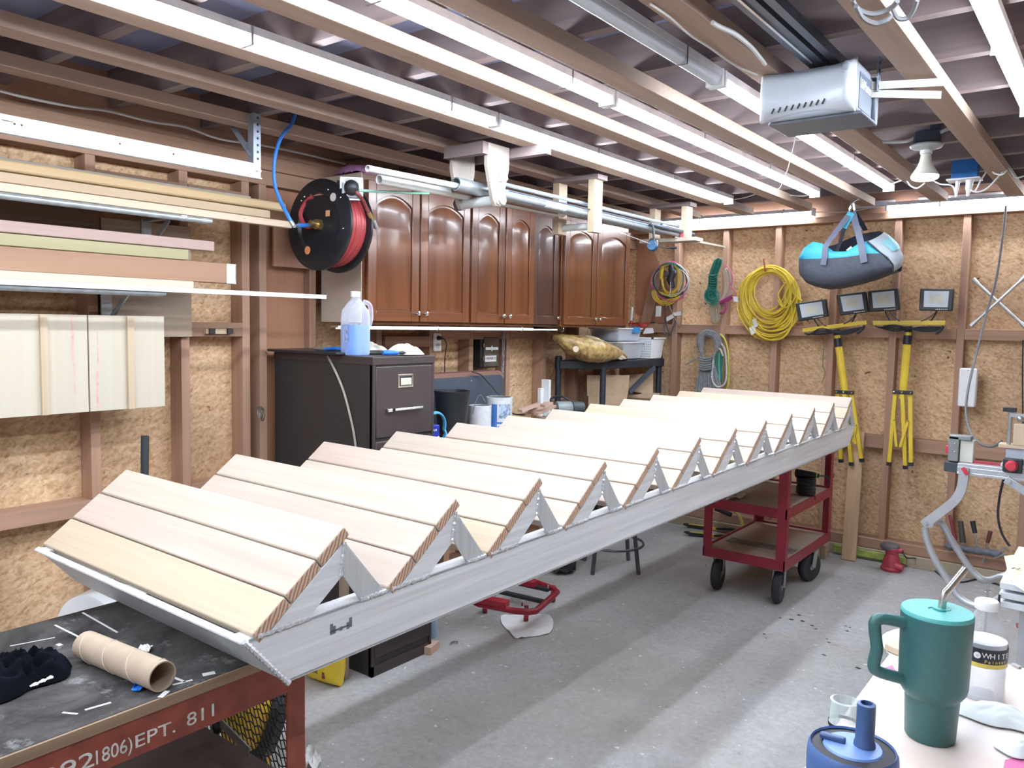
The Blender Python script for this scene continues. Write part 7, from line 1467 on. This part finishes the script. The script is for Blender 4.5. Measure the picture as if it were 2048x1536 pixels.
# ------------------------------------------------------------------ white grooved tool table at right edge
yt = 2.75
a = PY(2000, 1163, yt); b = PY(2000, 1226, yt); zt_ = a.z; bk = PZ(2010, 1088, zt_)
t = thing('white_table', 'white grooved tool table at right edge with cream paper on it', 'table', (a.x+0.25, (yt+bk.y)/2, 0))
hh = (a.z-b.z)/4
for k in range(3): obj('front_rib', MB().box(a.x, a.x+0.6, yt+0.006*k, bk.y, zt_-hh*(k+1)*1.25+0.008, zt_-hh*k*1.25-(0.0 if k == 0 else 0.002)), plain('table_white', (0.74, 0.77, 0.82), 0.4, var=0.03), t, bevel=0.003)
for x in (a.x+0.05, a.x+0.55):
    for y in (yt+0.05, bk.y-0.08): obj('leg', MB().box(x, x+0.03, y, y+0.03, 0, zt_-hh*3.5), SLV, t)
obj('edge_gasket', MB().box(a.x-0.002, a.x+0.004, yt-0.002, yt+0.004, zt_-hh*3.6, zt_-hh*1.7), BLACK, t)
pp_ = [PZ(2008, 1112, zt_+0.004), PZ(2060, 1106, zt_+.004), PZ(2100, 1180, zt_+.004), PY(2060, 1190, yt-0.02), PY(2032, 1172, yt-0.015), PZ(2018, 1155, zt_+0.008)]
m = MB().poly(pp_, [(0, 1, 2, 3, 4, 5)]); m.thick(0.0015); t = tag(obj('paper_sheet', m, plain('cream_paper', (0.72, 0.60, 0.44), 0.7, var=0.04)), 'cream sheet of paper draped over white table front edge', 'paper')
sc2 = MB().tube([PZ(2024, 1137, zt_+0.0075), PZ(2029, 1135, zt_+0.0075), PZ(2034, 1139, zt_+0.0075), PZ(2040, 1136, zt_+0.0075)], 0.0012, 5); obj('pencil_scribble', sc2, GREYC, t)

# ------------------------------------------------------------------ foreground table and its things
ZT2 = 0.87
ft = thing('work_table', 'pale painted work table in the lower right foreground', 'table', (0.15, 1.2, 0))
m = MB(); tx0, tx1, ty0, ty1, r = -0.330, 0.75, 0.62, 1.745, 0.05
def rr2(x0, x1, y0, y1, r):
    out = []
    for cx, cyy, a0 in ((x1-r, y1-r, 0), (x0+r, y1-r, 90), (x0+r, y0+r, 180), (x1-r, y0+r, 270)):
        for k in range(7): q = math.radians(a0+15*k); out.append((cx+r*math.cos(q), cyy+r*math.sin(q)))
    return out
def painted_top():
    m, nt, b = new_mat('painted_table_top'); N = nt.nodes.new; L = nt.links.new
    tc = N('ShaderNodeTexCoord'); n = N('ShaderNodeTexNoise'); n.inputs['Scale'].default_value = 3.2; n.inputs['Detail'].default_value = 5; L(tc.outputs['Object'], n.inputs['Vector'])
    r = N('ShaderNodeValToRGB'); e = r.color_ramp.elements; e[0].position = 0.36; e[0].color = (0.74, 0.60, 0.53, 1); e[1].position = 0.56; e[1].color = (0.84, 0.80, 0.78, 1); L(n.outputs['Fac'], r.inputs['Fac']); L(r.outputs['Color'], b.inputs['Base Color']); b.inputs['Roughness'].default_value = 0.5; return m
obj('table_top', MB().prism(rr2(tx0, tx1, ty0, ty1, r), 'z', ZT2-0.03, ZT2), painted_top(), ft, bevel=0.003)
for x in (tx0+0.08, tx1-0.12):
    for y in (ty0+0.08, ty1-0.12): obj('leg', MB().box(x, x+0.04, y, y+0.04, 0, ZT2-0.03), fir_m('z'), ft)
PNK = plain('pink_paint', (0.70, 0.16, 0.36), 0.5, var=0.12)
for k, pts in enumerate(([(1770, 1335), (1785, 1330), (1793, 1345), (1790, 1358), (1772, 1358)], [(2010, 1520), (2048, 1512), (2060, 1540), (2005, 1545)])):
    P_ = [PZ(*p, ZT2+0.0004) for p in pts]; obj('pink_patch', MB().poly(P_+[p+V((0, 0, .0004)) for p in P_], [tuple(range(len(P_))), tuple(range(2*len(P_)-1, len(P_)-1, -1))]), PNK if k < 2 else plain('faint_pink', (0.76, 0.55, 0.60), 0.5), ft)
# tumbler
tb = PZ(1859, 1473, ZT2); TG = plain('tumbler_teal', (0.036, 0.125, 0.122), 0.42, var=0.05, scale=90, bump=0.05)
t = thing('tumbler', 'tall teal handled tumbler with steel straw on the foreground table', 'tumbler', tb)
R1 = RPX(46, tb+V((0, 0, .02))); top = EYE; d_ = FWD+RGT*((1883-1024)/FOC)-UPV*((1240-768)/FOC)
tt = math.hypot(tb.x, tb.y)/math.hypot(d_.x, d_.y); HT = EYE.z+tt*d_.z-ZT2+0.012; R2 = RPX(66, tb+V((0, 0, HT)))
obj('cup_body', MB().lathe([(0.0, 0.0), (R1*0.92, 0.0), (R1, 0.004), (R1*1.08, HT*0.33), (R1*1.10, HT*0.345), (R1*1.18, HT*0.36), (R2*0.93, HT*0.40), (R2*0.96, HT*0.44), (R2*1.0, HT*0.985)], tb, 64, cap=False), TG, t, angle=50)
lid = obj('lid', MB().lathe([(R2*1.0, HT*0.985), (R2*1.0, HT), (R2*0.97, HT+0.003), (R2*0.25, HT+0.003), (R2*0.24, HT+0.0015), (0.0, HT+0.0015)], tb, 64, cap=False), plain('lid_mint', (0.10, 0.42, 0.40), 0.4, var=0.02), t, angle=50)
st_ = tb+V((0.004, 0.012, HT+0.002)); e_ = PY(1931, 1138, st_.y+0.035); e_ = V((e_.x, st_.y+0.035, e_.z))
obj('straw_grommet', MB().lathe([(0.0085, 0), (0.013, 0), (0.013, 0.002), (0.0085, 0.002)], st_, 24), plain('lid_mint2', (0.06, 0.36, 0.34), 0.4), lid)
d_ = e_-st_; b1_ = st_+V((0.002, 0.002, 0.022))
obj('straw', MB().tube(smooth_path([st_, b1_, b1_+(e_-b1_)*0.2, e_], 6), 0.0058, 14), plain('straw_steel', (0.55, 0.53, 0.50), 0.25, metal=0.9), t)
dh = -RGT.copy(); dh.z = 0; dh.normalize()
hx = tb+dh*R2*0.96
hp = [hx-dh*0.004+V((0, 0, HT*0.905)), hx+dh*0.024+V((0, 0, HT*0.93)), hx+dh*0.038+V((0, 0, HT*0.935)), hx+dh*0.0455+V((0, 0, HT*0.91)), hx+dh*0.0455+V((0, 0, HT*0.84)), hx+dh*0.041+V((0, 0, HT*0.70)), hx+dh*0.044+V((0, 0, HT*0.60)), hx+dh*0.0435+V((0, 0, HT*0.545)), hx+dh*0.036+V((0, 0, HT*0.515)), hx+dh*0.02+V((0, 0, HT*0.49)), hx-dh*0.004+V((0, 0, HT*0.46))]
obj('handle', MB().tube(smooth_path(hp, 6), 0.0092, 12), TG, t)
# blue tumbler
zb = ZT2+0.195; bc = PZ(1706, 1490, zb); bc = V((bc.x, bc.y, ZT2)); rB = RPX(86, bc+V((0, 0, .195)))
t = thing('tumbler', 'blue tumbler with black ringed lid and spout at bottom edge', 'tumbler', bc)
BLT = plain('tumbler_blue', (0.07, 0.14, 0.34), 0.42, var=0.05)
obj('cup_body', MB().lathe([(0.0, 0.0), (rB*0.75, 0.0), (rB*0.8, 0.005), (rB*0.98, 0.12), (rB, 0.18), (rB*0.98, 0.190), (rB*0.93, 0.194), (rB*0.9, 0.192)], bc, 64, cap=False), BLT, t, angle=50)
obj('lid_ring', MB().lathe([(rB*0.92, 0.191), (rB*0.66, 0.193), (rB*0.64, 0.190)], bc, 64, cap=False), plain('lid_black', (0.025, 0.023, 0.03), 0.6, var=0.2), t)
obj('lid_center', MB().lathe([(rB*0.66, 0.192), (rB*0.62, 0.1945), (0.0, 0.195)], bc, 64, cap=False), plain('lid_periwinkle', (0.18, 0.30, 0.62), 0.35, var=0.02), t)
sp = bc+V((RGT.x, RGT.y, 0))*0.012+V((0, 0, 0.195)); obj('spout', MB().lathe([(0.011, 0), (0.0105, 0.004), (0.0095, 0.006), (0.0092, 0.045), (0.006, 0.046), (0.006, 0.03)], sp, 24, cap=False), plain('spout_blue', (0.05, 0.10, 0.24), 0.4), t)
q = bc+V((0, 0, 0.197)); rv = V((RGT.x, RGT.y, 0)).normalized(); fv = V((FWD.x, FWD.y, 0)).normalized()
obj('lid_tab', MB().bar(q-rv*0.028+fv*0.018, q-rv*0.006+fv*0.004, 0.008, 0.006), plain('spout_blue', (0.05, 0.10, 0.24), 0.4), t, bevel=0.002)
# clear jar
jc2 = PZ(1688, 1432, ZT2+0.11); jc2 = V((jc2.x, jc2.y, ZT2)); rJ = RPX(28, jc2+V((0, 0, .11)))
t = thing('jar', 'open clear jar with black band behind the blue tumbler', 'jar', jc2)
CJ = clear('clear_jar', (0.82, 0.88, 0.88), 0.08, 0.22)
obj('glass_body', MB().lathe([(0.0, 0.001), (rJ*0.9, 0.001), (rJ, 0.006), (rJ*1.0, 0.085), (rJ*0.98, 0.098), (rJ*1.02, 0.10)], jc2, 40, cap=False), CJ, t)
obj('neck', MB().lathe([(rJ*1.02, 0.101), (rJ*0.98, 0.103), (rJ*0.94, 0.128), (rJ*0.97, 0.132), (rJ*0.80, 0.133), (rJ*0.78, 0.105)], jc2, 40, cap=False), clear('frosted_neck', (0.62, 0.70, 0.69), 0.15, 0.38), t)
obj('black_band', MB().lathe([(rJ*1.05, 0.097), (rJ*1.06, 0.099), (rJ*1.05, 0.102)], jc2, 40, cap=False), BLACK, t)
# water bottle
wb_ = PZ(1962, 1392, ZT2); rW = RPX(41, wb_+V((0, 0, .05)))
d_ = FWD+RGT*((1972-1024)/FOC)-UPV*((1200-768)/FOC); tt = math.hypot(wb_.x, wb_.y)/math.hypot(d_.x, d_.y); HW = EYE.z+tt*d_.z-ZT2
t = thing('water_bottle', 'clear bottle with black and yellow label behind the teal tumbler', 'bottle', wb_)
CB = clear('clear_bottle', (0.70, 0.72, 0.75), 0.05, 0.20)
obj('bottle_body', MB().lathe([(0.0, 0.002), (rW*0.85, 0.001), (rW, 0.008), (rW*0.97, HW*0.2), (rW, HW*0.3), (rW, HW*0.58), (rW*0.98, HW*0.64), (rW*0.72, HW*0.78), (rW*0.45, HW*0.88), (rW*0.40, HW*0.92)], wb_, 48, cap=False), CB, t, angle=60)
obj('cap', MB().lathe([(rW*0.50, HW*0.91), (rW*0.53, HW*0.92), (rW*0.53, HW*0.985), (rW*0.48, HW), (0, HW)], wb_, 36, cap=False), WPLAST, t)
obj('fluid', MB().lathe([(0, 0.004), (rW*0.82, 0.004), (rW*0.94, 0.010), (rW*0.95, HW*0.60), (0.0, HW*0.60)], wb_, 40, cap=False), clear('pale_fluid', (0.78, 0.80, 0.86), 0.05, 0.30), t)
lb_ = obj('label', MB().lathe([(rW*1.012, HW*0.37), (rW*1.014, HW*0.375), (rW*1.014, HW*0.555), (rW*1.012, HW*0.56)], wb_, 48, cap=False), plain('label_black', (0.016, 0.018, 0.032), 0.35), t)
obj('yellow_stripe', MB().lathe([(rW*1.016, HW*0.372), (rW*1.018, HW*0.376), (rW*1.018, HW*0.41), (rW*1.016, HW*0.414)], wb_, 48, cap=False), plain('label_yellow', (0.75, 0.58, 0.12), 0.4), lb_)
vd = (V((0, 0, 0))-V((wb_.x, wb_.y, 0))).normalized(); va = math.atan2(vd.y, vd.x)
def around(txt, a0, step, z, size, mat, r):
    for k, chh in enumerate(txt):
        a_ = a0+step*k; nn = V((math.cos(a_), math.sin(a_), 0)); tg = V((-math.sin(a_), math.cos(a_), 0)); lettering(chh, size, mat, t, wb_+nn*r+V((0, 0, z)), tg, (0, 0, 1), 0.0003, align='CENTER')
around('WHITE', va+0.10, 0.27, HW*0.475, 0.0125, WTX, rW*1.022)
around('Painter', va+0.10, 0.15, HW*0.425, 0.008, plain('label_yellow', (0.75, 0.58, 0.12), 0.4), rW*1.022)
a_ = va-0.26; nn = V((math.cos(a_), math.sin(a_), 0)); obj('round_logo', MB().lathe([(0.0042, 0), (0.0055, 0), (0.0055, 0.0006), (0.0042, 0.0006)], wb_+nn*rW*1.018+V((0, 0, HW*0.49)), 20, nn), WTX, lb_)
obj('logo_fill', MB().lathe([(0, 0), (0.003, 0), (0.003, .0006)], wb_+nn*rW*1.018+V((0, 0, HW*0.487)), 3, nn), WTX, lb_)
# pieces on the table
m = flat_patch([(1765, 1272), (1790, 1260), (1815, 1262), (1815, 1285), (1800, 1320), (1780, 1310), (1768, 1295)], ZT2+0.001, 0.0012, seed=41)
tag(obj('paper_sheet', m, PAPER), 'white paper sheet at the far left corner of foreground table', 'paper')
a, b = PZ(1792, 1303, ZT2+0.011), PZ(1835, 1290, ZT2+0.011)
tag(obj('wood_piece', MB().bar(a, b+(b-a)*0.6, 0.05, 0.014), fir_m('x'), bevel=0.002), 'light wooden slat lying behind the teal tumbler handle', 'wood piece')
m = heap(PZ(1995, 1440, ZT2+0.001), 0.062, 0.034, 0.030, 44, 0.5)
o = tag(obj('paper_towel', m, plain('bluish_towel', (0.78, 0.82, 0.83), 0.8, var=0.03), angle=80), 'crumpled white paper towel on foreground table right of tumbler', 'paper towel')
o.modifiers.new('soft', 'SUBSURF').render_levels = 2
m = heap(PZ(2040, 1502, ZT2+0.001), 0.034, 0.030, 0.022, 45, 0.5)
o = tag(obj('paper_towel', m, plain('bluish_towel', (0.78, 0.82, 0.83), 0.8, var=0.03), angle=80), 'folded end of paper towel at lower right corner edge', 'paper towel')
o.modifiers.new('soft', 'SUBSURF').render_levels = 2
tag(obj('wood_shaving', MB().bar(PZ(2025, 1328, ZT2+0.003), PZ(2040, 1335, ZT2+0.003), 0.008, 0.004), plain('grey_shaving', (0.42, 0.38, 0.36), 0.7)), 'small grey shaving on the foreground table by bottle', 'shaving')
tag(obj('brick_piece', MB().bar(PZ(2035, 1252, 0.012), PZ(2070, 1254, 0.012), 0.03, 0.022), plain('brick_red', (0.42, 0.16, 0.12), 0.7)), 'small red scrap on the floor at right edge', 'scrap')
